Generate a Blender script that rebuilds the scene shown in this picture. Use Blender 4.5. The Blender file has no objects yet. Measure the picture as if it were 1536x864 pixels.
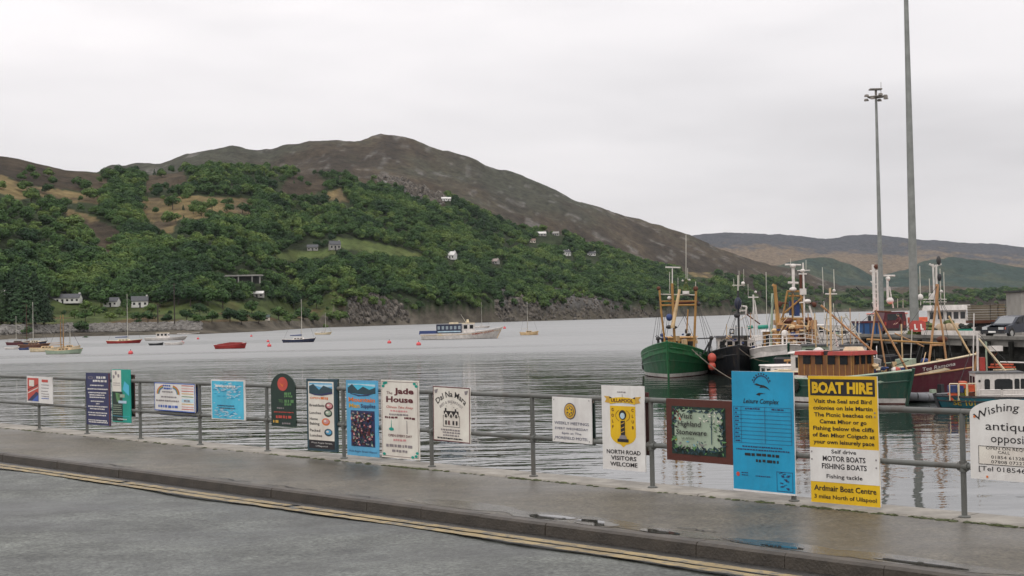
import bpy, math, random
import numpy as np
from mathutils import Vector, Matrix
random.seed(7)
RS = np.random.RandomState(11)
SC = bpy.context.scene
COL = SC.collection

# ------------------------------------------------------------------ camera
FPX = 2200.0                      # focal length in photo pixels (1536 wide)
CAMZ = 1.95
PITCH = math.atan(42 / FPX)
ROLL = math.radians(1.186)
WATER_Z = -3.05
Rv = Vector((1, 0, 0)); Fv = Vector((0, math.cos(PITCH), math.sin(PITCH))); Uv = Vector((0, -math.sin(PITCH), math.cos(PITCH)))
CX = math.cos(ROLL) * Rv - math.sin(ROLL) * Uv
CY = math.sin(ROLL) * Rv + math.cos(ROLL) * Uv
cam_d = bpy.data.cameras.new("camera"); cam = bpy.data.objects.new("camera", cam_d); COL.objects.link(cam)
m3 = Matrix((CX, CY, -Fv)).transposed()
cam.matrix_world = Matrix.Translation((0, 0, CAMZ)) @ m3.to_4x4()
cam_d.sensor_width = 36; cam_d.lens = FPX / 1536 * 36; cam_d.clip_start = 0.1; cam_d.clip_end = 40000
SC.camera = cam

def ray(px, py):
    return Fv + ((px - 768) / FPX) * CX + ((432 - py) / FPX) * CY
def PZ(px, py, z=0.0):            # where the sight line meets height z
    d = ray(px, py); t = (z - CAMZ) / d.z
    return Vector((d.x * t, d.y * t, z))
def PD(px, py, y):                # ... or the depth y
    d = ray(px, py); t = y / d.y
    return Vector((d.x * t, y, CAMZ + d.z * t))

# ------------------------------------------------------------------ sky, sun, exposure
SUN_EL, SUN_AZ = math.radians(48), math.radians(205)      # azimuth clockwise from +Y
W = bpy.data.worlds.new("World"); SC.world = W; W.use_nodes = True
nt = W.node_tree; nt.nodes.clear()
def N(t, **k):
    n = nt.nodes.new(t)
    for a, b in k.items(): setattr(n, a, b)
    return n
out = N('ShaderNodeOutputWorld'); bg = N('ShaderNodeBackground'); bg.inputs['Strength'].default_value = 0.10
sky = N('ShaderNodeTexSky', sky_type='NISHITA', sun_disc=False, sun_elevation=SUN_EL, sun_rotation=SUN_AZ, air_density=1.0, dust_density=3.0)
tc = N('ShaderNodeTexCoord'); mp = N('ShaderNodeMapping'); mp.inputs['Scale'].default_value = (1.3, 1.3, 5.5); mp.inputs['Location'].default_value = (1.3, 0.2, 0.55)
nz = N('ShaderNodeTexNoise'); nz.inputs['Scale'].default_value = 1.7; nz.inputs['Detail'].default_value = 4; nz.inputs['Roughness'].default_value = 0.5; nz.inputs['Distortion'].default_value = 0.25
rp = N('ShaderNodeValToRGB')
e = rp.color_ramp.elements; e[0].position = 0.30; e[0].color = (6.7, 6.45, 6.5, 1); e[1].position = 0.66; e[1].color = (9.6, 9.2, 9.2, 1)
em = rp.color_ramp.elements.new(0.47); em.color = (8.2, 7.9, 7.95, 1)
mx = N('ShaderNodeMix', data_type='RGBA'); mx.inputs['Factor'].default_value = 0.93
nt.links.new(tc.outputs['Generated'], mp.inputs['Vector']); nt.links.new(mp.outputs[0], nz.inputs['Vector']); nt.links.new(nz.outputs['Fac'], rp.inputs[0])
sx = N('ShaderNodeSeparateXYZ'); nt.links.new(tc.outputs['Generated'], sx.inputs[0])
el = N('ShaderNodeMapRange'); el.inputs[1].default_value = 0; el.inputs[2].default_value = 1; el.inputs[3].default_value = 0.94; el.inputs[4].default_value = 2.1; nt.links.new(sx.outputs['Z'], el.inputs[0])   # overcast sky: the zenith is brighter than the horizon
ov = N('ShaderNodeVectorMath', operation='SCALE'); nt.links.new(rp.outputs[0], ov.inputs[0]); nt.links.new(el.outputs[0], ov.inputs['Scale'])
nt.links.new(sky.outputs[0], mx.inputs[6]); nt.links.new(ov.outputs[0], mx.inputs[7]); nt.links.new(mx.outputs[2], bg.inputs['Color']); nt.links.new(bg.outputs[0], out.inputs['Surface'])
sl = bpy.data.lights.new("sun", 'SUN'); sun = bpy.data.objects.new("sun", sl); COL.objects.link(sun)
sl.energy = 0.7; sl.angle = math.radians(18); sl.color = (1, 0.96, 0.9)
sdir = Vector((math.sin(SUN_AZ) * math.cos(SUN_EL), math.cos(SUN_AZ) * math.cos(SUN_EL), math.sin(SUN_EL)))
sun.rotation_euler = sdir.to_track_quat('Z', 'Y').to_euler()
SC.view_settings.view_transform = 'Standard'; SC.view_settings.look = 'None'; SC.view_settings.exposure = 0.0; SC.view_settings.gamma = 1.0
SC.view_settings.use_curve_mapping = False
SC.cycles.use_denoising = True
SC.cycles.max_bounces = 8; SC.cycles.volume_bounces = 0; SC.cycles.caustics_reflective = False; SC.cycles.caustics_refractive = False

# ------------------------------------------------------------------ materials
MATS = {}
def lin(r, g, b, k=1.0):
    f = lambda c: (c / 12.92 if c <= 0.04045 else ((c + 0.055) / 1.055) ** 2.4)
    return (f(r / 255) * k, f(g / 255) * k, f(b / 255) * k)
def pm(name, col, rough=0.6, metal=0.0, var=0.18, scale=3.0, bump=0.0, bscale=None, spec=0.5, tint=None, stretch=None):
    if name in MATS: return MATS[name]
    m = bpy.data.materials.new(name); m.use_nodes = True; t = m.node_tree; b = t.nodes['Principled BSDF']
    b.inputs['Roughness'].default_value = rough; b.inputs['Metallic'].default_value = metal; b.inputs['Specular IOR Level'].default_value = spec
    if var > 0 or bump > 0:
        c = t.nodes.new('ShaderNodeTexCoord'); src = c.outputs['Object']
        if stretch:
            mpn = t.nodes.new('ShaderNodeMapping'); mpn.inputs['Scale'].default_value = stretch; t.links.new(src, mpn.inputs[0]); src = mpn.outputs[0]
        n = t.nodes.new('ShaderNodeTexNoise'); n.inputs['Scale'].default_value = scale; n.inputs['Detail'].default_value = 6; n.inputs['Roughness'].default_value = 0.65
        t.links.new(src, n.inputs['Vector'])
        r = t.nodes.new('ShaderNodeValToRGB'); lo = tint or tuple(x * (1 - var * 1.6) for x in col); hi = tuple(min(1, x * (1 + var)) for x in col)
        r.color_ramp.elements[0].position = 0.32; r.color_ramp.elements[1].position = 0.68
        r.color_ramp.elements[0].color = (*lo, 1); r.color_ramp.elements[1].color = (*hi, 1)
        t.links.new(n.outputs['Fac'], r.inputs[0]); t.links.new(r.outputs[0], b.inputs['Base Color'])
        if bump > 0:
            n2 = t.nodes.new('ShaderNodeTexNoise'); n2.inputs['Scale'].default_value = bscale or scale * 6; n2.inputs['Detail'].default_value = 4; t.links.new(src, n2.inputs['Vector'])
            bp = t.nodes.new('ShaderNodeBump'); bp.inputs['Strength'].default_value = bump; bp.inputs['Distance'].default_value = 0.02
            t.links.new(n2.outputs['Fac'], bp.inputs['Height']); t.links.new(bp.outputs[0], b.inputs['Normal'])
    else: b.inputs['Base Color'].default_value = (*col, 1)
    MATS[name] = m
    return m

def weathered(name, col, rough=.45, dirt=(.10, .075, .05), amount=.55):
    # painted metal or wood: blotchy fade plus grime and rust runs that hang down
    if name in MATS: return MATS[name]
    m = bpy.data.materials.new(name); m.use_nodes = True; t = m.node_tree; b = t.nodes['Principled BSDF']; c = t.nodes.new('ShaderNodeTexCoord')
    def nz_(sc, st, det, ro=.65):
        mp_ = t.nodes.new('ShaderNodeMapping'); mp_.inputs['Scale'].default_value = st; t.links.new(c.outputs['Object'], mp_.inputs[0]); n = t.nodes.new('ShaderNodeTexNoise'); n.inputs['Scale'].default_value = sc; n.inputs['Detail'].default_value = det; n.inputs['Roughness'].default_value = ro; t.links.new(mp_.outputs[0], n.inputs[0]); return n.outputs['Fac']
    def ramp(f, a, b_, ca, cb):
        r = t.nodes.new('ShaderNodeValToRGB'); e = r.color_ramp.elements; e[0].position = a; e[1].position = b_; e[0].color = (*ca, 1); e[1].color = (*cb, 1); t.links.new(f, r.inputs[0]); return r.outputs[0]
    fade = ramp(nz_(1.3, (1, 1, 1), 6), .3, .7, tuple(x * .72 for x in col), tuple(min(.85, x * 1.14) for x in col))
    run = ramp(nz_(2.6, (1.6, 1.6, .22), 5, .7), .52, .74, (0, 0, 0), (amount,) * 3); spot = ramp(nz_(7, (1, 1, 1), 4), .58, .74, (0, 0, 0), (amount,) * 3)
    a = t.nodes.new('ShaderNodeMix'); a.data_type = 'RGBA'; t.links.new(run, a.inputs['Factor']); t.links.new(fade, a.inputs[6]); a.inputs[7].default_value = (*dirt, 1)
    d = t.nodes.new('ShaderNodeMix'); d.data_type = 'RGBA'; t.links.new(spot, d.inputs['Factor']); t.links.new(a.outputs[2], d.inputs[6]); d.inputs[7].default_value = (*(x * .6 + y * .4 for x, y in zip(dirt, col)), 1)
    t.links.new(d.outputs[2], b.inputs['Base Color']); b.inputs['Roughness'].default_value = rough
    n = t.nodes.new('ShaderNodeBump'); n.inputs['Strength'].default_value = .15; n.inputs['Distance'].default_value = .02; t.links.new(nz_(5, (1, 1, 1), 4), n.inputs['Height']); t.links.new(n.outputs[0], b.inputs['Normal'])
    MATS[name] = m; return m

# ------------------------------------------------------------------ mesh builder
class MB:
    def __init__(s): s.v = []; s.f = []; s.m = []
    def add(s, vs, fs, mi=0):
        o = len(s.v); s.v += [tuple(v) for v in vs]; s.f += [tuple(i + o for i in f) for f in fs]; s.m += [mi] * len(fs); return s
    def box(s, c, d, rz=0.0, mi=0, taper=1.0):
        ca, sa = math.cos(rz), math.sin(rz); vs = []
        for z in (-1, 1):
            k = taper if z > 0 else 1.0
            for x, y in ((-1, -1), (1, -1), (1, 1), (-1, 1)):
                X, Y = x * d[0] / 2 * k, y * d[1] / 2 * k
                vs.append((c[0] + X * ca - Y * sa, c[1] + X * sa + Y * ca, c[2] + z * d[2] / 2))
        return s.add(vs, [(0, 3, 2, 1), (4, 5, 6, 7), (0, 1, 5, 4), (1, 2, 6, 5), (2, 3, 7, 6), (3, 0, 4, 7)], mi)
    def box2(s, a, b, mi=0):
        return s.box([(a[i] + b[i]) / 2 for i in range(3)], [abs(b[i] - a[i]) for i in range(3)], 0, mi)
    def tube(s, p, q, r, r2=None, n=6, mi=0):
        p, q = Vector(p), Vector(q); d = q - p
        if d.length < 1e-6: return s
        d.normalize(); a = d.orthogonal().normalized(); b = d.cross(a); r2 = r if r2 is None else r2; vs = []
        for c, rr in ((p, r), (q, r2)):
            for i in range(n):
                t = 2 * math.pi * i / n; vs.append(c + a * (rr * math.cos(t)) + b * (rr * math.sin(t)))
        fs = [(i, (i + 1) % n, n + (i + 1) % n, n + i) for i in range(n)] + [tuple(range(3 * n - 1, 2 * n - 1, -1)), tuple(range(3 * n, 4 * n))]
        return s.add(vs + vs, fs, mi)
    def path(s, pts, r, n=5, mi=0):
        for a, b in zip(pts[:-1], pts[1:]): s.tube(a, b, r, r, n, mi)
        return s
    def lathe(s, c, prof, n=10, mi=0):
        vs = [(c[0] + r * math.cos(2 * math.pi * i / n), c[1] + r * math.sin(2 * math.pi * i / n), c[2] + z) for r, z in prof for i in range(n)]
        fs = [(k * n + i, k * n + (i + 1) % n, (k + 1) * n + (i + 1) % n, (k + 1) * n + i) for k in range(len(prof) - 1) for i in range(n)]
        fs += [tuple(range(n - 1, -1, -1)), tuple(range((len(prof) - 1) * n, len(prof) * n))]
        return s.add(vs, fs, mi)
    def ball(s, c, r, n=8, mi=0, sz=1.0):
        k = max(4, n // 2 + 1)
        return s.lathe(c, [(max(0.001, r * math.sin(math.pi * j / k)), -r * sz * math.cos(math.pi * j / k)) for j in range(k + 1)], n, mi)
    def rock(s, c, r, rnd, mi=0, squash=0.7):
        g = (1 + 5 ** .5) / 2; vs = []
        for v in ((-1, g, 0), (1, g, 0), (-1, -g, 0), (1, -g, 0), (0, -1, g), (0, 1, g), (0, -1, -g), (0, 1, -g), (g, 0, -1), (g, 0, 1), (-g, 0, -1), (-g, 0, 1)):
            k = r * (0.6 + 0.55 * rnd.random()) / 1.9; vs.append((c[0] + v[0] * k, c[1] + v[1] * k, c[2] + v[2] * k * squash))
        fs = [(0, 11, 5), (0, 5, 1), (0, 1, 7), (0, 7, 10), (0, 10, 11), (1, 5, 9), (5, 11, 4), (11, 10, 2), (10, 7, 6), (7, 1, 8), (3, 9, 4), (3, 4, 2), (3, 2, 6), (3, 6, 8), (3, 8, 9), (4, 9, 5), (2, 4, 11), (6, 2, 10), (8, 6, 7), (9, 8, 1)]
        return s.add(vs, fs, mi)
    def prism(s, poly, o, ax, ay, az, h, mi=0):   # poly in plane (ax, ay) at o, extruded h along az
        o, ax, ay, az = Vector(o), Vector(ax), Vector(ay), Vector(az); n = len(poly)
        a = [o + ax * x + ay * y for x, y in poly]; b = [p + az * h for p in a]
        fs = [(i, (i + 1) % n, n + (i + 1) % n, n + i) for i in range(n)] + [tuple(range(n - 1, -1, -1)), tuple(range(n, 2 * n))]
        return s.add(a + b, fs, mi)
    def build(s, name, mats, parent=None, world=False, smooth=False, fix=True):
        me = bpy.data.meshes.new(name)
        vs = s.v
        if parent is not None and world:
            inv = parent_matrix(parent).inverted(); vs = [tuple(inv @ Vector(v)) for v in s.v]
        me.from_pydata(vs, [], s.f)
        if not isinstance(mats, (list, tuple)): mats = [mats]
        for m in mats: me.materials.append(m)
        if len(mats) > 1: me.polygons.foreach_set('material_index', s.m)
        if smooth: me.polygons.foreach_set('use_smooth', [True] * len(s.f))
        me.update()
        o = bpy.data.objects.new(name, me); COL.objects.link(o)
        if parent is not None: o.parent = parent
        return o
def parent_matrix(o):
    m = Matrix.LocRotScale(o.location, o.rotation_euler, o.scale)
    return parent_matrix(o.parent) @ m if o.parent else m
def tag(o, label=None, cat=None, group=None, kind=None):
    for k, v in (('label', label), ('category', cat), ('group', group), ('kind', kind)):
        if v: o[k] = v
    return o
def thing(name, label, cat, loc=(0, 0, 0), rz=0.0, group=None):
    o = bpy.data.objects.new(name, None); COL.objects.link(o); o.empty_display_size = 0.2
    o.location = loc; o.rotation_euler = (0, 0, rz)
    return tag(o, label, cat, group)
def struct(o): o['kind'] = 'structure'; return o
def copy_tree(o, parent=None):
    c = o.copy(); COL.objects.link(c)
    if parent is not None: c.parent = parent
    for ch in list(o.children): copy_tree(ch, c)
    return c
# numpy value noise
_perm = RS.rand(256, 256)
def vnoise(x, y):
    xi = np.floor(x).astype(int); yi = np.floor(y).astype(int); fx = x - xi; fy = y - yi
    fx = fx * fx * (3 - 2 * fx); fy = fy * fy * (3 - 2 * fy)
    g = lambda a, b: _perm[a & 255, b & 255]
    return (g(xi, yi) * (1 - fx) + g(xi + 1, yi) * fx) * (1 - fy) + (g(xi, yi + 1) * (1 - fx) + g(xi + 1, yi + 1) * fx) * fy
def fbm(x, y, o=5, gain=0.5):
    s = 0; a = 1; t = 0
    for i in range(o): s = s + a * vnoise(x * 2 ** i + 17 * i, y * 2 ** i + 31 * i); t += a; a *= gain
    return s / t * 2 - 1
# ------------------------------------------------------------------ water
def water_material():
    m = bpy.data.materials.new("sea_water"); m.use_nodes = True; t = m.node_tree; b = t.nodes['Principled BSDF']
    b.inputs['Base Color'].default_value = (0.022, 0.028, 0.024, 1); b.inputs['Roughness'].default_value = 0.04; b.inputs['IOR'].default_value = 2.45
    b.inputs['Specular IOR Level'].default_value = 1.0
    g = t.nodes.new('ShaderNodeNewGeometry')
    def layer(sc, st, rot, det, dist):
        mp = t.nodes.new('ShaderNodeMapping'); mp.inputs['Scale'].default_value = st; mp.inputs['Rotation'].default_value = (0, 0, math.radians(rot)); t.links.new(g.outputs['Position'], mp.inputs[0])
        n = t.nodes.new('ShaderNodeTexNoise'); n.inputs['Scale'].default_value = sc; n.inputs['Detail'].default_value = det; n.inputs['Roughness'].default_value = 0.55; n.inputs['Distortion'].default_value = dist
        t.links.new(mp.outputs[0], n.inputs['Vector']); return n.outputs['Fac']
    a = layer(0.165, (0.5, 1.35, 1), 9, 3, 0.5); a2 = layer(0.62, (0.55, 1.3, 1), -6, 2, 0.3); c = layer(0.10, (0.7, 1.2, 1), -20, 2, 0.2); d = layer(1.9, (0.8, 1.2, 1), 4, 2, 0.0)
    calm = layer(0.03, (0.5, 1.0, 1), 10, 2, 0.5)
    def math_(op, x, y):
        n = t.nodes.new('ShaderNodeMath'); n.operation = op
        for i, v in enumerate((x, y)):
            if isinstance(v, float): n.inputs[i].default_value = v
            else: t.links.new(v, n.inputs[i])
        return n.outputs[0]
    def mrange(src, a0, a1, b0, b1):
        n = t.nodes.new('ShaderNodeMapRange'); n.interpolation_type = 'SMOOTHSTEP'
        for i, v in zip((1, 2, 3, 4), (a0, a1, b0, b1)): n.inputs[i].default_value = v
        t.links.new(src, n.inputs[0]); return n.outputs[0]
    sp = t.nodes.new('ShaderNodeSeparateXYZ'); t.links.new(g.outputs['Position'], sp.inputs[0])
    h = math_('ADD', math_('ADD', math_('MULTIPLY', a, 0.85), math_('MULTIPLY', c, 0.45)), math_('ADD', math_('MULTIPLY', d, 0.07), math_('MULTIPLY', a2, 0.30)))
    # sheltered by the pier on the right (x > 0, near), open water with wind chop further out
    open_ = math_('MAXIMUM', mrange(sp.outputs['Y'], 70.0, 230.0, 0.0, 1.0), mrange(sp.outputs['X'], 6.0, -8.0, 0.0, 1.0))
    far_ = mrange(sp.outputs['Y'], 110.0, 260.0, 1.0, 0.5)
    st = math_('MULTIPLY', math_('MULTIPLY', far_, mrange(open_, 0.0, 1.0, 0.05, 0.85)), mrange(calm, 0.35, 0.65, 0.6, 1.0))
    bp = t.nodes.new('ShaderNodeBump'); bp.inputs['Distance'].default_value = 1.7
    t.links.new(st, bp.inputs['Strength']); t.links.new(h, bp.inputs['Height']); t.links.new(bp.outputs[0], b.inputs['Normal'])
    t.links.new(math_('MULTIPLY', mrange(sp.outputs['Y'], 85.0, 280.0, 0.025, 0.40), mrange(layer(0.012, (0.35, 1.6, 1), 8, 4, 0.6), 0.38, 0.62, 0.72, 1.12)), b.inputs['Roughness'])   # ripples too fine to build
    return m
mb = MB(); mb.add([(-9000, 8, WATER_Z), (9000, 8, WATER_Z), (9000, 11000, WATER_Z), (-9000, 11000, WATER_Z)], [(0, 1, 2, 3)])
sea = struct(mb.build("sea_water", water_material()))
tag(sea, "grey rippled loch water reaching to the far shore")

# ------------------------------------------------------------------ hills
PXC = np.arange(-700, 2251, 4.0); UC = (PXC - 768) / FPX
YR = np.concatenate([np.geomspace(470, 9800, 330)])
def cv(pts): a = np.array(pts, float); return np.interp(PXC, a[:, 0], a[:, 1])
def zpix(py, Y):                          # height that shows at photo row py at depth Y
    dz = Fv.z + ((PXC - 768) / FPX) * CX.z + ((432 - py) / FPX) * CY.z
    dy = Fv.y + ((PXC - 768) / FPX) * CX.y + ((432 - py) / FPX) * CY.y
    return CAMZ + Y * dz / dy
Y0 = cv([(-700, 480), (-200, 520), (0, 560), (100, 630), (250, 640), (300, 620), (400, 720), (480, 960), (600, 1100), (700, 1210), (800, 1340), (900, 1450), (1000, 1750), (1090, 2000), (1150, 2400), (1250, 2600), (1400, 2500), (1536, 2500), (2250, 2200)])
left = np.clip((500 - PXC) / 60, 0, 1)    # 1 on the flat foreshore, 0 along the cliffs
Y1 = Y0 + 8 + 28 * left; z1 = -1.6 + 1.4 * (1 - left) + 0.3 * left
Y2 = Y1 + 8 + 6 * left; z2 = z1 + 3.2 * left + 5.0 * (1 - left) * np.clip(1.2 - (PXC - 1000) / 300, 0.25, 1)
Y3 = Y2 + 14 + 110 * left
z3 = z2 + 6.0 * left + 11 * (1 - left) * np.clip(1.2 - (PXC - 1000) / 300, 0.1, 1)
yr = cv([(-700, 210), (-200, 222), (0, 232), (30, 237), (60, 245), (100, 255), (150, 258), (215, 264), (250, 259), (300, 254), (400, 254), (450, 256), (520, 262), (560, 265), (600, 272), (640, 285), (660, 291), (700, 308), (740, 328), (790, 347), (830, 356), (880, 375), (950, 396), (1000, 404), (1060, 406), (1100, 410), (1150, 419), (1200, 427), (1260, 437), (1320, 439), (1400, 437), (1536, 432), (2250, 425)])
Yr_ = cv([(-700, 1250), (0, 1350), (300, 1550), (560, 1750), (700, 1850), (900, 2050), (1100, 2500), (1200, 2900), (1300, 3100), (1400, 3000), (1536, 2950), (2250, 2900)])
zr = zpix(yr, Yr_)
Ym = Y3 + (Yr_ - Y3) * 0.5; zm = z3 + (zr - z3) * 0.50
Yd = Yr_ * 1.18; zd = zr * 0.72
ymt = cv([(-700, 300), (100, 285), (150, 258), (165, 250), (205, 243), (245, 240), (262, 230), (285, 222), (310, 217), (350, 214), (372, 216), (410, 221), (430, 214), (470, 208), (500, 207), (545, 210), (575, 204), (600, 206), (625, 211), (650, 221), (720, 236), (740, 246), (780, 258), (830, 275), (880, 296), (930, 317), (1000, 340), (1040, 355), (1075, 372), (1110, 387), (1150, 398), (1180, 405), (1210, 412), (1260, 432), (2250, 440)])
Ymt = cv([(-700, 2600), (300, 2900), (800, 3300), (1100, 3700), (1250, 3900), (2250, 3900)]); zmt = zpix(ymt, Ymt)
Ymd = Ymt * 1.08; zmd = np.minimum(zmt * 0.8, 250)
yg = cv([(-700, 470), (1050, 440), (1120, 412), (1150, 402), (1180, 394), (1215, 388), (1250, 391), (1290, 402), (1315, 416), (1350, 404), (1385, 391), (1430, 387), (1480, 393), (1536, 404), (1700, 402), (2250, 410)])
Yg = cv([(-700, 4700), (1200, 4700), (1315, 4900), (1430, 5200), (2250, 5200)]); zg = zpix(yg, Yg)
Ygd = Yg * 1.07; zgd = zg * 0.8
yt = cv([(-700, 440), (1000, 400), (1040, 372), (1100, 372), (1200, 382), (1260, 388), (1340, 390), (1400, 384), (1536, 392), (2250, 395)])
Yt = Yg * 1.25; zt = np.maximum(zpix(yt, Yt), zgd)
yf = cv([(-700, 380), (900, 380), (1000, 362), (1035, 354), (1060, 351), (1094, 349), (1140, 351), (1195, 354), (1241, 358), (1275, 354), (1300, 351), (1330, 350), (1352, 353), (1412, 361), (1488, 366), (1536, 369), (1700, 372), (2250, 380)])
Yf = np.full_like(PXC, 7800.0); zf = zpix(yf, Yf)
Yl = np.full_like(PXC, 9800.0); zl = zf * 0.6
KY = np.stack([np.full_like(PXC, 400), Y0 - 30, Y0, Y1, Y2, Y3, Ym, Yr_, Yd, Ymt, Ymd, Yg, Ygd, Yt, Yf, Yl]); KZ = np.stack([np.full_like(PXC, -9), np.full_like(PXC, -6.5), np.full_like(PXC, WATER_Z - 0.05), z1, z2, z3, zm, zr, zd, zmt, zmd, zg, zgd, zt, zf, zl])
Z = np.stack([np.interp(YR, KY[:, j], KZ[:, j]) for j in range(len(PXC))], 1)      # rows, cols
ker = np.array([1, 3, 4, 3, 1.]); ker /= ker.sum()
Zs = sum(k * np.roll(Z, i - 2, 0) for i, k in enumerate(ker)); Zs[:3] = Z[:3]; Zs[-3:] = Z[-3:]
inland = np.clip((YR[:, None] - Y3[None] - 30) / 150, 0, 1); Z = Z * (1 - inland) + Zs * inland
XX = YR[:, None] * UC[None]; YY = np.repeat(YR[:, None], len(PXC), 1)
bigx = fbm(XX / 260, YY / 260, 5); ridged = 1 - np.abs(fbm(XX / 420 + 9, YY / 420 + 3, 6, 0.55)) * 2
amp = np.clip((YY - Y3[None] - 40) / 500, 0, 1) * np.clip(YY / 1400, 0.5, 2.0)
crag = 1 - np.abs(fbm(XX / 150 + 3, YY / 300 + 7, 5, 0.6)) * 2
Z = Z + amp * (6.5 * bigx + 6.0 * ridged - 3 + 3.2 * (crag - .5) * np.clip((YY - Yr_[None]) / 300, 0, 1)) * (Z > -3)
Z = Z + np.clip((Z + 3.0) / 2, 0, 1) * 0.5 * fbm(XX / 14, YY / 30, 3)
# photo position of every terrain vertex, for placing land cover
dx = XX; dyv = YY; dz_ = Z - CAMZ
cF = dyv * Fv.y + dz_ * Fv.z; PXG = 768 + FPX * (dx * CX.x + dyv * CX.y + dz_ * CX.z) / cF; PYG = 432 - FPX * (dx * CY.x + dyv * CY.y + dz_ * CY.z) / cF
def inpoly(px, py, poly):
    r = np.zeros(px.shape, bool); n = len(poly)
    for i in range(n):
        x1, y1 = poly[i]; x2, y2 = poly[(i + 1) % n]
        if y1 == y2: continue
        c = ((y1 > py) != (y2 > py)) & (px < (x2 - x1) * (py - y1) / (y2 - y1) + x1); r ^= c
    return r
P_HEATH = [[(-700, 200), (0, 228), (69, 244), (150, 262), (168, 278), (135, 288), (80, 282), (39, 276), (0, 262), (-700, 250)], [(92, 315), (150, 332), (192, 352), (190, 362), (165, 368), (168, 388), (140, 380), (150, 360), (110, 335)],
           [(416, 292), (436, 262), (455, 255), (478, 262), (492, 280), (470, 293)], [(520, 258), (560, 262), (640, 282), (668, 292), (668, 312), (640, 306), (590, 284), (540, 272)], [(215, 262), (275, 256), (282, 276), (215, 290)], [(60, 398), (85, 398), (80, 412), (62, 412)]]
P_TAN = [[(-700, 255), (0, 262), (40, 278), (90, 284), (158, 296), (156, 306), (110, 303), (60, 294), (30, 300), (0, 290), (-700, 300)], [(209, 296), (300, 294), (381, 298), (378, 322), (340, 320), (307, 328), (268, 328), (258, 350), (243, 352), (232, 338), (216, 326)], [(478, 297), (495, 288), (510, 281), (524, 304)],
         [(90, 312), (120, 318), (150, 330), (140, 334), (100, 322)], [(1010, 395), (1050, 398), (1075, 418), (1040, 415)]]
P_FIELD = [[(398, 392), (418, 378), (500, 374), (507, 384), (450, 391)], [(500, 356), (535, 359), (600, 372), (636, 384), (640, 389), (560, 380), (512, 372)]]
P_ROCK = [[(518, 486), (524, 452), (560, 444), (600, 458), (618, 484)], [(742, 484), (744, 426), (770, 424), (802, 432), (815, 482)], [(815, 482), (822, 432), (870, 432), (905, 446), (960, 464), (985, 478)]]
P_CREST = [[(558, 264), (600, 268), (640, 282), (668, 292), (664, 308), (640, 304), (600, 286), (570, 274)]]
def anyp(ps, px=None, py=None):
    r = np.zeros((PXG if px is None else px).shape, bool)
    for p in ps: r |= inpoly(PXG if px is None else px, PYG if py is None else py, p)
    return r
front = (YY < Yr_[None] * 1.03)
n1 = fbm(XX / 60, YY / 120, 5); n2 = fbm(XX / 17 + 5, YY / 50, 4); n3 = fbm(XX / 300 + 50, YY / 500, 5)
def C(*c): return np.array(c)
def mixc(a, b, t): return a * (1 - t[..., None]) + b * t[..., None]
WOOD = C(0.030, 0.042, 0.018); HEATH = C(0.038, 0.030, 0.021); HEATH2 = C(0.076, 0.058, 0.037); TAN = C(0.165, 0.125, 0.058); FIELD = C(0.085, 0.115, 0.036); ROCK = C(0.21, 0.20, 0.185); GREEN = C(0.048, 0.068, 0.026)
shape = XX.shape + (3,)
cl = np.broadcast_to(WOOD, shape).copy()
t = np.clip(n1 * 1.2 + 0.5 + n2 * 0.5, 0, 1)
mt = mixc(np.broadcast_to(HEATH, shape), np.broadcast_to(HEATH2, shape), t); mt = mixc(mt, np.broadcast_to(C(0.050, 0.053, 0.037), shape), np.clip(n3 * 2.6 + n1 * .8 + 0.2, 0, 0.85))
mt = mixc(mt, np.broadcast_to(ROCK * 0.75, shape), np.clip(n2 * 3.4 - 1.0, 0, 0.6))
isfar = (~front)
cl[isfar] = mt[isfar]
green_far = isfar & (YY > Ymd[None] * 1.0) & (YY < Ygd[None])
gf = mixc(np.broadcast_to(C(0.027, 0.048, 0.040), shape), np.broadcast_to(C(0.052, 0.066, 0.045), shape), np.clip(n1 * 2.6 + n2 * 1.2 + 0.15 + n3, 0, 1))
cl[green_far] = gf[green_far]
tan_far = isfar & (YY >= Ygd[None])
tf = mixc(np.broadcast_to(C(0.150, 0.115, 0.080), shape), np.broadcast_to(C(0.058, 0.062, 0.070), shape), np.clip((YY - Yt[None]) / 500 + n1 * 1.6 + n2 * .8 + n3 * 1.4, 0, 1))  # far ridge top: blue of the haze mixed into the heather colour
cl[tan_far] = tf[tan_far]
hm = front & anyp(P_HEATH); cl[hm] = mixc(np.broadcast_to(HEATH, shape), np.broadcast_to(HEATH2, shape), t)[hm]
tm = front & anyp(P_TAN); cl[tm] = mixc(np.broadcast_to(TAN, shape), np.broadcast_to(HEATH2 * 1.1, shape), np.clip(n2 * 2 + 0.2, 0, 1))[tm]
low = front & (PXG > 1080) & (YY > Y3[None]); cl[low] = mixc(np.broadcast_to(HEATH * 0.9, shape), np.broadcast_to(GREEN, shape), np.clip(n1 * 2.5 + 0.5, 0, 1))[low]
fm = front & anyp(P_FIELD); cl[fm] = mixc(np.broadcast_to(FIELD, shape), np.broadcast_to(FIELD * C(1.25, 1.0, 0.9), shape), t)[fm]
rk = front & (anyp(P_ROCK) | anyp(P_CREST)); cl[rk] = mixc(np.broadcast_to(ROCK * 0.45, shape), np.broadcast_to(ROCK * 0.9, shape), np.clip(n2 * 2.5 + 0.3, 0, 1))[rk]
beach = front & (YY < Y2[None] + 4); cl[beach] = mixc(np.broadcast_to(C(0.13, 0.115, 0.09), shape), np.broadcast_to(C(0.075, 0.065, 0.048), shape), np.clip(n2 + 0.5, 0, 1))[beach]
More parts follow.
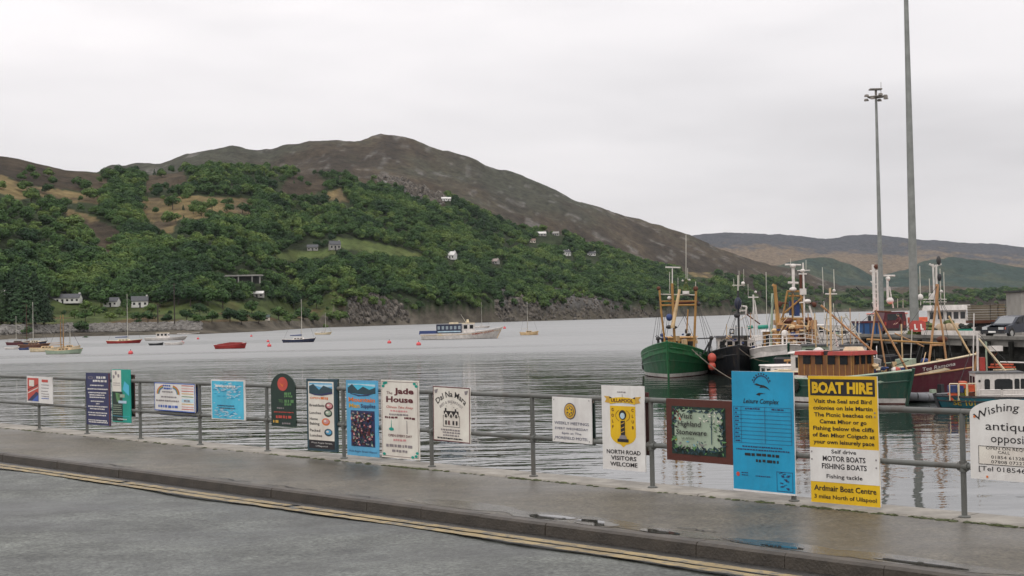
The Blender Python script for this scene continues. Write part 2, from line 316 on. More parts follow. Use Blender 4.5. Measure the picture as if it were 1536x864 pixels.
mead = front & (YY >= Y2[None] + 4) & (YY < Y3[None] + 30) & (PXG < 520); cl[mead] = mixc(np.broadcast_to(C(0.07, 0.095, 0.03), shape), np.broadcast_to(C(0.095, 0.066, 0.034), shape), np.clip(n2 * 2.2 + 0.75 - (YY - Y2[None]) / 130, 0, 1))[mead]
def land_material():
    m = bpy.data.materials.new("hillside_ground"); m.use_nodes = True; t = m.node_tree; b = t.nodes['Principled BSDF']; b.inputs['Roughness'].default_value = 0.95; b.inputs['Specular IOR Level'].default_value = 0.1
    a = t.nodes.new('ShaderNodeAttribute'); a.attribute_name = 'cover'
    g = t.nodes.new('ShaderNodeNewGeometry'); mpn = t.nodes.new('ShaderNodeMapping'); mpn.inputs['Scale'].default_value = (1, 0.45, 1.2); t.links.new(g.outputs['Position'], mpn.inputs[0])
    n = t.nodes.new('ShaderNodeTexNoise'); n.inputs['Scale'].default_value = 0.07; n.inputs['Detail'].default_value = 9; n.inputs['Roughness'].default_value = 0.72; t.links.new(mpn.outputs[0], n.inputs['Vector'])
    r = t.nodes.new('ShaderNodeMapRange'); r.inputs[1].default_value = 0.3; r.inputs[2].default_value = 0.7; r.inputs[3].default_value = 0.35; r.inputs[4].default_value = 1.6; t.links.new(n.outputs['Fac'], r.inputs[0])
    mu = t.nodes.new('ShaderNodeVectorMath'); mu.operation = 'SCALE'; t.links.new(a.outputs['Color'], mu.inputs[0]); t.links.new(r.outputs[0], mu.inputs['Scale']); t.links.new(mu.outputs[0], b.inputs['Base Color'])
    bp = t.nodes.new('ShaderNodeBump'); bp.inputs['Strength'].default_value = 0.8; bp.inputs['Distance'].default_value = 6.0; t.links.new(n.outputs['Fac'], bp.inputs['Height']); t.links.new(bp.outputs[0], b.inputs['Normal'])
    return m
def grid_mesh(name, X, Y, Zg, col, mat):
    nr, nc = X.shape; me = bpy.data.meshes.new(name); co = np.stack([X, Y, Zg], -1).reshape(-1, 3)
    idx = np.arange(nr * nc).reshape(nr, nc); q = np.stack([idx[:-1, :-1], idx[:-1, 1:], idx[1:, 1:], idx[1:, :-1]], -1).reshape(-1, 4)
    me.vertices.add(len(co)); me.vertices.foreach_set('co', co.ravel().astype(np.float32)); me.loops.add(q.size); me.loops.foreach_set('vertex_index', q.ravel().astype(np.int32))
    me.polygons.add(len(q)); me.polygons.foreach_set('loop_start', np.arange(0, q.size, 4, dtype=np.int32)); me.polygons.foreach_set('use_smooth', np.ones(len(q), bool))
    me.update(calc_edges=True)
    if col is not None:
        at = me.color_attributes.new('cover', 'FLOAT_COLOR', 'POINT'); rgba = np.ones((len(co), 4), np.float32); rgba[:, :3] = col.reshape(-1, 3); at.data.foreach_set('color', rgba.ravel())
    me.materials.append(mat); o = bpy.data.objects.new(name, me); COL.objects.link(o); return o
hills = struct(grid_mesh("hills", XX, YY, Z, cl, land_material())); tag(hills, "heather and grass hills rising behind the loch")

def zat(x, y):                            # terrain height at (x, y)
    u = np.asarray(x) / np.asarray(y); px = 768 + u * FPX; fi = np.clip((px - PXC[0]) / 4, 0, len(PXC) - 1.001); ri = np.clip(np.interp(y, YR, np.arange(len(YR))), 0, len(YR) - 1.001)
    i = ri.astype(int) if hasattr(ri, 'astype') else int(ri); j = fi.astype(int) if hasattr(fi, 'astype') else int(fi); a = ri - i; b = fi - j
    return (Z[i, j] * (1 - a) + Z[i + 1, j] * a) * (1 - b) + (Z[i, j + 1] * (1 - a) + Z[i + 1, j + 1] * a) * b
def on_hill(px, py):                      # first terrain point seen at a photo pixel
    d = ray(px, py); prev = None
    for y in np.geomspace(500, 5000, 700):
        x = d.x / d.y * y; z = CAMZ + d.z / d.y * y
        if zat(x, y) >= z: return Vector((x, y, float(zat(x, y))))
    return None

# ------------------------------------------------------------------ trees
def leaf_mat(name, a, b_, dark):
    m = bpy.data.materials.new(name); m.use_nodes = True; t = m.node_tree; b = t.nodes['Principled BSDF']; b.inputs['Roughness'].default_value = 0.8; b.inputs['Specular IOR Level'].default_value = 0.15
    oi = t.nodes.new('ShaderNodeObjectInfo'); g = t.nodes.new('ShaderNodeNewGeometry')
    n = t.nodes.new('ShaderNodeTexNoise'); n.inputs['Scale'].default_value = 0.018; n.inputs['Detail'].default_value = 4; t.links.new(g.outputs['Position'], n.inputs['Vector'])
    n2 = t.nodes.new('ShaderNodeTexNoise'); n2.inputs['Scale'].default_value = 0.5; n2.inputs['Detail'].default_value = 3; t.links.new(g.outputs['Position'], n2.inputs['Vector'])
    ad = t.nodes.new('ShaderNodeMath'); ad.operation = 'MULTIPLY_ADD'; ad.inputs[1].default_value = 0.6; t.links.new(oi.outputs['Random'], ad.inputs[0])
    sb = t.nodes.new('ShaderNodeMath'); sb.operation = 'MULTIPLY_ADD'; sb.inputs[1].default_value = 2.6; sb.inputs[2].default_value = -1.15; t.links.new(n.outputs['Fac'], sb.inputs[0]); t.links.new(sb.outputs[0], ad.inputs[2])
    r = t.nodes.new('ShaderNodeValToRGB'); e = r.color_ramp.elements; e[0].position = 0.0; e[0].color = (*dark, 1); e[1].position = 1.0; e[1].color = (*b_, 1); k = e.new(0.5); k.color = (*a, 1)
    t.links.new(ad.outputs[0], r.inputs[0])
    mr = t.nodes.new('ShaderNodeMapRange'); mr.inputs[1].default_value = 0.3; mr.inputs[2].default_value = 0.7; mr.inputs[3].default_value = 0.6; mr.inputs[4].default_value = 1.4; t.links.new(n2.outputs['Fac'], mr.inputs[0])
    mu = t.nodes.new('ShaderNodeVectorMath'); mu.operation = 'SCALE'; t.links.new(r.outputs[0], mu.inputs[0]); t.links.new(mr.outputs[0], mu.inputs['Scale']); t.links.new(mu.outputs[0], b.inputs['Base Color'])
    return m
LEAF = leaf_mat("broadleaf_foliage", (0.058, 0.112, 0.034), (0.128, 0.186, 0.050), (0.026, 0.056, 0.024))
NEEDLE = leaf_mat("conifer_foliage", (0.034, 0.066, 0.030), (0.055, 0.092, 0.038), (0.018, 0.035, 0.019))
BARK = pm("bark", (0.07, 0.055, 0.04), 0.9, var=0.3, scale=2)
def clump_faces(mb, pts, nrm, size, rnd):
    for p, n in zip(pts, nrm):
        n = Vector(n) + Vector((rnd.uniform(-.5, .5), rnd.uniform(-.5, .5), rnd.uniform(-.2, .6))); n.normalize(); a = n.orthogonal().normalized(); b = n.cross(a); th = rnd.uniform(0, 6.28)
        a, b = a * math.cos(th) + b * math.sin(th), b * math.cos(th) - a * math.sin(th); s = size * rnd.uniform(.6, 1.3); p = Vector(p)
        mb.add([p + a * s, p + b * s * .8 + n * s * .15, p - a * s * .9, p - b * s * .8 - n * s * .1], [(0, 1, 2, 3)])
def crown_broad(seed, nl=6, nf=120):        # height about 1 (trunk base at 0), width about 0.85
    rnd = random.Random(seed); mb = MB()
    for k in range(nl):
        if k == 0: c = Vector((0, 0, .68)); r = .27
        else:
            th = k * 2.4 + rnd.uniform(-.4, .4); rr = rnd.uniform(.16, .30); c = Vector((rr * math.cos(th), rr * math.sin(th), rnd.uniform(.36, .70))); r = rnd.uniform(.15, .23)
        pts, nr = [], []
        for i in range(nf if k else int(nf * 1.3)):
            d = Vector((rnd.gauss(0, 1), rnd.gauss(0, 1), rnd.gauss(0.25, 1))).normalized(); pts.append(c + d * r * rnd.uniform(.72, 1.06)); nr.append(d)
        clump_faces(mb, pts, nr, .048, rnd)
    return mb
def crown_cone(seed, n=330, leaf=.045):
    rnd = random.Random(seed); mb = MB(); pts, nr = [], []
    for i in range(n):
        h = 1 - (rnd.random() ** .62); th = rnd.uniform(0, 6.28); lay = .75 + .25 * abs(math.sin(h * 34 + math.sin(th * 3))); r = (.25 * (1 - h) ** .85 + .012) * lay * rnd.uniform(.6, 1.05)
        pts.append((r * math.cos(th), r * math.sin(th), .06 + .94 * h)); nr.append(Vector((math.cos(th), math.sin(th), .5)))
    clump_faces(mb, pts, nr, leaf, rnd)
    return mb
def mesh_only(mb, name, mat):
    me = bpy.data.meshes.new(name); me.from_pydata(mb.v, [], mb.f); me.materials.append(mat); me.update(); return me
BROAD = [mesh_only(crown_broad(s, 6 + s % 3), "crown", LEAF) for s in range(6)]
BIGCONE = [mesh_only(crown_cone(60 + s, 2600, .019), "crown", NEEDLE) for s in range(2)]
CONE = [mesh_only(crown_cone(40 + s), "crown", NEEDLE) for s in range(3)]
def trunk_mesh(seed, top=.62, limbs=6):
    rnd = random.Random(seed); mb = MB(); mb.tube((0, 0, -.04), (rnd.uniform(-.02, .02), 0, top), .026, .010, 6)
    for k in range(limbs):
        th = k * 2.4; z = .25 + .05 * k; mb.tube((0, 0, z), (.24 * math.cos(th), .24 * math.sin(th), z + rnd.uniform(.14, .26)), .010, .003, 4)
    return mesh_only(mb, "trunk", BARK)
TRUNKS = [trunk_mesh(s) for s in range(3)]; TRUNK_C = trunk_mesh(9, .95, 0)
HOUSES = [(502, 375, 11), (469, 376, 10), (677, 389, 12), (742, 396, 11), (850, 384, 10), (887, 384, 13), (812, 355, 13), (834, 354, 9), (798, 364, 10), (668, 303, 12), (96, 454, 34), (210, 461, 20), (168, 460, 14), (6, 452, 16), (396, 480, 12), (386, 446, 12), (365, 424, 30)]
# woodland points, sampled over the ground area
nr_, nc_ = XX.shape
def sample_trees():
    cx = (XX[:-1, :-1] + XX[1:, 1:]) / 2; cy = (YY[:-1, :-1] + YY[1:, 1:]) / 2; area = (XX[:-1, 1:] - XX[:-1, :-1]) * (YY[1:, :-1] - YY[:-1, :-1])
    px = PXG[:-1, :-1]; py = PYG[:-1, :-1]; zz = Z[:-1, :-1]
    nn = fbm(cx / 45, cy / 70, 4); edge = px + 5 * nn
    pxn = px + 7 * nn; pyn = py + 4 * nn
    dens = np.full(px.shape, 1 / 42.0)
    bare = anyp(P_HEATH, pxn, pyn) | anyp(P_TAN, pxn, pyn) | anyp(P_HEATH, pxn, pyn - 8) | anyp(P_TAN, pxn, pyn - 9) | anyp(P_TAN, pxn, pyn - 16); dens[bare] = 1 / 900.
    dens[anyp(P_FIELD, px, py) | anyp(P_FIELD, px, py - 7) | anyp(P_FIELD, px, py - 13)] = 0; dens[anyp(P_ROCK, px, pyn)] *= .85; dens[anyp(P_CREST, px, py)] = 0
    yb = cy; j = np.arange(nc_ - 1)
    dens[yb > Yr_[None, :-1] * 1.0] = 0
    dens[(yb < Y2[None, :-1] + 8)] = 0
    flat = (yb < Y3[None, :-1] + 25) & (px < 500); dens[flat] = 1 / 1100.
    right = px > 1080; dens[right & (nn < .1)] *= .08; dens[px > 1190] *= .35; dens[inpoly(px, py, [(1010, 396), (1055, 398), (1085, 420), (1040, 424)])] = 0
    dens[(px < -420) | (px > 1750)] = 0
    dens *= np.clip(1.1 + nn * 1.6, .12, 1.7)
    dens[inpoly(px, py, [(-60, 222), (0, 224), (66, 236), (190, 244), (172, 264), (100, 264), (-60, 256)])] = 0
    for hx, hy, hw in HOUSES: dens[(np.abs(px - hx) < hw) & (py > hy - 3) & (py < hy + 17)] = 0
    lam = dens * area; cnt = RS.poisson(lam); ii, jj = np.nonzero(cnt); rep = cnt[ii, jj]; ii = np.repeat(ii, rep); jj = np.repeat(jj, rep)
    a = RS.rand(len(ii)); b = RS.rand(len(ii)); y = YR[ii] * (1 - a) + YR[ii + 1] * a; u = UC[jj] * (1 - b) + UC[jj + 1] * b; x = u * y
    con = np.zeros(len(ii), bool)
    ppx = px[ii, jj]; ppy = py[ii, jj]
    for p in ([(84, 248), (215, 262), (216, 292), (180, 285), (120, 262)], [(216, 250), (520, 248), (530, 262), (430, 300), (400, 300), (220, 294)], [(800, 345), (900, 372), (900, 388), (800, 372)]): con |= inpoly(ppx, ppy, p) & (RS.rand(len(ii)) < .4)
    con |= RS.rand(len(ii)) < .03
    return x, y, zat(x, y), con
tx, ty, tz, tcon = sample_trees()
print("TREES", len(tx), tcon.sum())
def instance_mass(name, label, x, y, z, size, idx, meshes, trunk=None):
    protos = []
    for k, me in enumerate(meshes):
        o = bpy.data.objects.new("leaf_crown", me); protos.append(o)
    me = bpy.data.meshes.new(name); me.vertices.add(len(x)); me.vertices.foreach_set('co', np.stack([x, y, z], -1).astype(np.float32).ravel())
    for nm, ty_, arr in (('tscale', 'FLOAT_VECTOR', size), ('trot', 'FLOAT_VECTOR', np.stack([RS.uniform(-.06, .06, len(x)), RS.uniform(-.06, .06, len(x)), RS.uniform(0, 6.28, len(x))], -1)), ('tidx', 'INT', idx)):
        a = me.attributes.new(nm, ty_, 'POINT'); a.data.foreach_set('value' if ty_ == 'INT' else 'vector', arr.ravel().astype(np.int32 if ty_ == 'INT' else np.float32))
    me.update(); ob = bpy.data.objects.new(name, me); COL.objects.link(ob)
    g = bpy.data.node_groups.new(name, 'GeometryNodeTree'); g.interface.new_socket('Geometry', in_out='INPUT', socket_type='NodeSocketGeometry'); g.interface.new_socket('Geometry', in_out='OUTPUT', socket_type='NodeSocketGeometry')
    gi = g.nodes.new('NodeGroupInput'); go = g.nodes.new('NodeGroupOutput'); jn = g.nodes.new('GeometryNodeJoinGeometry'); ip = g.nodes.new('GeometryNodeInstanceOnPoints')
    for o in reversed(protos):
        n = g.nodes.new('GeometryNodeObjectInfo'); n.inputs['Object'].default_value = o; n.inputs['As Instance'].default_value = True; g.links.new(n.outputs['Geometry'], jn.inputs[0])
    def na(nm, t):
        n = g.nodes.new('GeometryNodeInputNamedAttribute'); n.data_type = t; n.inputs['Name'].default_value = nm; return n.outputs['Attribute']
    g.links.new(gi.outputs[0], ip.inputs['Points']); g.links.new(jn.outputs[0], ip.inputs['Instance']); ip.inputs['Pick Instance'].default_value = True
    g.links.new(na('tidx', 'INT'), ip.inputs['Instance Index']); g.links.new(na('trot', 'FLOAT_VECTOR'), ip.inputs['Rotation']); g.links.new(na('tscale', 'FLOAT_VECTOR'), ip.inputs['Scale'])
    g.links.new(ip.outputs[0], go.inputs[0])
    ob.modifiers.new('woodland', 'NODES').node_group = g
    tag(ob, label, kind='stuff'); return ob
h_ = np.where(tcon, RS.uniform(3.5, 6.8, len(tx)), 4.2 + 9 * RS.beta(1.6, 2.6, len(tx))); flat_ = (tx / ty * FPX + 768 < 500) & (ty < np.interp(tx / ty * FPX + 768, PXC, Y3) + 20); h_[flat_] *= .45; wd = np.where(tcon, RS.uniform(1.1, 1.6, len(tx)), RS.uniform(1.0, 1.5, len(tx)))
sz_ = np.stack([h_ * wd, h_ * wd, h_], -1); ix = np.where(tcon, 6 + RS.randint(0, 3, len(tx)), RS.randint(0, 6, len(tx)))
instance_mass("woodland", "mixed green woodland covering the hillside above the loch", tx, ty, tz - .2, sz_, ix, BROAD + CONE)
def tree(px, py, h, kind, label, group, w=1.0, name=None):
    p = on_hill(px, py)
    if p is None: return
    cat_ = 'bush' if name == 'bush' else 'tree'
    r = thing(name or ('conifer_tree' if kind == 'c' else 'broadleaf_tree'), label, cat_, p, random.uniform(0, 6.28), group)
    r.scale = (h * w, h * w, h)
    for nm, me in (('trunk', TRUNK_C if kind == 'c' else random.choice(TRUNKS)), ('crown', random.choice(BIGCONE if kind == 'c' else BROAD))):
        o = bpy.data.objects.new(nm, me); COL.objects.link(o); o.parent = r
    return r
for px, py, h, w in ((2, 486, 17, 1.3), (18, 487, 22, 1.35), (36, 489, 25, 1.4), (52, 488, 24, 1.35), (66, 487, 18, 1.2)):
    tree(px, py, h, 'c', "tall dark conifer in the clump on the shore at far left", "dark conifers on the left shore", w)
for px, py, h, lb in ((152, 464, 11, 'b'), (128, 468, 7, 0), (190, 466, 7, 0), (240, 462, 11, 0), (268, 458, 13, 0), (286, 460, 12, 0), (312, 460, 11, 0), (60, 480, 5, 0), (112, 478, 5, 1), (128, 482, 6, 1), (165, 482, 5, 1), (180, 476, 5, 1), (334, 464, 12, 0), (345, 484, 7, 1), (362, 488, 8, 1), (378, 470, 8, 0), (418, 480, 8, 1), (205, 482, 5, 1), (222, 484, 6, 1), (250, 486, 5, 1), (280, 482, 6, 1), (296, 486, 5, 1), (318, 484, 6, 1), (388, 486, 7, 1), (72, 474, 6, 1), (142, 474, 6, 1), (228, 474, 7, 1), (300, 474, 7, 1), (510, 484, 9, 1), (434, 487, 7, 1), (455, 482, 9, 1), (470, 486, 8, 1), (498, 484, 8, 1), (440, 464, 12, 0), (475, 464, 11, 0), (420, 454, 12, 0), (340, 446, 10, 0)):
    if lb == 1: tree(px, py, h, 'b', "low round bush on the bank just above the left shore", "bushes on the bank of the left shore", 1.5, "bush")
    else: tree(px, py, h, 'b', "green broadleaf tree on the level ground behind the left shore, below the wooded slope", "broadleaf trees behind the left shore", 1.25)
for px, py, h in ((259, 315, 13), (290, 322, 9), (302, 325, 10), (318, 318, 12), (336, 308, 6), (364, 320, 10), (373, 322, 9), (264, 334, 8), (47, 306, 13), (70, 318, 12), (98, 312, 9)):
    tree(px, py, h, 'b', "lone bushy tree dotted on the tan grass slope", "lone trees on the tan slopes", 1.3)

# ------------------------------------------------------------------ rocks along the shore
ROCKM = pm("shore_rock", (0.115, 0.10, 0.082), 0.9, var=0.6, scale=0.25, bump=.5, bscale=1.5)
rnd = random.Random(5)
mb = MB()
for i in range(1500):
    px = rnd.uniform(-40, 300); j = (px - PXC[0]) / 4; y1_ = np.interp(j, np.arange(len(PXC)), Y1); y = y1_ + rnd.uniform(-3, 14); x = (px - 768) / FPX * y
    mb.rock((x, y, float(zat(x, y)) + .2), rnd.uniform(.9, 2.1), rnd)
tag(mb.build("riprap", pm("pale_boulder", (.17, .16, .145), .9, var=.45, scale=.3, bump=.4)), "pale boulders of the armour bank along the left shore", kind='stuff')
mb = MB()
for p, n, s0, s1 in ((P_ROCK[0], 230, 1.0, 2.9), (P_ROCK[1], 170, 1.0, 3.2), (P_ROCK[2], 240, .9, 2.4), (P_CREST[0], 130, 2.5, 6.5)):
    xs = [q[0] for q in p]; ys = [q[1] for q in p]; k = 0
    for _ in range(4000):
        a, b = rnd.uniform(min(xs), max(xs)), rnd.uniform(min(ys), max(ys))
        if not inpoly(np.array([a]), np.array([b]), p)[0]: continue
        q = on_hill(a, b)
        if q is None or q.y > 2600: continue
        mb.rock(q + Vector((0, 0, .4)), rnd.uniform(s0, s1), rnd, squash=1.25); k += 1
        if k >= n: break
tag(mb.build("rock_outcrop", ROCKM), "grey rocks of the sea cliffs and the hill crest", kind='stuff')
# ------------------------------------------------------------------ quay edge, pavement, road
F0 = PZ(59, 645.5); F10 = PZ(1447, 779)
U = (F10 - F0); U.z = 0; STEP = U.length / 10; U.normalize(); NV = Vector((U.y, -U.x, 0)); ZV = Vector((0, 0, 1)); FRZ = math.atan2(U.y, U.x)
def G(s, n, z=0.0): return F0 + U * s + NV * n + ZV * z     # s along the fence, n towards the road
KN = (PZ(500, 744) - F0).dot(NV); KN = (KN + (PZ(1000, 809) - F0).dot(NV)) / 2
print("STEP", STEP, "KERB", KN, "CAMN", (Vector((0, 0, 0)) - F0).dot(NV), "CAMS", (Vector((0, 0, 0)) - F0).dot(U))
S0, S1 = -14.0, 34.0
def strip(name, s0, s1, n0, n1, z, mat, ds=0.5, kind='structure', dn=0.25, wob=0.0):
    ns = int((s1 - s0) / ds) + 1; nn = max(2, int((n1 - n0) / dn) + 1); mb = MB(); r = random.Random(3)
    ph = [r.uniform(0, 6) for _ in range(6)]
    for i in range(ns):
        for j in range(nn):
            s = s0 + (s1 - s0) * i / (ns - 1); n = n0 + (n1 - n0) * j / (nn - 1)
            w = wob * (math.sin(s * .9 + ph[0]) * math.sin(n * 1.7 + ph[1]) + .6 * math.sin(s * 2.3 + n + ph[2])) if 0 < j < nn - 1 else 0
            mb.v.append(tuple(G(s, n, z + w)))
    for i in range(ns - 1):
        for j in range(nn - 1):
            a = i * nn + j; mb.f.append((a, a + 1, a + nn + 1, a + nn)); mb.m.append(0)
    o = mb.build(name, mat, smooth=True); o['kind'] = kind; return o
def wet_asphalt(name, lo, hi, pc, rough0, rough1, sc=1.0, bump=.5):
    m = bpy.data.materials.new(name); m.use_nodes = True; t = m.node_tree; b = t.nodes['Principled BSDF']; g = t.nodes.new('ShaderNodeNewGeometry')
    def nz_(s, d, ro=.6, st=None):
        n = t.nodes.new('ShaderNodeTexNoise'); n.inputs['Scale'].default_value = s; n.inputs['Detail'].default_value = d; n.inputs['Roughness'].default_value = ro
        if st:
            mp = t.nodes.new('ShaderNodeMapping'); mp.inputs['Rotation'].default_value = (0, 0, -FRZ); mp.inputs['Scale'].default_value = st; t.links.new(g.outputs['Position'], mp.inputs[0]); t.links.new(mp.outputs[0], n.inputs['Vector'])
        else: t.links.new(g.outputs['Position'], n.inputs['Vector'])
        return n.outputs['Fac']
    big = nz_(0.55 * sc, 5, .6, (.45, 1, 1)); fine = nz_(24, 4, .8); mid = nz_(5, 5, .7); pat = nz_(1.1 * sc, 6, .68)
    def ramp(f, a, b_, p0=.35, p1=.65):
        r = t.nodes.new('ShaderNodeValToRGB'); r.color_ramp.elements[0].position = p0; r.color_ramp.elements[1].position = p1; r.color_ramp.elements[0].color = (*a, 1); r.color_ramp.elements[1].color = (*b_, 1); t.links.new(f, r.inputs[0]); return r.outputs[0]
    c0 = ramp(big, lo, hi); c1 = ramp(fine, (.32, .32, .32), (2.2, 2.2, 2.12), .34, .70); c2 = ramp(mid, (.75, .75, .75), (1.22, 1.22, 1.2))
    def mul(a, c):
        n = t.nodes.new('ShaderNodeMix'); n.data_type = 'RGBA'; n.blend_type = 'MULTIPLY'; n.inputs['Factor'].default_value = 1; t.links.new(a, n.inputs[6]); t.links.new(c, n.inputs[7]); return n.outputs[2]
    c3 = ramp(pat, (1 - .38 * pc,) * 3, (1 + .30 * pc,) * 3, .36, .62); t.links.new(mul(mul(mul(c0, c1), c2), c3), b.inputs['Base Color']); b.inputs['Specular IOR Level'].default_value = .32
    r = t.nodes.new('ShaderNodeMapRange'); r.inputs[1].default_value = .35; r.inputs[2].default_value = .65; r.inputs[3].default_value = rough0; r.inputs[4].default_value = rough1; t.links.new(big, r.inputs[0]); t.links.new(r.outputs[0], b.inputs['Roughness'])
    bp = t.nodes.new('ShaderNodeBump'); bp.inputs['Strength'].default_value = bump; bp.inputs['Distance'].default_value = 0.010; t.links.new(fine, bp.inputs['Height']); t.links.new(bp.outputs[0], b.inputs['Normal'])
    return m
PAVE = wet_asphalt("pavement_tarmac", (0.064, 0.057, 0.045), (0.090, 0.081, 0.064), .5, .34, .60, .8, .45)
ROADM = wet_asphalt("road_asphalt", (0.040, 0.045, 0.043), (0.088, 0.094, 0.088), 1.0, .36, .62, 1.0, .8)
CONC = pm("concrete", (0.27, 0.25, 0.215), .75, var=.25, scale=2.2, bump=.4, bscale=30)
KERBM = pm("kerb_concrete", (0.052, 0.043, 0.033), .55, var=.3, scale=3.0, bump=.4, bscale=40)
road = strip("road", S0, S1, KN + .05, 26, -0.125, ROADM, .5, dn=.35, wob=.012); tag(road, "grey wet asphalt road along the front")
mb = MB(); q = [G(-260, 25.9, -.135), G(260, 25.9, -.135), G(260, 300, -.135), G(-260, 300, -.135)]; mb.add(q, [(0, 1, 2, 3)])
for s0_, s1_ in ((-260, S0), (S1, 260)): mb.add([G(s0_, KN, -.135), G(s1_, KN, -.135), G(s1_, 26, -.135), G(s0_, 26, -.135)], [(0, 1, 2, 3)])
tag(struct(mb.build("ground", ROADM)), "grey ground behind the viewer")
pv = strip("pavement", S0, S1, 0.16, KN - .14, 0.0, PAVE, .3, dn=.2, wob=.001); tag(pv, "brownish wet tarmac pavement beside the railing")
# kerb stones, one by one
kerb = struct(thing("kerb", "dark kerb of concrete stones between pavement and road", None))
r = random.Random(4); s = S0; kme = None
while s < S1:
    L = .915; mb = MB()
    if kme is None:
        prof = [(-.14, -.30), (-.14, .006), (-.022, .006), (0, -.016), (.012, -.30)]
        mb.prism([(a, b_) for a, b_ in prof], (0, 0, 0), (0, 1, 0), (0, 0, 1), (1, 0, 0), L - .005); kme = mb.build("kerbstone", KERBM, kerb)
        k = kme
    else: k = kme.copy(); COL.objects.link(k); k.parent = kerb
    k.location = G(s, KN + r.uniform(-.004, .004), r.uniform(-.003, .003)); k.rotation_euler = (0, 0, FRZ); k.scale = (1, -1, 1); s += L
mb = MB()
for s in np.arange(S0, S1, 3.0): mb.prism([(-.36, -.35), (-.36, -.002), (-.34, .018), (.135, .018), (.155, 0.0), (.155, -.35)], G(s, 0, 0), NV, ZV, U, 2.985)
cop = mb.build("coping", CONC); tag(struct(cop), "pale concrete coping strip under the railing")
mb = MB(); mb.prism([(-.30, -6), (-.30, -.34), (.15, -.34), (.15, -6)], G(S0, 0), NV, ZV, U, S1 - S0)
tag(mb.build("sea_wall", pm("sea_wall_stone", (.14, .125, .10), .85, var=.4, scale=1.2, bump=.5)), "weathered concrete sea wall below the coping", "wall")
# moss and grit along the joint, a few tufts
MOSS = pm("moss", (0.055, 0.065, 0.022), .95, var=.5, scale=20)
mb = MB(); r = random.Random(8)
for i in range(420):
    s = r.uniform(S0, S1) if r.random() < .6 else r.choice((8.6, 11.2, 13.3, 16.7, 17.8, 19.3)) + r.gauss(0, .35); n = .165 + r.gauss(0, .015)
    a = r.uniform(.02, .07); mb.rock(G(s, n, .001), a, r, squash=.25)
tag(mb.build("moss", MOSS), "dark moss in the joint of the coping", kind='stuff')
# yellow lines (worn)
YEL = bpy.data.materials.new("worn_yellow_paint"); YEL.use_nodes = True; t = YEL.node_tree; b = t.nodes['Principled BSDF']; b.inputs['Roughness'].default_value = .6; g = t.nodes.new('ShaderNodeNewGeometry'); prev = None
for sc_, lo_, hi_, ca, cb in ((7.0, .47, .60, (.30, .225, .10), (.105, .098, .08)), (1.1, .42, .66, (1, 1, 1), (.62, .6, .58))):
    n = t.nodes.new('ShaderNodeTexNoise'); n.inputs['Scale'].default_value = sc_; n.inputs['Detail'].default_value = 8; n.inputs['Roughness'].default_value = .7; t.links.new(g.outputs['Position'], n.inputs['Vector'])
    rr_ = t.nodes.new('ShaderNodeValToRGB'); e = rr_.color_ramp.elements; e[0].position = lo_; e[1].position = hi_; e[0].color = (*ca, 1); e[1].color = (*cb, 1); t.links.new(n.outputs['Fac'], rr_.inputs[0])
    if prev is None: prev = rr_.outputs[0]
    else: m_ = t.nodes.new('ShaderNodeMix'); m_.data_type = 'RGBA'; m_.blend_type = 'MULTIPLY'; m_.inputs['Factor'].default_value = 1; t.links.new(prev, m_.inputs[6]); t.links.new(rr_.outputs[0], m_.inputs[7]); t.links.new(m_.outputs[2], b.inputs['Base Color'])
k0 = (PZ(500, 773, -.12) - F0).dot(NV); k1 = (PZ(500, 787, -.12) - F0).dot(NV); print("LINES", k0 - KN, k1 - KN)
for nn_ in (KN + .28, KN + .45):
    mb = MB(); r = random.Random(int(nn_ * 100)); prev = None; s = S0
    while s < S1:
        w = .060 + r.uniform(-.010, .010); o = .012 * math.sin(s * .7); nxt = (G(s, nn_ - w + o, 0), G(s, nn_ + w + o, 0)); 
        if prev and r.random() > .02:
            zz = lambda p: tuple(Vector((p.x, p.y, -0.104)))
            mb.add([zz(prev[0]), zz(prev[1]), zz(nxt[1]), zz(nxt[0])], [(0, 3, 2, 1)])
        prev = nxt; s += .16
    tag(struct(mb.build("yellow_line", YEL)), "worn pale yellow no parking line along the kerb")
# puddles on the pavement
PUD = bpy.data.materials.new("puddle_water"); PUD.use_nodes = True; b = PUD.node_tree.nodes['Principled BSDF']; b.inputs['Base Color'].default_value = (.03, .028, .024, 1); b.inputs['Roughness'].default_value = .03; b.inputs['IOR'].default_value = 2.0; b.inputs['Specular IOR Level'].default_value = .8
r = random.Random(12)
def FPs(px, n):                           # s where photo column px meets the line n from the fence on the pavement
    lo, hi = S0, S1
    for _ in range(40):
        m_ = (lo + hi) / 2; q = G(m_, n) - Vector((0, 0, CAMZ)); c = 768 + FPX * q.dot(CX) / q.dot(Fv)
        if c < px: lo = m_
        else: hi = m_
    return lo
DAMP = wet_asphalt("damp_pavement", (0.045, 0.040, 0.031), (0.070, 0.062, 0.048), .4, .16, .30, .8, .25)
def wet_shape(s_c, n_c, hw, hh, z, wv, ph): return [G(s_c + hw * k * math.cos(th), min(KN - .15, n_c + hh * k * math.sin(th)), z) for th in np.linspace(0, 2 * math.pi, 41)[:-1] for k in (1 + wv * (math.sin(2 * th + ph[0]) + .7 * math.sin(3 * th + ph[1]) + .5 * math.sin(5 * th + ph[2]) + .3 * math.sin(8 * th + ph[3])),)]
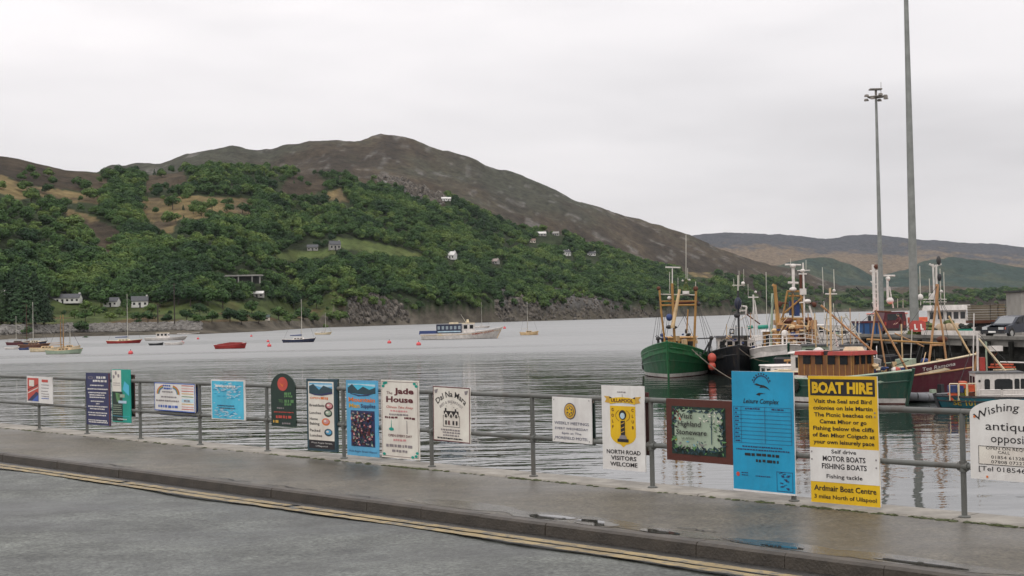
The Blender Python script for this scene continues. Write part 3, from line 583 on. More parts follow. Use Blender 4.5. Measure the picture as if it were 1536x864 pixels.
for cx_, cn, hw, hh, pud in ((826, .31, .26, .13, 1), (893, .29, .27, .14, 1), (855, .34, .95, .24, 0), (988, .25, .22, .08, 1), (1000, .30, .6, .15, 0), (1172, .26, .20, .05, 1), (1190, .32, .7, .16, 0), (1380, .27, .40, .06, 1), (1372, .34, .8, .18, 0), (700, .40, .9, .2, 0)):
    ph = [r.uniform(0, 6.28) for _ in range(4)]; pts = wet_shape(FPs(cx_, KN - cn), KN - cn, hw, hh, (.0066 + cx_ * 2e-7) if pud else .0026 + (cx_ % 97) * 2e-5, .10, ph); mb = MB(); mb.add(pts[::-1], [tuple(range(len(pts)))])
    tag(struct(mb.build("puddle" if pud else "damp_patch", PUD if pud else DAMP)), "shallow rain puddle on the pavement near the kerb" if pud else "damp patch round a puddle on the pavement")
tag(struct(strip("gutter_strip", S0, S1, KN + .012, KN + .19, -.112, pm("dark_gutter", (.028, .026, .023), .35, var=.5, scale=9, bump=.6), .4, dn=.08)), "dark gutter strip under the kerb")  # darker strip along the foot of the kerb

# ------------------------------------------------------------------ railing
STEEL = weathered("weathered_galvanised_steel", (0.125, 0.13, 0.12), .55, dirt=(.07, .045, .03), amount=.7)
fence = thing("railing", "grey tubular steel railing along the quay edge carrying the signs", "railing", G(0, 0), FRZ)
RT, RM = .985, .485
for i in range(-4, 16):
    mb = MB(); mb.tube((i * STEP, 0, 0), (i * STEP, 0, RT - .01), .027, n=10); mb.lathe((i * STEP, 0, 0.018), [(.055, 0), (.055, .012), (.03, .02)], 10)
    mb.tube((i * STEP - .05, 0, RM), (i * STEP + .05, 0, RM), .040, n=10); mb.tube((i * STEP, 0, RM - .05), (i * STEP, 0, RM + .05), .037, n=10)
    mb.build("post", STEEL, fence, smooth=True)
for z in (RT, RM):
    for k in range(-2, 8):
        mb = MB(); mb.tube((k * 2 * STEP, 0, z), (k * 2 * STEP + 2 * STEP - .004, 0, z), .030 if z == RT else .027, n=12); mb.build("rail", STEEL, fence, smooth=True)

# ------------------------------------------------------------------ signs
def FP(px, py, off=.05):
    d = ray(px, py); o = Vector((0, 0, CAMZ)); p0 = F0 + NV * off; t = (p0 - o).dot(NV) / d.dot(NV); p = o + d * t; return (p - F0).dot(U), p.z
FONT_CACHE = {}
def text_mesh(txt, shear=0.0, bold=0.0):
    k = (txt, shear, bold)
    if k not in FONT_CACHE:
        cu = bpy.data.curves.new("lettering", 'FONT'); cu.body = txt; cu.resolution_u = 2; cu.shear = shear; cu.offset = bold; cu.fill_mode = 'FRONT'
        ob = bpy.data.objects.new("lettering", cu); me = bpy.data.meshes.new_from_object(ob)
        v = np.array([x.co[:2] for x in me.vertices]) if len(me.vertices) else np.zeros((0, 2)); f = [tuple(p.vertices) for p in me.polygons]
        bpy.data.objects.remove(ob); bpy.data.curves.remove(cu); bpy.data.meshes.remove(me); FONT_CACHE[k] = (v, f)
    return FONT_CACHE[k]
class Print:                               # flat print in a local x-z plane facing local -y
    def __init__(s, root, w, h, y=0.0): s.root = root; s.w = w; s.h = h; s.y = y; s.parts = {}
    def mb(s, name, mat): return s.parts.setdefault((name, mat), MB())
    def poly(s, name, mat, pts, layer=1):
        s.mb(name, mat).add([(x * s.w, s.y - .0018 * layer, z * s.h) for x, z in pts], [tuple(range(len(pts)))]); return s
    def rect(s, name, mat, x0, z0, x1, z1, layer=1): return s.poly(name, mat, [(x0, z0), (x1, z0), (x1, z1), (x0, z1)], layer)
    def frame(s, name, mat, x0, z0, x1, z1, t, layer=1):
        a = t; b = t * s.w / s.h
        s.rect(name, mat, x0, z0, x1, z0 + b, layer); s.rect(name, mat, x0, z1 - b, x1, z1, layer); s.rect(name, mat, x0, z0 + b, x0 + a, z1 - b, layer); s.rect(name, mat, x1 - a, z0 + b, x1, z1 - b, layer); return s
    def ell(s, name, mat, cx, cz, rx, rz=None, layer=1, n=20, a0=0, a1=360, inner=0.0):   # rx in widths; rz in heights (round if None)
        rz = rx * s.w / s.h if rz is None else rz; A = [math.radians(a0 + (a1 - a0) * i / n) for i in range(n + 1)]
        o = [(cx + rx * math.cos(t), cz + rz * math.sin(t)) for t in A]
        if inner <= 0: return s.poly(name, mat, o[:-1] if a1 - a0 >= 360 else o, layer)
        q = [(cx + inner * rx * math.cos(t), cz + inner * rz * math.sin(t)) for t in A]
        for i in range(n): s.poly(name, mat, [q[i], o[i], o[i + 1], q[i + 1]], layer)
        return s
    def text(s, txt, cx, cz, h, mat, w=None, shear=0.0, bold=0.0, layer=2, align='c', arc=None, name='lettering'):
        v, f = text_mesh(txt, shear, bold)
        if not len(v): return s
        lo = v.min(0); hi = v.max(0); capv, _ = text_mesh('H', 0, bold); cap = capv[:, 1].max()
        k = h * s.h / cap; X = (v[:, 0] - (lo[0] + hi[0]) / 2) * k; Zt = (v[:, 1] - cap / 2) * k; fullw = (hi[0] - lo[0]) * k
        sx = (w * s.w / fullw) if w else 1.0; X = X * sx; W2 = fullw * sx
        x0 = cx * s.w + (W2 / 2 if align == 'l' else (-W2 / 2 if align == 'r' else 0))
        if arc:                                        # bend letters over a circle of radius arc (in metres)
            th = X / arc; Xn = (arc + Zt) * np.sin(th); Zt = (arc + Zt) * np.cos(th) - arc; X = Xn
        s.mb(name, mat).add([(x0 + a, s.y - .0018 * layer, cz * s.h + b_) for a, b_ in zip(X, Zt)], f); return s
    def lines(s, mat, x0, x1, z, h, rnd, fill=.92, layer=2, name='small_print'):   # print too small to read
        x = x0
        while x < x1:
            w = rnd.uniform(.35, 1.25) * h * s.h / s.w * 2.2
            if x + w > x1: break
            dz = rnd.uniform(-.12, .12) * h
            s.rect(name, mat, x, z - h / 2 + dz, x + w, z + h / 2 + dz * .5, layer); x += w + h * s.h / s.w * rnd.uniform(.35, .8)
        return s
    def finish(s):
        for (nm, mat), mb in s.parts.items():
            o = mb.build(nm, mat, s.root)
            if nm != 'lettering' and len(mb.f) > 1: o['kind'] = 'stuff'
def flat(name, r, g, b, k=1.25, rough=.45, var=.07): return weathered(name, tuple(min(.82, c) for c in lin(r, g, b, k)), rough, dirt=tuple(x * .55 + y for x, y in zip(lin(r, g, b, k), (.02, .017, .012))), amount=.38)
WHITEP = flat("white_sign_paint", 205, 200, 196, 1.3); CREAMP = flat("cream_sign_paint", 208, 198, 188, 1.3); BLACKP = flat("black_sign_paint", 34, 30, 34, 1.0); NAVYP = flat("navy_sign_paint", 44, 48, 88, 1.1); REDP = flat("red_sign_paint", 178, 70, 60, 1.25)
TEALP = flat("teal_sign_paint", 0, 140, 125, 1.25); DKGREENP = flat("dark_green_sign_paint", 22, 46, 38, 1.1); LBLUEP = flat("light_blue_sign_paint", 70, 168, 196, 1.3); CYANP = flat("cyan_sign_paint", 28, 142, 182, 1.2); YELP = flat("yellow_sign_paint", 222, 165, 22, 1.3)
BROWNP = flat("brown_frame_paint", 84, 40, 30, 1.0); MAROONP = flat("maroon_board_paint", 72, 30, 28, 1.0); SKYP = flat("sky_blue_sign_paint", 82, 150, 186, 1.3); MIDBLUEP = flat("mid_blue_print", 60, 90, 165, 1.2); GREYP = flat("grey_print", 135, 128, 130, 1.1); ORANGEP = flat("orange_print", 205, 110, 50, 1.2)
DKTEALP = flat("dark_teal_frame_paint", 38, 66, 76, 1.1); LGREENP = flat("leaf_green_print", 86, 130, 80, 1.2); PINKP = flat("pink_print", 200, 140, 140, 1.2); DKREDP = flat("dark_red_print", 90, 32, 38, 1.1); PALEBLUEP = flat("pale_blue_print", 165, 190, 215, 1.3); OCHREP = flat("ochre_print", 190, 150, 60, 1.2); WOODBACK = flat("bare_board_edge", 110, 95, 80, 1.0); SAGEP = flat("sage_print", 150, 165, 145, 1.2)
def board(name, label, px0, px1, pt, pb, face, edge=None, off=.045, thick=.016, outline=None, sag=0.0):
    (s0, zt0), (s1, zt1) = FP(px0, pt[0], off), FP(px1, pt[1], off); zb0, zb1 = FP(px0, pb[0], off)[1], FP(px1, pb[1], off)[1]
    zt = (zt0 + zt1) / 2; zb = (zb0 + zb1) / 2; w, h = s1 - s0, zt - zb
    root = thing(name, label, "sign", G(s0, off, zb), FRZ); tilt = math.atan2((zb1 - zb0 + zt1 - zt0) / 2, w); root.rotation_euler = (0, -max(-.04, min(.04, tilt)), FRZ)
    mb = MB(); poly = [(x * w, z * h) for x, z in (outline or [(0, 0), (1, 0), (1, 1), (0, 1)])]
    mb.prism(poly, (0, thick, 0), (1, 0, 0), (0, 0, 1), (0, -1, 0), thick)
    n = len(poly); mb.m = [1] * n + [1, 0]
    mb.build("board", [face, edge or face], root)
    for zz in (RT, RM):                    # clips to the rails
        lz = zz - zb
        if .02 < lz < h - .02:
            for fx in (.2, .8): m2 = MB(); m2.box((fx * w, thick + (off - .016) / 2, lz), (.04, max(.01, off - .016 - .004), .07)); m2.build("clip", STEEL, root)
    p = Print(root, w, h); p.size = (w, h); return p
SR = random.Random(21)
# 1 red, blue and white sign at far left
p = board("sign_board", "small white sign with a red and blue panel, farthest left on the railing", 40, 78, (564, 565.5), (602.5, 606), WHITEP)
p.rect("print_panel", REDP, .03, .06, .47, .94); p.poly("print_panel", NAVYP, [(.03, .06), (.47, .06), (.47, .38), (.38, .42)], 2); p.poly("print_panel", MIDBLUEP, [(.2, .06), (.47, .06), (.47, .32)], 3)
p.rect("print_panel", CREAMP, .1, .62, .3, .86, 2); p.poly("print_panel", CREAMP, [(.05, .34), (.45, .56), (.45, .6), (.05, .38)], 2)
p.poly("print_panel", DKREDP, [(.05, .46), (.45, .68), (.45, .72), (.05, .5)], 2)
p.rect("print_panel", REDP, .60, .80, .84, .90, 2)
for z in (.70, .58, .46, .36, .27): p.lines(GREYP, .58, .88, z, .028, SR)
p.lines(MIDBLUEP, .58, .88, .19, .03, SR); p.finish()
# 2 navy sign
p = board("sign_board", "tall navy blue sign covered in white lettering, with a red right edge", 129, 164.5, (559, 560), (636.5, 639), NAVYP)
p.rect("border_stripe", DKREDP, .955, 0, 1, 1); p.rect("border_stripe", NAVYP, .0, 0, .02, 1)
p.ell("emblem", GREYP, .2, .905, .11, .028, 2, inner=.7); p.text("E", .37, .905, .045, GREYP); p.lines(WHITEP, .45, .88, .91, .045, SR); p.lines(WHITEP, .3, .9, .845, .038, SR)
for z, x0, x1 in ((.76, .18, .8), (.69, .07, .92), (.62, .1, .9), (.575, .15, .83), (.53, .15, .83), (.455, .2, .78), (.41, .42, .58), (.355, .08, .92), (.31, .16, .82), (.235, .08, .92), (.19, .1, .88), (.09, .08, .92), (.055, .1, .9)): p.lines(WHITEP, x0, x1, z, .022, SR)
p.finish()
# 3 teal sign
p = board("sign_board", "narrow teal and dark green sign with a pale photo panel at its top left", 167.5, 195, (554, 554.5), (632.5, 634.5), TEALP)
p.rect("print_panel", DKGREENP, .02, .02, .58, .58); p.rect("print_panel", CREAMP, .02, .58, .52, .985); p.poly("print_panel", LBLUEP, [(.6, .62), (.8, .55), (.95, .5), (.95, .7), (.7, .78)], 2); p.poly("print_panel", LGREENP, [(.2, .56), (.45, .54), (.42, .4), (.28, .38)], 2)
p.rect("print_panel", PALEBLUEP, .36, .36, .8, .41, 3); p.rect("print_panel", SAGEP, .35, .47, .7, .53, 2)
for z in (.32, .28, .24, .20, .16): p.lines(SAGEP, .06, .54, z, .013, SR)
p.lines(WHITEP, .3, .85, .06, .018, SR); p.lines(LBLUEP, .05, .95, .115, .008, SR)
for a, b_ in ((.12, .86), (.24, .93), (.38, .88)): p.ell("print_panel", GREYP, a, b_, .05, None, 3, 10)
p.lines(GREYP, .08, .46, .74, .012, SR); p.lines(GREYP, .08, .46, .70, .012, SR); p.finish()
# boards hung on the seaward side, seen edge-on and reversed
def back_board(label, px0, px1, pt, pb, mat, off=-.07):
    (s0, zt), (s1, _) = FP(px0, pt, off), FP(px1, pt, off); zb = FP(px0, pb, off)[1]; root = thing("hung_board", label, "sign", G(s0, off, zb), FRZ)
    mb = MB(); mb.box2((0, 0, 0), (s1 - s0, .018, zt - zb)); mb.build("board", mat, root)
    for z in (.1, .9):
        mb = MB(); mb.box2((0.0, -.02, z * (zt - zb) - .02), (s1 - s0, -.001, z * (zt - zb) + .02)); mb.build("batten", WOODBACK, root)
back_board("brown edge of a board hung behind the railing beside the teal sign", 195.5, 201, 562, 625, MAROONP)
back_board("bluish back of a board showing above the rainbow sign", 239, 300, 571, 622, MIDBLUEP)
back_board("maroon back of a board hung behind the railing beside the golf club sign", 958, 972, 588, 682, MAROONP)
back_board("dark back of a board showing at the right edge of the weekly meetings sign", 868, 891, 594, 666, DKGREENP)
back_board("dark back of a board hung behind the railing by the breakfasts sign", 492, 507, 568, 640, DKGREENP)
# 4 rainbow sign
p = board("sign_board", "wide white sign with two rainbow arcs and coloured bands down its right side", 231.5, 292, (573, 576), (615, 619), WHITEP)
p.frame("border_stripe", MIDBLUEP, 0, 0, 1, 1, .012)
for cx_, a0, a1 in ((.25, 100, 185), (.44, -5, 80)):
    for k, m_ in enumerate((REDP, OCHREP, LGREENP, MIDBLUEP)): p.ell("rainbow", m_, cx_, .62, .19 - k * .018, .30 - k * .03, 2, 10, a0, a1, inner=.9 - k * .004)
p.lines(MIDBLUEP, .22, .46, .90, .05, SR); p.lines(MIDBLUEP, .24, .46, .80, .06, SR); p.lines(GREYP, .2, .5, .68, .05, SR); p.lines(GREYP, .17, .56, .5, .05, SR); p.lines(GREYP, .04, .64, .36, .055, SR); p.lines(MIDBLUEP, .1, .6, .16, .09, SR)
for z, m_ in ((.92, REDP), (.82, PINKP), (.73, REDP), (.64, OCHREP), (.54, LGREENP), (.28, OCHREP), (.18, PINKP), (.1, REDP)): p.rect("stripe", m_, .68, z - .012, .97, z + .014)
p.rect("stripe", PALEBLUEP, .68, .34, .97, .47); p.lines(GREYP, .74, .92, .4, .06, SR, layer=3); p.finish()
# 5 light blue sign
p = board("sign_board", "square light blue sign with white wave streaks and no clear lettering", 316.5, 367, (569.5, 571), (628.5, 631), WHITEP)
p.rect("print_panel", LBLUEP, .025, .02, .965, .97)
for i in range(260):
    x, z = SR.uniform(.05, .82), SR.uniform(.05, .93); zz = z * 2.2
    if math.sin(zz * 4.1 + x * 2.0) < SR.uniform(-.7, 1.0): continue
    l = SR.uniform(.05, .15); p.poly("wave_print", SR.choice((PALEBLUEP, PALEBLUEP, CYANP)), [(x, z), (x + l * .6, z + SR.uniform(-.012, .004)), (x + l, z + SR.uniform(0, .02)), (x + l * .5, z + SR.uniform(.012, .028))], 2 + i % 3)
p.lines(NAVYP, .2, .7, .35, .022, SR, layer=6); p.lines(NAVYP, .25, .75, .29, .022, SR, layer=6); p.lines(WHITEP, .15, .8, .84, .05, SR, layer=6); p.finish()
# 6 dark green arched sign
ar = [(0, 0), (1, 0), (1, .72)] + [(.5 + .5 * math.cos(t), .72 + .28 * math.sin(t)) for t in np.linspace(.2, math.pi - .2, 12)] + [(0, .72)]
p = board("sign_board", "dark green arch topped sign with a red oval emblem", 406, 442.5, (560, 560.5), (639, 641), DKGREENP, outline=ar)
p.ell("emblem", REDP, .5, .80, .21, .13, 2); p.poly("emblem", ORANGEP, [(.36, .83), (.5, .78), (.66, .86), (.55, .8), (.5, .74)], 3)
p.lines(LGREENP, .56, .94, .62, .045, SR); p.lines(LGREENP, .56, .94, .57, .035, SR); p.text("TEL", .42, .48, .05, LGREENP, w=.2); p.lines(LGREENP, .56, .94, .48, .055, SR); p.lines(LGREENP, .56, .94, .42, .04, SR)
p.lines(GREYP, .25, .6, .345, .025, SR); p.lines(REDP, .12, .92, .27, .018, SR); p.lines(REDP, .2, .88, .18, .05, SR); p.lines(OCHREP, .08, .4, .09, .05, SR); p.lines(GREYP, .45, .85, .06, .03, SR); p.finish()
# 7 breakfasts
p = board("sign_board", "tall dark teal framed sign listing breakfasts, lunches, home baking and packed lunches", 459.5, 503, (568, 569.5), (675, 678.5), DKTEALP, thick=.04)
p.rect("print_panel", CREAMP, .06, .15, .94, .965); p.rect("picture", SKYP, .10, .80, .90, .945, 2); p.poly("picture", PALEBLUEP, [(.1, .89), (.3, .91), (.6, .88), (.9, .9), (.9, .93), (.5, .925), (.1, .93)], 2.5); p.poly("picture", DKTEALP, [(.1, .80), (.1, .90), (.25, .93), (.45, .85), (.6, .91), (.9, .87), (.9, .82), (.7, .79), (.4, .78)], 3); p.poly("picture", NAVYP, [(.1, .80), (.3, .775), (.55, .77), (.9, .80), (.9, .83), (.5, .79)], 4)
p.text("OPEN", .3, .735, .03, ORANGEP, w=.36, bold=.02); p.lines(ORANGEP, .5, .9, .735, .035, SR)
for tx_, z, wd_ in (("Breakfasts", .635, .52), ("Lunches", .53, .40), ("Home", .445, .28), ("Baking", .38, .34), ("Packed", .285, .36), ("Lunches", .215, .42)): p.text(tx_, .10, z, .036, BLACKP, w=wd_, align='l', bold=.018)
for cx_, cz_, m_, m2_ in ((.78, .63, DKREDP, PINKP), (.74, .53, DKGREENP, SAGEP), (.66, .41, ORANGEP, PINKP), (.74, .265, DKTEALP, SKYP)):
    p.ell("picture", m_, cx_, cz_, .14, .052, 2, 14); p.ell("picture", m2_, cx_ + .01, cz_ + .006, .10, .034, 3, 12); p.ell("picture", CREAMP, cx_ - .02, cz_ + .012, .045, .014, 4, 10)
p.rect("print_panel", BLACKP, .06, .035, .94, .15); p.text("West Argyle Street,", .5, .115, .02, WHITEP, w=.72); p.text("Ullapool", .5, .07, .02, WHITEP, w=.4); p.finish()
# 8 mountain sign
p = board("sign_board", "tall sky blue sign with a mountain picture above and a dark goods photo below", 519, 566, (570, 571.5), (682, 686), SKYP)
p.rect("picture", LBLUEP, .06, .82, .94, .965); p.poly("picture", PALEBLUEP, [(.06, .93), (.4, .945), (.94, .92), (.94, .95), (.06, .955)], 1.5); p.poly("picture", DKTEALP, [(.06, .83), (.06, .90), (.2, .95), (.38, .87), (.55, .92), (.75, .88), (.94, .91), (.94, .83), (.6, .815)], 2); p.poly("picture", NAVYP, [(.06, .87), (.2, .82), (.5, .805), (.85, .83), (.7, .80), (.4, .79), (.15, .82)], 3)
p.text("Mountain", .5, .745, .055, ORANGEP, w=.84, bold=.03); p.text("Man", .26, .665, .055, OCHREP, w=.34, bold=.03); p.text("Supplies", .70, .665, .05, NAVYP, w=.46, bold=.02)
p.rect("picture", NAVYP, .14, .125, .90, .60, 1)
for i in range(330):
    x, z = SR.uniform(.15, .82), SR.uniform(.13, .57); a = SR.uniform(.03, .075); b_ = SR.uniform(.012, .034); p.poly("picture", SR.choice((DKREDP, DKREDP, GREYP, SAGEP, NAVYP, BLACKP, BLACKP, DKTEALP, DKTEALP, MAROONP, PINKP)), [(x, z), (x + a, z + SR.uniform(-.01, .01)), (x + a * .8, z + b_), (x + SR.uniform(-.01, .01), z + b_)], 2 + i % 9)
p.text("West Argyle Street Ullapool", .5, .06, .024, NAVYP, w=.90); p.finish()
# 9 The Jade House
p = board("sign_board", "tall cream sign for The Jade House with jade green corner ornaments", 571, 627, (568.5, 572), (685.5, 689.5), CREAMP)
p.frame("border_stripe", DKREDP, .02, .02, .98, .98, .007)
for cx_, cz_ in ((.09, .955), (.14, .965), (.9, .96), (.95, .93), (.06, .92), (.92, .045), (.83, .03), (.95, .085), (.07, .045)): p.ell("ornament", TEALP, cx_, cz_, .042, .018, 2, 9)
p.text("The", .23, .835, .035, DKREDP, w=.16); p.text("Jade", .62, .865, .072, DKREDP, w=.52, bold=.035); p.text("House", .50, .755, .072, DKREDP, w=.72, bold=.035)
p.text("Chinese Take Away", .5, .655, .030, REDP, w=.72, shear=.35); p.lines(PINKP, .25, .75, .605, .02, SR); p.lines(GREYP, .22, .78, .56, .022, SR)
p.lines(DKREDP, .1, .52, .52, .024, SR); p.lines(DKREDP, .62, .92, .52, .024, SR); p.ell("ornament", TEALP, .27, .37, .07, .022, 2, 10); p.poly("ornament", TEALP, [(.27, .49), (.275, .49), (.28, .39), (.26, .39)], 2); p.poly("ornament", GREYP, [(.68, .49), (.69, .49), (.70, .32), (.68, .32)], 2)
p.text("OPEN EVERY DAY", .5, .29, .03, DKREDP, w=.64, bold=.015); p.lines(PINKP, .32, .68, .235, .024, SR); p.lines(GREYP, .12, .88, .16, .034, SR); p.lines(GREYP, .28, .72, .095, .03, SR); p.finish()
# 10 Dal Na Mara
p = board("sign_board", "cream Dal Na Mara sign with a thin dark frame and a drawing of a house", 648.5, 703.5, (577.5, 581.5), (659.5, 664.5), CREAMP, off=.06)
w_, hh_ = p.size
p.frame("frame", DKREDP, 0, 0, 1, 1, .018, 1); p.text("Dal Na Mara", .5, .87, .105, BLACKP, w=.88, arc=.30 * w_ / .5, bold=.01)
p.text("BED & BREAKFAST", .5, .73, .05, GREYP, w=.66, arc=.5 * w_)
for cx_ in (.09, .91): p.poly("ornament", GREYP, [(cx_ - .05, .93), (cx_ + .05, .95), (cx_ + .02, .88), (cx_ - .03, .87)], 2)
p.rect("house_drawing", BLACKP, .30, .475, .70, .56, 2); p.frame("house_drawing", BLACKP, .28, .27, .73, .475, .008, 2); p.rect("house_drawing", BLACKP, .33, .56, .37, .61, 2); p.rect("house_drawing", BLACKP, .60, .56, .64, .60, 2)
for cx_ in (.36, .50, .64): p.poly("house_drawing", CREAMP, [(cx_ - .055, .465), (cx_ + .055, .465), (cx_ + .05, .49), (cx_, .545), (cx_ - .05, .49)], 3); p.rect("house_drawing", BLACKP, cx_ - .022, .44, cx_ + .022, .50, 4)
for cx_ in (.36, .44, .56, .65): p.rect("house_drawing", DKREDP if cx_ == .44 else BLACKP, cx_ - .022, .31, cx_ + .022, .385, 3)
for cx_, cz_ in ((.37, .64), (.5, .68), (.57, .62), (.66, .61)): p.poly("house_drawing", BLACKP, [(cx_ - .02, cz_), (cx_, cz_ + .015), (cx_ + .02, cz_ - .004), (cx_, cz_ + .006)], 2)
p.lines(GREYP, .22, .78, .215, .028, SR); p.lines(GREYP, .27, .74, .165, .028, SR); p.lines(GREYP, .28, .72, .115, .028, SR); p.lines(BLACKP, .12, .86, .06, .026, SR); p.finish()
# 11 weekly meetings
p = board("sign_board", "small white weekly meetings sign with a round gold wheel emblem", 827.5, 886, (594.5, 597.5), (661, 666), WHITEP, off=.05)
p.ell("emblem", NAVYP, .465, .70, .15, None, 2, 24); p.ell("emblem", OCHREP, .465, .70, .135, None, 3, 24); p.ell("emblem", NAVYP, .465, .70, .098, None, 4, 20); p.ell("emblem", YELP, .465, .70, .088, None, 5, 20)
for k in range(6):
    t = math.radians(60 * k + 30); p.ell("emblem", NAVYP, .465 + .055 * math.cos(t), .70 + .055 * math.sin(t) * p.w / p.h, .018, None, 6, 8)
p.text("WEEKLY MEETINGS", .5, .425, .062, NAVYP, w=.88); p.text("EVERY WEDNESDAY", .5, .305, .05, NAVYP, w=.84); p.text("6pm at The", .5, .205, .048, NAVYP, w=.5); p.text("MOREFIELD MOTEL", .5, .095, .06, NAVYP, w=.84)
for a, b_ in ((.05, .94), (.95, .95), (.05, .05), (.95, .05)): p.ell("screw", GREYP, a, b_, .012, None, 2, 8)
p.finish()
# 12 golf club
p = board("sign_board", "tall white golf club sign with a yellow shield, reading north road visitors welcome", 902, 965.5, (577, 580.5), (703.5, 707), WHITEP, off=.055)
sh = [(.20, .76), (.80, .76), (.80, .42)] + [(.5 + .3 * math.cos(t), .42 + .12 * math.sin(t)) for t in np.linspace(0, -math.pi / 2, 8)][1:-1] + [(.5, .27)] + [(.5 - .3 * math.cos(t), .42 + .12 * math.sin(t)) for t in np.linspace(-math.pi / 2, 0, 8)][1:-1] + [(.20, .42)]
p.poly("shield", YELP, sh, 1); p.poly("ribbon", OCHREP, [(.08, .80), (.2, .79), (.2, .87), (.06, .875), (.12, .84)], 2); p.poly("ribbon", OCHREP, [(.92, .80), (.8, .79), (.8, .87), (.94, .875), (.88, .84)], 2); p.poly("ribbon", YELP, [(.2, .78), (.35, .795), (.5, .80), (.65, .795), (.8, .78), (.8, .845), (.65, .86), (.5, .865), (.35, .86), (.2, .845)], 3)
p.poly("ribbon", BLACKP, [(.2, .845), (.26, .855), (.2, .87)], 4); p.poly("ribbon", BLACKP, [(.8, .845), (.74, .855), (.8, .87)], 4)
p.text("ULLAPOOL", .5, .827, .04, DKREDP, w=.52, layer=5, bold=.02)
for k, (a, b_) in enumerate(zip("GOLF", "CLUB")): p.text(a, .265, .715 - k * .068, .036, DKREDP, layer=3, bold=.02); p.text(b_, .735, .715 - k * .068, .036, DKREDP, layer=3, bold=.02)
p.ell("trophy", BLACKP, .5, .655, .085, .058, 3, 16); p.ell("trophy", PALEBLUEP, .5, .645, .055, .036, 4, 14); p.poly("trophy", WHITEP, [(.495, .63), (.505, .63), (.51, .665), (.49, .665)], 5)
p.rect("trophy", BLACKP, .45, .41, .55, .585, 3)
for z in (.44, .49, .54): p.poly("trophy", OCHREP, [(.46, z), (.54, z + .02), (.54, z + .03), (.46, z + .01)], 4)
p.poly("trophy", GREYP, [(.40, .37), (.60, .37), (.56, .415), (.44, .415)], 4); p.rect("trophy", BLACKP, .37, .335, .63, .37, 4)
for a0, a1 in ((110, 250), (-70, 70)): p.ell("trophy", DKREDP, .5, .645, .17, .075, 2, 10, a0 + 10, a1 - 10, inner=.94)
p.text("NORTH ROAD", .5, .215, .048, BLACKP, w=.80, bold=.02); p.text("VISITORS", .5, .143, .048, BLACKP, w=.60, bold=.02); p.text("WELCOME", .5, .070, .048, BLACKP, w=.64, bold=.02); p.lines(GREYP, .38, .62, .925, .014, SR); p.rect("ribbon", GREYP, .495, .865, .505, .90, 2); p.finish()
# 13 stoneware
p = board("sign_board", "wide brown framed stoneware sign with a leafy painted border", 998.5, 1097, (597, 601.5), (688.5, 697), BROWNP, off=.05, thick=.03)
p.rect("tile_panel", DKGREENP, .085, .11, .905, .885, 1); p.rect("tile_panel", SAGEP, .13, .20, .86, .84, 2)
def leafy(n, fx, fz, cols, s0=.02, s1=.05):
    for i in range(n):
        x, z = fx(), fz(); a = SR.uniform(s0, s1); t = SR.uniform(0, 6.28); c, s_ = math.cos(t), math.sin(t)
        p.poly("leaf_print", SR.choice(cols), [(x + a * c, z + a * s_), (x - a * .35 * s_, z + a * .35 * c), (x - a * c, z - a * s_), (x + a * .35 * s_, z - a * .35 * c)], 3 + i % 6)
LC = (DKGREENP, DKTEALP, LGREENP, BLACKP, DKGREENP, DKTEALP)
leafy(90, lambda: SR.uniform(.11, .88), lambda: SR.uniform(.13, .24), LC); leafy(34, lambda: SR.uniform(.10, .16), lambda: SR.uniform(.2, .86), LC); leafy(46, lambda: SR.uniform(.80, .89), lambda: SR.uniform(.2, .86), LC); leafy(46, lambda: SR.uniform(.12, .88), lambda: SR.uniform(.79, .87), LC)
leafy(26, lambda: SR.uniform(.2, .62), lambda: SR.uniform(.25, .34), (DKTEALP, SKYP, GREYP), .01, .03); leafy(14, lambda: SR.uniform(.11, .22), lambda: SR.uniform(.66, .84), (DKREDP, REDP, BROWNP), .02, .04); leafy(24, lambda: SR.uniform(.52, .86), lambda: SR.uniform(.66, .82), (CREAMP, CREAMP, DKTEALP), .015, .035); leafy(8, lambda: SR.uniform(.11, .17), lambda: SR.uniform(.3, .4), (LGREENP, OCHREP))
p.rect("leaf_print", DKTEALP, .70, .3, .712, .76, 9); leafy(12, lambda: SR.uniform(.68, .79), lambda: SR.uniform(.5, .66), LC, .012, .03)
p.text("Visit", .32, .735, .085, BLACKP, w=.20, layer=10, shear=.1, bold=.01); p.text("Highland", .37, .61, .085, BLACKP, w=.36, layer=10, shear=.1, bold=.01); p.text("Stoneware", .40, .475, .085, BLACKP, w=.47, layer=10, shear=.1, bold=.01); p.text("ULLAPOOL", .35, .375, .032, BLACKP, w=.20, layer=10); p.finish()
# 14 leisure complex
p = board("sign_board", "tall cyan leisure complex sign with a ruled timetable", 1096.5, 1189, (555, 559.5), (735.5, 742), CYANP, WHITEP, off=.06)
for a0, a1 in ((15, 165),): p.ell("emblem", NAVYP, .49, .885, .135, None, 2, 16, a0, a1, inner=.9)
p.poly("emblem", BLACKP, [(.37, .895), (.42, .902), (.47, .892), (.53, .888), (.58, .875), (.64, .845), (.57, .865), (.52, .87), (.46, .865), (.48, .88), (.42, .885)], 2); p.poly("emblem", BLACKP, [(.40, .81), (.45, .825), (.56, .82), (.48, .815), (.46, .80)], 2)
for k in range(9): t = math.radians(25 + k * 16); p.ell("emblem", BLACKP, .49 + .155 * math.cos(t), .885 + .155 * math.sin(t) * p.w / p.h, .012, None, 2, 6)
p.text("Leisure Complex", .48, .755, .038, BLACKP, w=.58, shear=.3, bold=.012)
x0, x1, zt_, zb_ = .03, .96, .705, .405
for k in range(10):
    z = zt_ - k * (zt_ - zb_) / 9; p.rect("timetable_rule", NAVYP, x0, z - .0012, x1, z + .0012, 2)
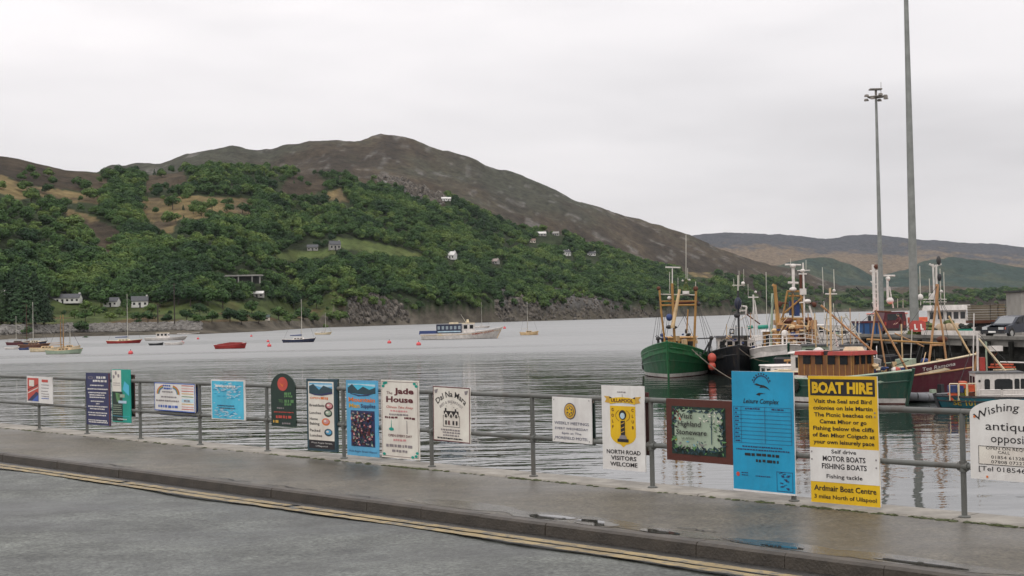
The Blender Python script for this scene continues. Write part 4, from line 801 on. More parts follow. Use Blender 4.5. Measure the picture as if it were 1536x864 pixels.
for x in (x0, .15, .54, x1): p.rect("timetable_rule", NAVYP, x - .0025, zb_, x + .0025, zt_, 3)
p.lines(NAVYP, .22, .46, .69, .012, SR); p.lines(NAVYP, .65, .86, .69, .012, SR)
for k in range(9): p.lines(NAVYP, .05, .13, .688 - k * .0334, .011, SR)
p.lines(NAVYP, .16, .82, .375, .010, SR); p.lines(NAVYP, .06, .92, .350, .010, SR)
p.lines(BLACKP, .2, .77, .31, .022, SR); p.lines(BLACKP, .38, .80, .262, .022, SR); p.lines(NAVYP, .37, .62, .135, .008, SR)
p.ell("emblem", REDP, .08, .14, .03, .02, 2, 7); p.lines(NAVYP, .14, .25, .155, .007, SR); p.lines(NAVYP, .14, .25, .135, .007, SR); p.frame("map_print", NAVYP, .71, .025, .965, .185, .006, 2)
for i in range(14): x, z = SR.uniform(.73, .9), SR.uniform(.04, .17); p.poly("map_print", NAVYP, [(x, z), (x + SR.uniform(.03, .06), z + SR.uniform(-.02, .02)), (x + .05, z + .006), (x, z + .006)], 3)
p.rect("border_stripe", WHITEP, 0, 0, 1, .014, 2); p.finish()
# 15 boat hire
p = board("sign_board", "tall yellow, black and white boat hire sign nearly reaching the pavement", 1212.5, 1316, (562.5, 566.5), (753.5, 760), YELP, CREAMP, off=.06)
p.rect("print_panel", BLACKP, .03, .845, .97, .975, 1); p.rect("print_panel", WHITEP, 0, .165, 1, .435, 1); p.rect("print_panel", YELP, .0, .0, 1, .012, 2)
p.text("BOAT HIRE", .5, .91, .084, YELP, w=.88, bold=.05, layer=3)
for k, (tx_, w2) in enumerate((("Visit the Seal and Bird", .84), ("colonies on Isle Martin", .86), ("The Picnic beaches on", .84), ("Camas Mhor or go", .68), ("Fishing below the cliffs", .88), ("of Ben Mhor Coigach at", .90), ("your own leisurely pace", .88))): p.text(tx_, .5, .803 - k * .0535, .031, BLACKP, w=w2, bold=.022)
p.text("Self drive", .5, .408, .030, BLACKP, w=.36, bold=.015); p.text("MOTOR BOATS", .5, .352, .040, BLACKP, w=.62, bold=.022); p.text("FISHING BOATS", .5, .292, .040, BLACKP, w=.65, bold=.022); p.text("Fishing tackle", .5, .213, .031, BLACKP, w=.52, bold=.015)
p.text("Ardmair Boat Centre", .5, .118, .042, BLACKP, w=.90, bold=.018); p.text("3 miles North of Ullapool", .5, .05, .031, BLACKP, w=.90, bold=.015)
for a, b_ in ((.03, .40), (.03, .34), (.96, .36), (.96, .30), (.96, .69), (.96, .72)): p.ell("screw", GREYP, a, b_, .012, None, 3, 8)
p.finish()
# 16 wishing well antiques
ar = [(0, 0), (1, 0), (1, .80)] + [(.5 + .5 * math.cos(t), .80 + .2 * math.sin(t)) for t in np.linspace(.15, math.pi - .15, 16)] + [(0, .80)]
p = board("sign_board", "white arch topped Wishing Well antiques sign at the right end of the railing", 1453, 1583, (596, 601), (716.5, 727), WHITEP, off=.07, outline=ar)
w_, hh_ = p.size
p.text("Wishing Well", .5, .905, .095, BLACKP, w=.92, arc=.78 * w_, shear=.12); p.text("antiques", .50, .665, .10, BLACKP, w=.62); p.text("opposite", .50, .515, .10, BLACKP, w=.50)
p.rect("print_panel", CREAMP, .10, .185, .90, .415, 1); p.frame("border_stripe", BLACKP, .10, .185, .90, .415, .006, 2)
p.text("OPEN ON REQUEST", .48, .39, .034, BLACKP, w=.58); p.text("CALL", .40, .345, .034, BLACKP, w=.14); p.text("01854 613285", .46, .283, .038, BLACKP, w=.42); p.text("07808 072271", .46, .225, .038, BLACKP, w=.42); p.text("[Tel 018546 5265]", .52, .135, .055, BLACKP, w=.84)
for a, b_ in ((.06, .77), (.2, .035), (.7, .03)): p.ell("screw", ORANGEP, a, b_, .014, None, 3, 8)
p.finish()

# repairs and cracks in the road and pavement
q = random.Random(77)
CRK = pm("crack_filler", (.022, .02, .018), .7, var=.3)
for px, n0, ln in ((140, KN - .19, 1.2), (315, KN - .19, .9), (400, KN - .19, 1.0), (510, KN - .18, 1.0), (1015, KN - .55, .5), (1080, KN - .25, .35)):
    s0_ = FPs(px, n0); mb = MB(); prev = None; n_ = 12
    for i in range(n_ + 1):
        s_ = s0_ + ln * i / n_; o_ = n0 + q.uniform(-.02, .02) + .02 * math.sin(i); w_ = .009 * math.sin(math.pi * (i + .5) / (n_ + 1)) + .004; cur = (G(s_, o_ - w_, .0075), G(s_, o_ + w_, .0075))
        if prev: mb.add([prev[0], prev[1], cur[1], cur[0]], [(0, 1, 2, 3)])
        prev = cur
    tag(struct(mb.build("pavement_crack", CRK)), "dark crack in the pavement just behind the kerb")
# ------------------------------------------------------------------ harbour paints
def paint(name, r, g, b, k=1.15, rough=.48, var=.22, scale=1.6): return weathered(name, tuple(min(.8, c * .92) for c in lin(r, g, b, k)), rough, amount=.32 if min(r, g, b) > 140 else .6)
GREENH = paint("green_hull_paint", 14, 84, 48, 1.1); GREENL = paint("light_green_strake_paint", 26, 98, 54, 1.1); BLACKH = paint("black_hull_paint", 24, 26, 34, 1.0); WHITEH = paint("white_boat_paint", 212, 206, 200, 1.2, var=.12); DGREENH = paint("dark_green_hull_paint", 12, 62, 48, 1.1)
MAROONH = paint("maroon_hull_paint", 84, 26, 40, 1.1); TEALH = paint("teal_hull_paint", 30, 100, 112, 1.1); ANTIF = paint("antifouling", 92, 42, 34, 1.0, .8); REDR = paint("red_roof_paint", 172, 58, 50, 1.05); ORNG = paint("orange_paint", 206, 88, 52, 1.15); VARN = paint("varnished_plank", 122, 78, 40, 1.15, .4, .3, 5); SPARY = paint("yellow_spar_paint", 166, 124, 66, 1.15); SPARO = paint("orange_spar_paint", 178, 134, 92, 1.15); SPARP = paint("pale_timber_spar", 214, 184, 140, 1.1)
WOODD = paint("dark_deck_planks", 74, 60, 48, 1.0, .8, .3, 3); RUST = paint("rusty_steel", 96, 54, 38, 1.0, .8, .5, 2); DKST = paint("dark_steel", 36, 38, 42, 1.0, .5); BLUEC = paint("blue_tarpaulin", 44, 66, 120, 1.0, .6); NAVYH = paint("navy_hull_paint", 34, 44, 72, 1.0); GREYH = paint("grey_rubber", 120, 122, 126, 1.0, .5); CREAMH = paint("cream_boat_paint", 216, 200, 168, 1.15); BROWNH = paint("brown_hull_paint", 96, 60, 44, 1.05); REDH = paint("red_hull_paint", 156, 42, 40, 1.05); BUOYP = paint("pink_buoy_plastic", 226, 84, 88, 1.1); BUOYO = paint("orange_buoy_plastic", 190, 78, 62, 1.0); ALU = paint("mast_aluminium", 196, 192, 180, 1.1, .4); TEALN = paint("teal_plastic", 30, 140, 120, 1.1); OLIVE = paint("olive_canvas", 92, 104, 52, 1.0, .8); NETM = paint("dark_net_twine", 44, 48, 44, 1.0, .95, .6, 12); SACK = paint("beige_sack", 176, 156, 132, 1.1, .9, .3, 4); YELB = paint("yellow_cloth", 200, 170, 50, 1.1)
GLASSD = bpy.data.materials.new("dark_window_glass"); GLASSD.use_nodes = True; b = GLASSD.node_tree.nodes['Principled BSDF']; b.inputs['Base Color'].default_value = (.018, .02, .022, 1); b.inputs['Roughness'].default_value = .06
ROPE = pm("rope", (.14, .12, .09), .9, var=.2); WIRE = pm("rigging_wire", (.05, .05, .05), .5, var=0)

def smooth(t): t = max(0, min(1, t)); return t * t * (3 - 2 * t)
class Hull:
    def __init__(s, root, L, B, zb, zm, zs, draft=.6, rake=1.0, sternw=.75, mats=(), flare=.62, entry=1.8, deck=.7, strake=.28, boot=.22, plank=None, gun=None, deckmat=None, sheer2=None):
        s.__dict__.update(locals()); s.root = root
        ts = [0, .06, .14, .24, .36, .48, .58, .67, .75, .82, .88, .93, .965, .988, 1.0]; K = len(ts)
        mb = MB(); lv = 7
        for side in (1, -1):
            base = len(mb.v)
            for t in ts:
                for z in s.levels(t): mb.v.append(s.pt(t, z, side))
            for i in range(K - 1):
                for j in range(lv - 1):
                    a = base + i * lv + j; q = (a, a + lv, a + lv + 1, a + 1)
                    mb.f.append(q if side < 0 else q[::-1]); mb.m.append(min(j, 5))
        h = K * lv
        for j in range(lv - 1): mb.f.append((j, j + 1, h + j + 1, h + j)); mb.m.append(min(j, 5))
        m = list(mats); mm = [m[0], m[1], m[2], m[2], m[3], m[3]]
        s.obj = mb.build("hull", mm, root)
        bw = MB(); n = len(ts)                                   # inner face of the bulwark
        for side in (1, -1):
            o = len(bw.v)
            for t in ts:
                x, y, z = s.pt(t, s.sheer(t), side); yy = side * max(.0, abs(y) - .09); bw.v += [(x - (.12 if t > .9 else 0), yy, z - .01), (x - (.12 if t > .9 else 0), yy, s.sheer(t) - deck)]
            for i in range(n - 1): q = (o + 2 * i, o + 2 * i + 1, o + 2 * i + 3, o + 2 * i + 2); bw.f.append(q if side < 0 else q[::-1]); bw.m.append(0)
        bw.build("bulwark", gun or m[3], root)
        dk = MB(); o = 0
        for t in ts:
            zz = s.sheer(t) - deck; x, y, z = s.pt(t, zz, 1); dk.v += [(x - .05, max(0, abs(y) - .06), zz), (x - .05, -max(0, abs(y) - .06), zz)]
        dk.f = [(2 * i, 2 * i + 1, 2 * i + 3, 2 * i + 2) for i in range(n - 1)]; dk.m = [0] * len(dk.f); dk.build("deck", deckmat or WOODD, root)
        g = MB()
        for side in (1, -1):
            pts = [Vector(s.pt(t, s.sheer(t), side)) + Vector((0, -side * .04, .02)) for t in ts]
            for a, b_ in zip(pts[:-1], pts[1:]): g.tube(a, b_, .065, n=5)
        g.tube(s.pt(0, s.sheer(0), 1), s.pt(0, s.sheer(0), -1), .065, n=5); g.build("gunwale", gun or m[3], root)
        if strake:
            g = MB()
            for side in (1, -1):
                pts = [Vector(s.pt(t, s.sheer(t) - strake * s.sheer(t), side)) for t in ts]
                for a, b_ in zip(pts[:-1], pts[1:]): g.tube(a, b_, .05, n=5)
            g.build("rubbing_strake", plank or m[2], root)
        st = MB(); p0 = s.pt(1, -.3, 1); p1 = s.pt(1, s.sheer(1) + .12, 1); st.tube((p0[0] + .02, 0, p0[2]), (p1[0] + .02, 0, p1[2]), .09, .10, n=6); st.build("stem_post", plank or m[2], root)
    def sheer(s, t):
        return s.zm + (s.zb - s.zm) * (max(0, (t - .38) / .62)) ** 2.0 + (s.zs - s.zm) * (max(0, (.38 - t) / .38)) ** 1.6
    def levels(s, t):
        sh = s.sheer(t); return [-s.draft, .05, .05 + s.boot, sh * .52, sh * .74, sh * .88, sh]
    def pt(s, t, z, side):
        sh = s.sheer(t); k = max(0, min(1, (z + .0) / sh)) if z > 0 else 0
        dk = s.B / 2 * ((s.sternw + (1 - s.sternw) * smooth(t / .5)) if t < .5 else (max(0, 1 - ((t - .5) / .5) ** (s.entry + .9))) ** .75)
        wl = s.B / 2 * .93 * ((s.sternw * .85 + (1 - s.sternw * .85) * smooth(t / .45)) if t < .5 else (max(0, 1 - ((t - .5) / .5) ** s.entry)))
        y = wl + (dk - wl) * k ** s.flare
        if z < 0: y *= .55 + .45 * (1 + z / s.draft)
        x = -s.L / 2 + s.L * t + s.rake * (k if z > 0 else z * .3) * max(0, t) ** 5 - (.25 * k * (1 - t) ** 8)
        return (x, side * y, z)
    def letter(s, txt, t0, z0, h, side, mat, name="lettering"):   # letters that follow the hull side
        v, f = text_mesh(txt, 0, .01); cap = text_mesh('H', 0, .01)[0][:, 1].max(); mb = MB(); k = h / cap; x0 = (v[:, 0].max() + v[:, 0].min()) / 2
        pts = []
        for a, b_ in v:
            t = t0 + (a - x0) * k / s.L * (1 if side < 0 else -1); p = s.pt(t, z0 + s.sheer(t) - s.sheer(t0) + (b_ - cap / 2) * k, side); pts.append((p[0] + .01, p[1] + side * .025, p[2]))
        mb.add(pts, f); return mb.build(name, mat, s.root)
def boat(name, label, cat, bow_px, wl_py, L, hd, group=None, at='bow', px2=None):
    """hd: heading of the bow in degrees, 0 to the right, 90 away, -90 to the viewer"""
    p = PZ(bow_px, wl_py, WATER_Z); a = math.radians(hd); d = Vector((math.cos(a), math.sin(a), 0)); c = p - d * (L / 2) if at == 'bow' else p
    return thing(name, label, cat, (c.x, c.y, WATER_Z), a, group)
def windows(parent, origin, ax, up, nrm, w, h, n, wh, z0, mat=None, frac=.7, frame=None):
    o, ax, up, nrm = Vector(origin), Vector(ax), Vector(up), Vector(nrm); cell = w / n
    for i in range(n):
        c = o + ax * (cell * (i + .5)) + up * (z0 + wh / 2) + nrm * .012; a = cell * frac / 2; mb = MB()
        mb.prism([(-a, -wh / 2), (a, -wh / 2), (a, wh / 2), (-a, wh / 2)], c - nrm * .02, ax, up, nrm, .022); ob = mb.build("window", mat or GLASSD, parent)
def house_box(root, name, x, y, z, lx, ly, h, wall, roof, nf=3, ns=2, over=.15, roofh=.10, wf=.38, rake=.0, back=True, plinth=None):
    mb = MB(); P = [(x - lx / 2, z), (x + lx / 2, z), (x + lx / 2 - rake, z + h), (x - lx / 2, z + h)]
    mb.prism(P, (0, y + ly / 2, 0), (1, 0, 0), (0, 0, 1), (0, -1, 0), ly); wh = mb.build(name, wall, root)
    mb = MB(); mb.box((x - rake / 2, y, z + h + roofh / 2 + .003), (lx - rake + 2 * over, ly + 2 * over, roofh), taper=.93); mb.build("roof", roof, wh)
    zw = z + h * .48; hh = h * wf; up = Vector((-rake, 0, h)).normalized()
    if nf: windows(wh, (x + lx / 2 - rake * .48, y - ly / 2 + .06, zw), (0, 1, 0), up, (1, 0, rake / h), ly - .12, 1, nf, hh, 0)
    if ns:
        for sd in (1, -1): windows(wh, (x - lx / 2 + .1, y + sd * ly / 2, zw), (1, 0, 0), (0, 0, 1), (0, sd, 0), lx - .2 - rake * .6, 1, ns, hh, 0, frac=.6)
    if back and nf: windows(wh, (x - lx / 2, y - ly / 2 + .1, zw), (0, 1, 0), (0, 0, 1), (-1, 0, 0), ly - .2, 1, 2, hh, 0, frac=.6)
    return wh
def spar(root, name, mat, d, pts, r, n=6, r2=None):       # spars placed by sight lines at depth d (or (px, py, depth))
    q = [PD(p[0], p[1], p[2] if len(p) > 2 else d) for p in pts]; mb = MB(); r = r * .8 if r > .05 else r; r2 = r2 and r2 * .8
    for a, b_ in zip(q[:-1], q[1:]): mb.tube(a, b_, r, r2 or r, n)
    return mb.build(name, mat, root, world=True)
def rail(root, mat, pts, h, r=.025, name="guard_rail", mids=1):   # stanchions and rails in local coordinates
    mb = MB()
    for p in pts: mb.tube(p, (p[0], p[1], p[2] + h), r, n=5)
    for k in range(mids + 1):
        for a, b_ in zip(pts[:-1], pts[1:]): mb.tube((a[0], a[1], a[2] + h * (k + 1) / (mids + 1)), (b_[0], b_[1], b_[2] + h * (k + 1) / (mids + 1)), r, n=5)
    return mb.build(name, mat, root)
def lbox(root, name, mat, c, d, rz=0, taper=1.0):
    mb = MB(); mb.box(c, d, rz, 0, taper); return mb.build(name, mat, root)
def wbox(root, name, mat, px0, py0, px1, py1, d, depth=.5):
    a, b_ = PD(px0, py0, d), PD(px1, py1, d); mb = MB(); mb.box(((a.x + b_.x) / 2, d, (a.z + b_.z) / 2), (abs(a.x - b_.x), depth, abs(a.z - b_.z))); return mb.build(name, mat, root, world=True)
def wball(root, name, mat, px, py, d, r, sz=1.0):
    mb = MB(); mb.ball(PD(px, py, d), r, 10, 0, sz); return mb.build(name, mat, root, world=True, smooth=True)
def tyre(root, x, y, z, ax='x', R=.36):
    mb = MB(); n = 12
    for i in range(n):
        a, b_ = 2 * math.pi * i / n, 2 * math.pi * (i + 1) / n; f = (lambda t: (x + R * math.cos(t), y, z + R * math.sin(t))) if ax == 'x' else (lambda t: (x, y + R * math.cos(t), z + R * math.sin(t)))
        mb.tube(f(a), f(b_), .11, n=5)
    return mb.build("tyre_fender", NETM, root)
def gear(root, n, x0, x1, y0, y1, z, mats, r, name="deck_gear", s0=.15, s1=.5, hmax=.5):
    for k, m in enumerate(mats):
        mb = MB()
        for i in range(n):
            x, y = r.uniform(x0, x1), r.uniform(y0, y1); a, b_, c = r.uniform(s0, s1), r.uniform(s0, s1), r.uniform(.15, hmax)
            if r.random() < .5: mb.box((x, y, z + c / 2), (a, b_, c), r.uniform(0, 3), taper=r.uniform(.8, 1))
            else: mb.rock((x, y, z + c * .3), a * .7, r, squash=.7)
        o = mb.build(name, m, root); o['kind'] = 'stuff'
r = random.Random(31)

# ---- A green trawler, bow on
A = boat("fishing_boat", "bright green trawler with yellow gantry, bow on, leftmost of the harbour boats", "fishing boat", 1003, 567, 15, -101)
H = Hull(A, 15, 5.4, 2.75, 1.55, 1.6, rake=.9, mats=(ANTIF, WHITEH, GREENH, GREENL), plank=GREENL, gun=GREENL, boot=.26, entry=1.9)
for zf in (.50, .86):
    for sd in (1, -1):
        g = MB(); P_ = [Vector(H.pt(t, H.sheer(t) * zf, sd)) + Vector((0, sd * .015, 0)) for t in (.05, .2, .35, .5, .62, .72, .8, .87, .93, .97, .995)]
        g.path(P_, .045, 5); g.build("knuckle_strake", GREENL if zf > .6 else GREENH, A)
house_box(A, "wheelhouse", -3.2, .1, .85, 2.6, 2.6, 2.05, SPARY, SPARY, 4, 2, .14)
lbox(A, "wheelhouse_front_panel", VARN, (-1.86, .1, 1.35), (.05, 2.5, .9)); lbox(A, "winch", RUST, (1.6, 0, 1.45), (.9, 1.8, .8)); lbox(A, "hatch", WOODD, (-.2, .1, 1.05), (1.4, 1.5, .5))
dA = 114.5
spar(A, "gantry_post", SPARY, dA, [(989, 433), (992, 470), (998, 520)], .10); spar(A, "gantry_post", SPARY, dA, [(1044, 434), (1043, 470), (1041, 520)], .12)
for y0, y1 in ((441.5, 442.5), (452, 451.5), (458, 457.5)): spar(A, "crossbar", SPARY if y0 > 450 else ALU, dA, [(991, y0), (1044, y1)], .06 if y0 < 458 else .09)
spar(A, "crossbar", RUST, dA + .3, [(1008, 455), (1048, 453)], .12)
wball(A, "block", RUST, 988, 432.5, dA, .16); wball(A, "block", RUST, 1043.5, 433, dA, .2); wball(A, "block", DKST, 1048, 456, dA, .16)
spar(A, "mast", SPARY, dA - .2, [(1008, 425), (1012, 516)], .13); spar(A, "derrick_boom", SPARP, dA - 1.2, [(1019.5, 434), (1008.5, 492)], .13, r2=.2); spar(A, "derrick_boom", SPARY, dA, [(1032, 464), (1030, 500)], .07)
spar(A, "radar_post", WHITEH, dA, [(1008.5, 402), (1008.5, 428)], .055); spar(A, "radar_bar", WHITEH, dA, [(998, 401), (1020.5, 401.5)], .07)
spar(A, "aerial", ALU, dA, [(1029, 352), (1029, 425)], .028); spar(A, "aerial", ALU, dA, [(1004.5, 408), (1004.5, 440)], .025); spar(A, "aerial", ALU, dA, [(1043.5, 422), (1043.5, 433)], .025); spar(A, "aerial", ALU, dA, [(1031.5, 402), (1031.5, 420)], .02); spar(A, "aerial", ALU, dA, [(1017, 416), (1017, 440)], .02)
for p in ((1029, 418, 1025, 438), (1029, 418, 1033, 438), (1025, 428, 1032, 428), (1024, 421, 1034, 421)): spar(A, "lattice_strut", OLIVE, dA, [(p[0], p[1]), (p[2], p[3])], .05)
wbox(A, "lamp_box", WHITEH, 1024, 436.5, 1033.5, 441, dA, .3); wball(A, "lamp", WHITEH, 1034, 420, dA, .09); wball(A, "lamp", WHITEH, 1024, 421, dA, .08); wball(A, "lamp", WHITEH, 1004, 447, dA, .16)
wball(A, "folded_tarpaulin", BLUEC, 1004, 476, dA - 1, .26, 1.1); wball(A, "block", DKST, 1003.5, 490.5, dA - 1, .26, .6); wball(A, "block", DKST, 1012, 491, dA - 1, .2, .6); wball(A, "pulley", DKST, 1029, 497, dA, .09, 2.2)
for a in ((1044, 452, 1059, 517), (1046, 455, 1066, 508), (1048, 456, 1062, 516), (990, 455, 984, 510), (992, 460, 987, 510), (990, 440, 977, 526), (1020, 462, 1030, 478), (1028, 470, 1016, 492), (1022, 460, 1040, 505), (1010, 440, 1000, 505), (1007, 440, 997, 505)):
    spar(A, "stay", WIRE, dA, [(a[0], a[1]), (a[2], a[3])], .018, 4)
spar(A, "gallows_post", DKST, dA + 1, [(1067, 506), (1062, 533)], .14); spar(A, "gallows_post", DKST, dA + 1, [(1064, 513), (1055, 531)], .09); spar(A, "gallows_beam", DKST, dA + 1, [(1046, 508), (1070, 507)], .05); wball(A, "block", DKST, 1067, 507, dA + 1, .18)
spar(A, "gallows_post", DKST, dA, [(987, 507), (988, 520)], .13); wball(A, "block", DKST, 987, 508, dA, .16); spar(A, "gallows_beam", DKST, dA, [(986, 508), (1000, 508)], .04)
tyre(A, 1.2, 2.75, .95); tyre(A, -2.5, 2.75, .95); tyre(A, -.6, -2.75, .8)
gear(A, 6, -1.5, 3.5, -1.5, 1.5, .95, (NETM, SPARO, BLUEC), r); H.letter("UL 193", .80, 1.75, .28, 1, WHITEH)
# ---- B black trawler
Bt = boat("fishing_boat", "black hulled trawler with white wheelhouse, bow on, right of the bright green trawler", "fishing boat", 1108, 564, 13, -94)
H = Hull(Bt, 13, 4.3, 2.35, 1.5, 1.6, rake=.7, mats=(ANTIF, BLACKH, BLACKH, BLACKH), plank=DKST, gun=DKST)
house_box(Bt, "wheelhouse", 1.2, .0, .9, 2.2, 2.5, 2.0, WHITEH, BLACKH, 4, 2, .22, .14)
dB = 117
spar(Bt, "mast", DKST, dB, [(1107, 436), (1108.5, 515)], .11); spar(Bt, "crosstree", ALU, dB, [(1098.5, 428), (1117.5, 428)], .04); spar(Bt, "topmast", ALU, dB, [(1107, 413), (1107, 440)], .05)
for x, y in ((1100.5, 418), (1108.5, 406), (1115.5, 404), (1122, 426)): spar(Bt, "aerial", ALU, dB, [(x, y), (x + .3, 430 if x < 1120 else 445)], .02)
wball(Bt, "radar_dome", WHITEH, 1114.5, 425, dB, .15); wball(Bt, "black_ball", DKST, 1105.5, 473, dB, .26, .8); wball(Bt, "bundled_cloth", NAVYH, 1107, 455, dB, .3, 1.7)
for a in ((1111, 459, 1120, 460), (1120, 460, 1118, 474), (1118, 474, 1110, 480), (1111, 459, 1110, 468), (1111, 466, 1119, 466)): spar(Bt, "lamp_frame", WHITEH, dB, [(a[0], a[1]), (a[2], a[3])], .09)
for a in ((1095, 494, 1095, 506), (1101, 494, 1101, 506), (1095, 494, 1101, 494), (1095, 500, 1101, 500), (1113, 490, 1113, 506), (1104, 488, 1104, 506)): spar(Bt, "roof_rail", DKST, dB - .6, [(a[0], a[1]), (a[2], a[3])], .04)
for a in ((1105, 475, 1092, 510), (1104, 472, 1086, 520), (1110, 445, 1126, 508)): spar(Bt, "stay", WIRE, dB, [(a[0], a[1]), (a[2], a[3])], .018, 4)
lbox(Bt, "winch", RUST, (3.6, 0, 1.6), (.7, 1.4, .5)); gear(Bt, 4, 2.5, 4.5, -1, 1, 1.2, (NETM, SPARO), r)
for py in (537, 549):
    p = PD(1068, py, 112.6); b_ = thing("buoy_fender", "orange fender ball, the %s of the two between the green and black trawlers" % ("upper" if py < 540 else "lower"), "fender", p, 0, "orange fender balls"); mb = MB(); mb.ball((0, 0, 0), .34 if py < 540 else .30, 12, 0, 1.15); mb.build("ball", BUOYO, b_, smooth=True); mb = MB(); mb.tube((0, 0, .33), (0, 0, .9), .03); mb.build("lanyard", ROPE, b_)
# ---- B2 white boat behind
B2 = boat("fishing_boat", "small white boat with teal gear and white mast, moored behind the black trawler", "fishing boat", 1140, 549, 10, -84)
H = Hull(B2, 10, 3.8, 1.9, 1.2, 1.3, mats=(ANTIF, WHITEH, WHITEH, WHITEH), plank=DKST)
house_box(B2, "wheelhouse", -1, 0, .6, 2.2, 1.9, 1.7, WHITEH, WHITEH, 3, 2)
d2 = 137
spar(B2, "mast", WHITEH, d2, [(1130, 442), (1131.5, 512)], .10); spar(B2, "crosstree", WHITEH, d2, [(1122.5, 446), (1137.5, 446)], .07)
for a in ((1131, 450, 1126, 506), (1132, 450, 1141, 506), (1133, 460, 1137, 505)): spar(B2, "stay", WHITEH, d2, [(a[0], a[1]), (a[2], a[3])], .045, 5)
wball(B2, "lamp", WHITEH, 1133.5, 438, d2, .12); spar(B2, "net_roll", TEALN, d2 - 1, [(1137, 491), (1152, 490)], .24); spar(B2, "net_roll", TEALN, d2 - 1, [(1122, 492), (1129, 490)], .2); spar(B2, "aerial", ALU, d2, [(1149, 408), (1150.5, 500)], .03); spar(B2, "davit", SAGEP, d2 - 2, [(1159, 440), (1157, 520)], .12); spar(B2, "boom", RUST, d2, [(1118, 470), (1140, 486)], .08); wbox(B2, "locker", WHITEH, 1127, 503, 1151, 510, d2 - 2, .8)
# ---- C white topped green trawler
Cc = boat("fishing_boat", "green trawler with white whaleback bow and crowded yellow gantry, behind the blue sign", "fishing boat", 1183, 566, 16, -98)
H = Hull(Cc, 16, 6.0, 2.45, 1.75, 1.9, rake=1.0, mats=(ANTIF, DGREENH, DGREENH, WHITEH), plank=DGREENH, gun=WHITEH, strake=.26, deckmat=WHITEH, entry=2.2)
house_box(Cc, "wheelhouse", -2.8, 0, 1.1, 2.8, 3.0, 2.2, SPARY, WHITEH, 4, 2)
pts = [(H.pt(t, H.sheer(t), sd)[0] - .1, H.pt(t, H.sheer(t), sd)[1] * .92, H.sheer(t)) for sd, seq in ((1, (.55, .64, .72, .8, .87, .93)), (-1, (.93, .87, .8, .72, .64, .55))) for t in seq]
rail(Cc, WHITEH, pts, .9, .03, mids=2)
H.letter("UL 178", .60, 1.1, .42, -1, WHITEH); H.letter("UL 178", .62, 1.2, .36, 1, WHITEH)
dC = 116
spar(Cc, "gantry_post", SPARY, dC - 2, [(1162, 427), (1166, 470), (1168, 522)], .17); spar(Cc, "gantry_post", SPARY, dC - 2, [(1160, 430), (1162, 427)], .2); spar(Cc, "derrick_post", SAGEP, dC, [(1158.5, 440), (1156.5, 520)], .11)
for a in ((1181, 437, 1173, 482), (1200, 437, 1206, 482), (1180, 437, 1201, 437), (1172, 478.5, 1207, 478.5), (1189, 440, 1189, 520), (1183, 444, 1199, 444), (1176, 470, 1205, 445)): spar(Cc, "gantry_frame", SPARY, dC, [(a[0], a[1]), (a[2], a[3])], .10 if a[1] != 478.5 else .16)
wbox(Cc, "hung_tarpaulin", BLUEC, 1184, 452, 1187.5, 473, dC + .3, .4); wbox(Cc, "hung_tarpaulin", BLUEC, 1191, 450, 1199, 474, dC + .3, .4)
spar(Cc, "mast", WHITEH, dC, [(1189.5, 398), (1190.5, 437)], .15); spar(Cc, "radar_bar", WHITEH, dC, [(1177.5, 397), (1201.5, 397.5)], .09); spar(Cc, "crosstree", WHITEH, dC, [(1182, 424), (1197.5, 424.5)], .12); wball(Cc, "radar_drum", WHITEH, 1189.5, 399, dC, .26, .7); wball(Cc, "mast_cap", WHITEH, 1189.5, 434, dC, .3, .6)
spar(Cc, "mast", WHITEH, dC - 1, [(1204.5, 394), (1206, 440), (1207, 520)], .085); spar(Cc, "crosstree", WHITEH, dC - 1, [(1196, 406), (1215, 405.5)], .04); spar(Cc, "crosstree", WHITEH, dC - 1, [(1198, 411), (1210, 411)], .05); wball(Cc, "lamp", WHITEH, 1204, 406, dC - 1, .2, .7); wbox(Cc, "horn_box", WHITEH, 1200, 433, 1209, 442, dC - 1, .4); wball(Cc, "radar_dome", WHITEH, 1211, 452, dC - 1, .3, .6)
spar(Cc, "lattice_mast", RUST, dC, [(1201, 412), (1201.5, 440)], .14); spar(Cc, "aerial", ALU, dC, [(1209, 390), (1209, 406)], .02); spar(Cc, "aerial", ALU, dC, [(1186, 388), (1186, 397)], .02)
spar(Cc, "outrigger_arm", RUST, dC, [(1167, 454), (1182, 455)], .09); spar(Cc, "outrigger_arm", WHITEH, dC - 1, [(1199, 454), (1216, 453)], .07); spar(Cc, "outrigger_arm", RUST, dC, [(1214, 454), (1223, 456)], .14); wball(Cc, "block", RUST, 1169, 456, dC, .25); wball(Cc, "block", RUST, 1221, 457, dC, .22)
spar(Cc, "derrick_boom", WHITEH, dC - 2, [(1214, 459), (1228, 506)], .08); spar(Cc, "derrick_boom", SPARY, dC - 2, [(1182, 488), (1172, 500)], .09)
for a in ((1164, 440, 1150, 520), (1173, 482, 1168, 520), (1205, 482, 1213, 520), (1195, 480, 1198, 520), (1178, 460, 1172, 478), (1223, 456, 1221, 520), (1168, 458, 1158, 520)): spar(Cc, "stay", SPARO if a[1] > 470 else WIRE, dC, [(a[0], a[1]), (a[2], a[3])], .06 if a[1] > 470 else .02, 4)
wball(Cc, "life_ring", WHITEH, 1177, 500, dC - 3, .27, 1.0); spar(Cc, "vent_pipe", WHITEH, dC - 3, [(1174, 500), (1174, 522)], .1); spar(Cc, "vent_pipe", WHITEH, dC - 3, [(1180, 502), (1180, 522)], .07)
mb = MB(); q = random.Random(3)
for i in range(60):
    a = PD(q.uniform(1162, 1226), q.uniform(482, 512), dC + q.uniform(-2.5, 2)); mb.box(a, (q.uniform(.1, .5), q.uniform(.1, .5), q.uniform(.15, .7)), q.uniform(0, 3))
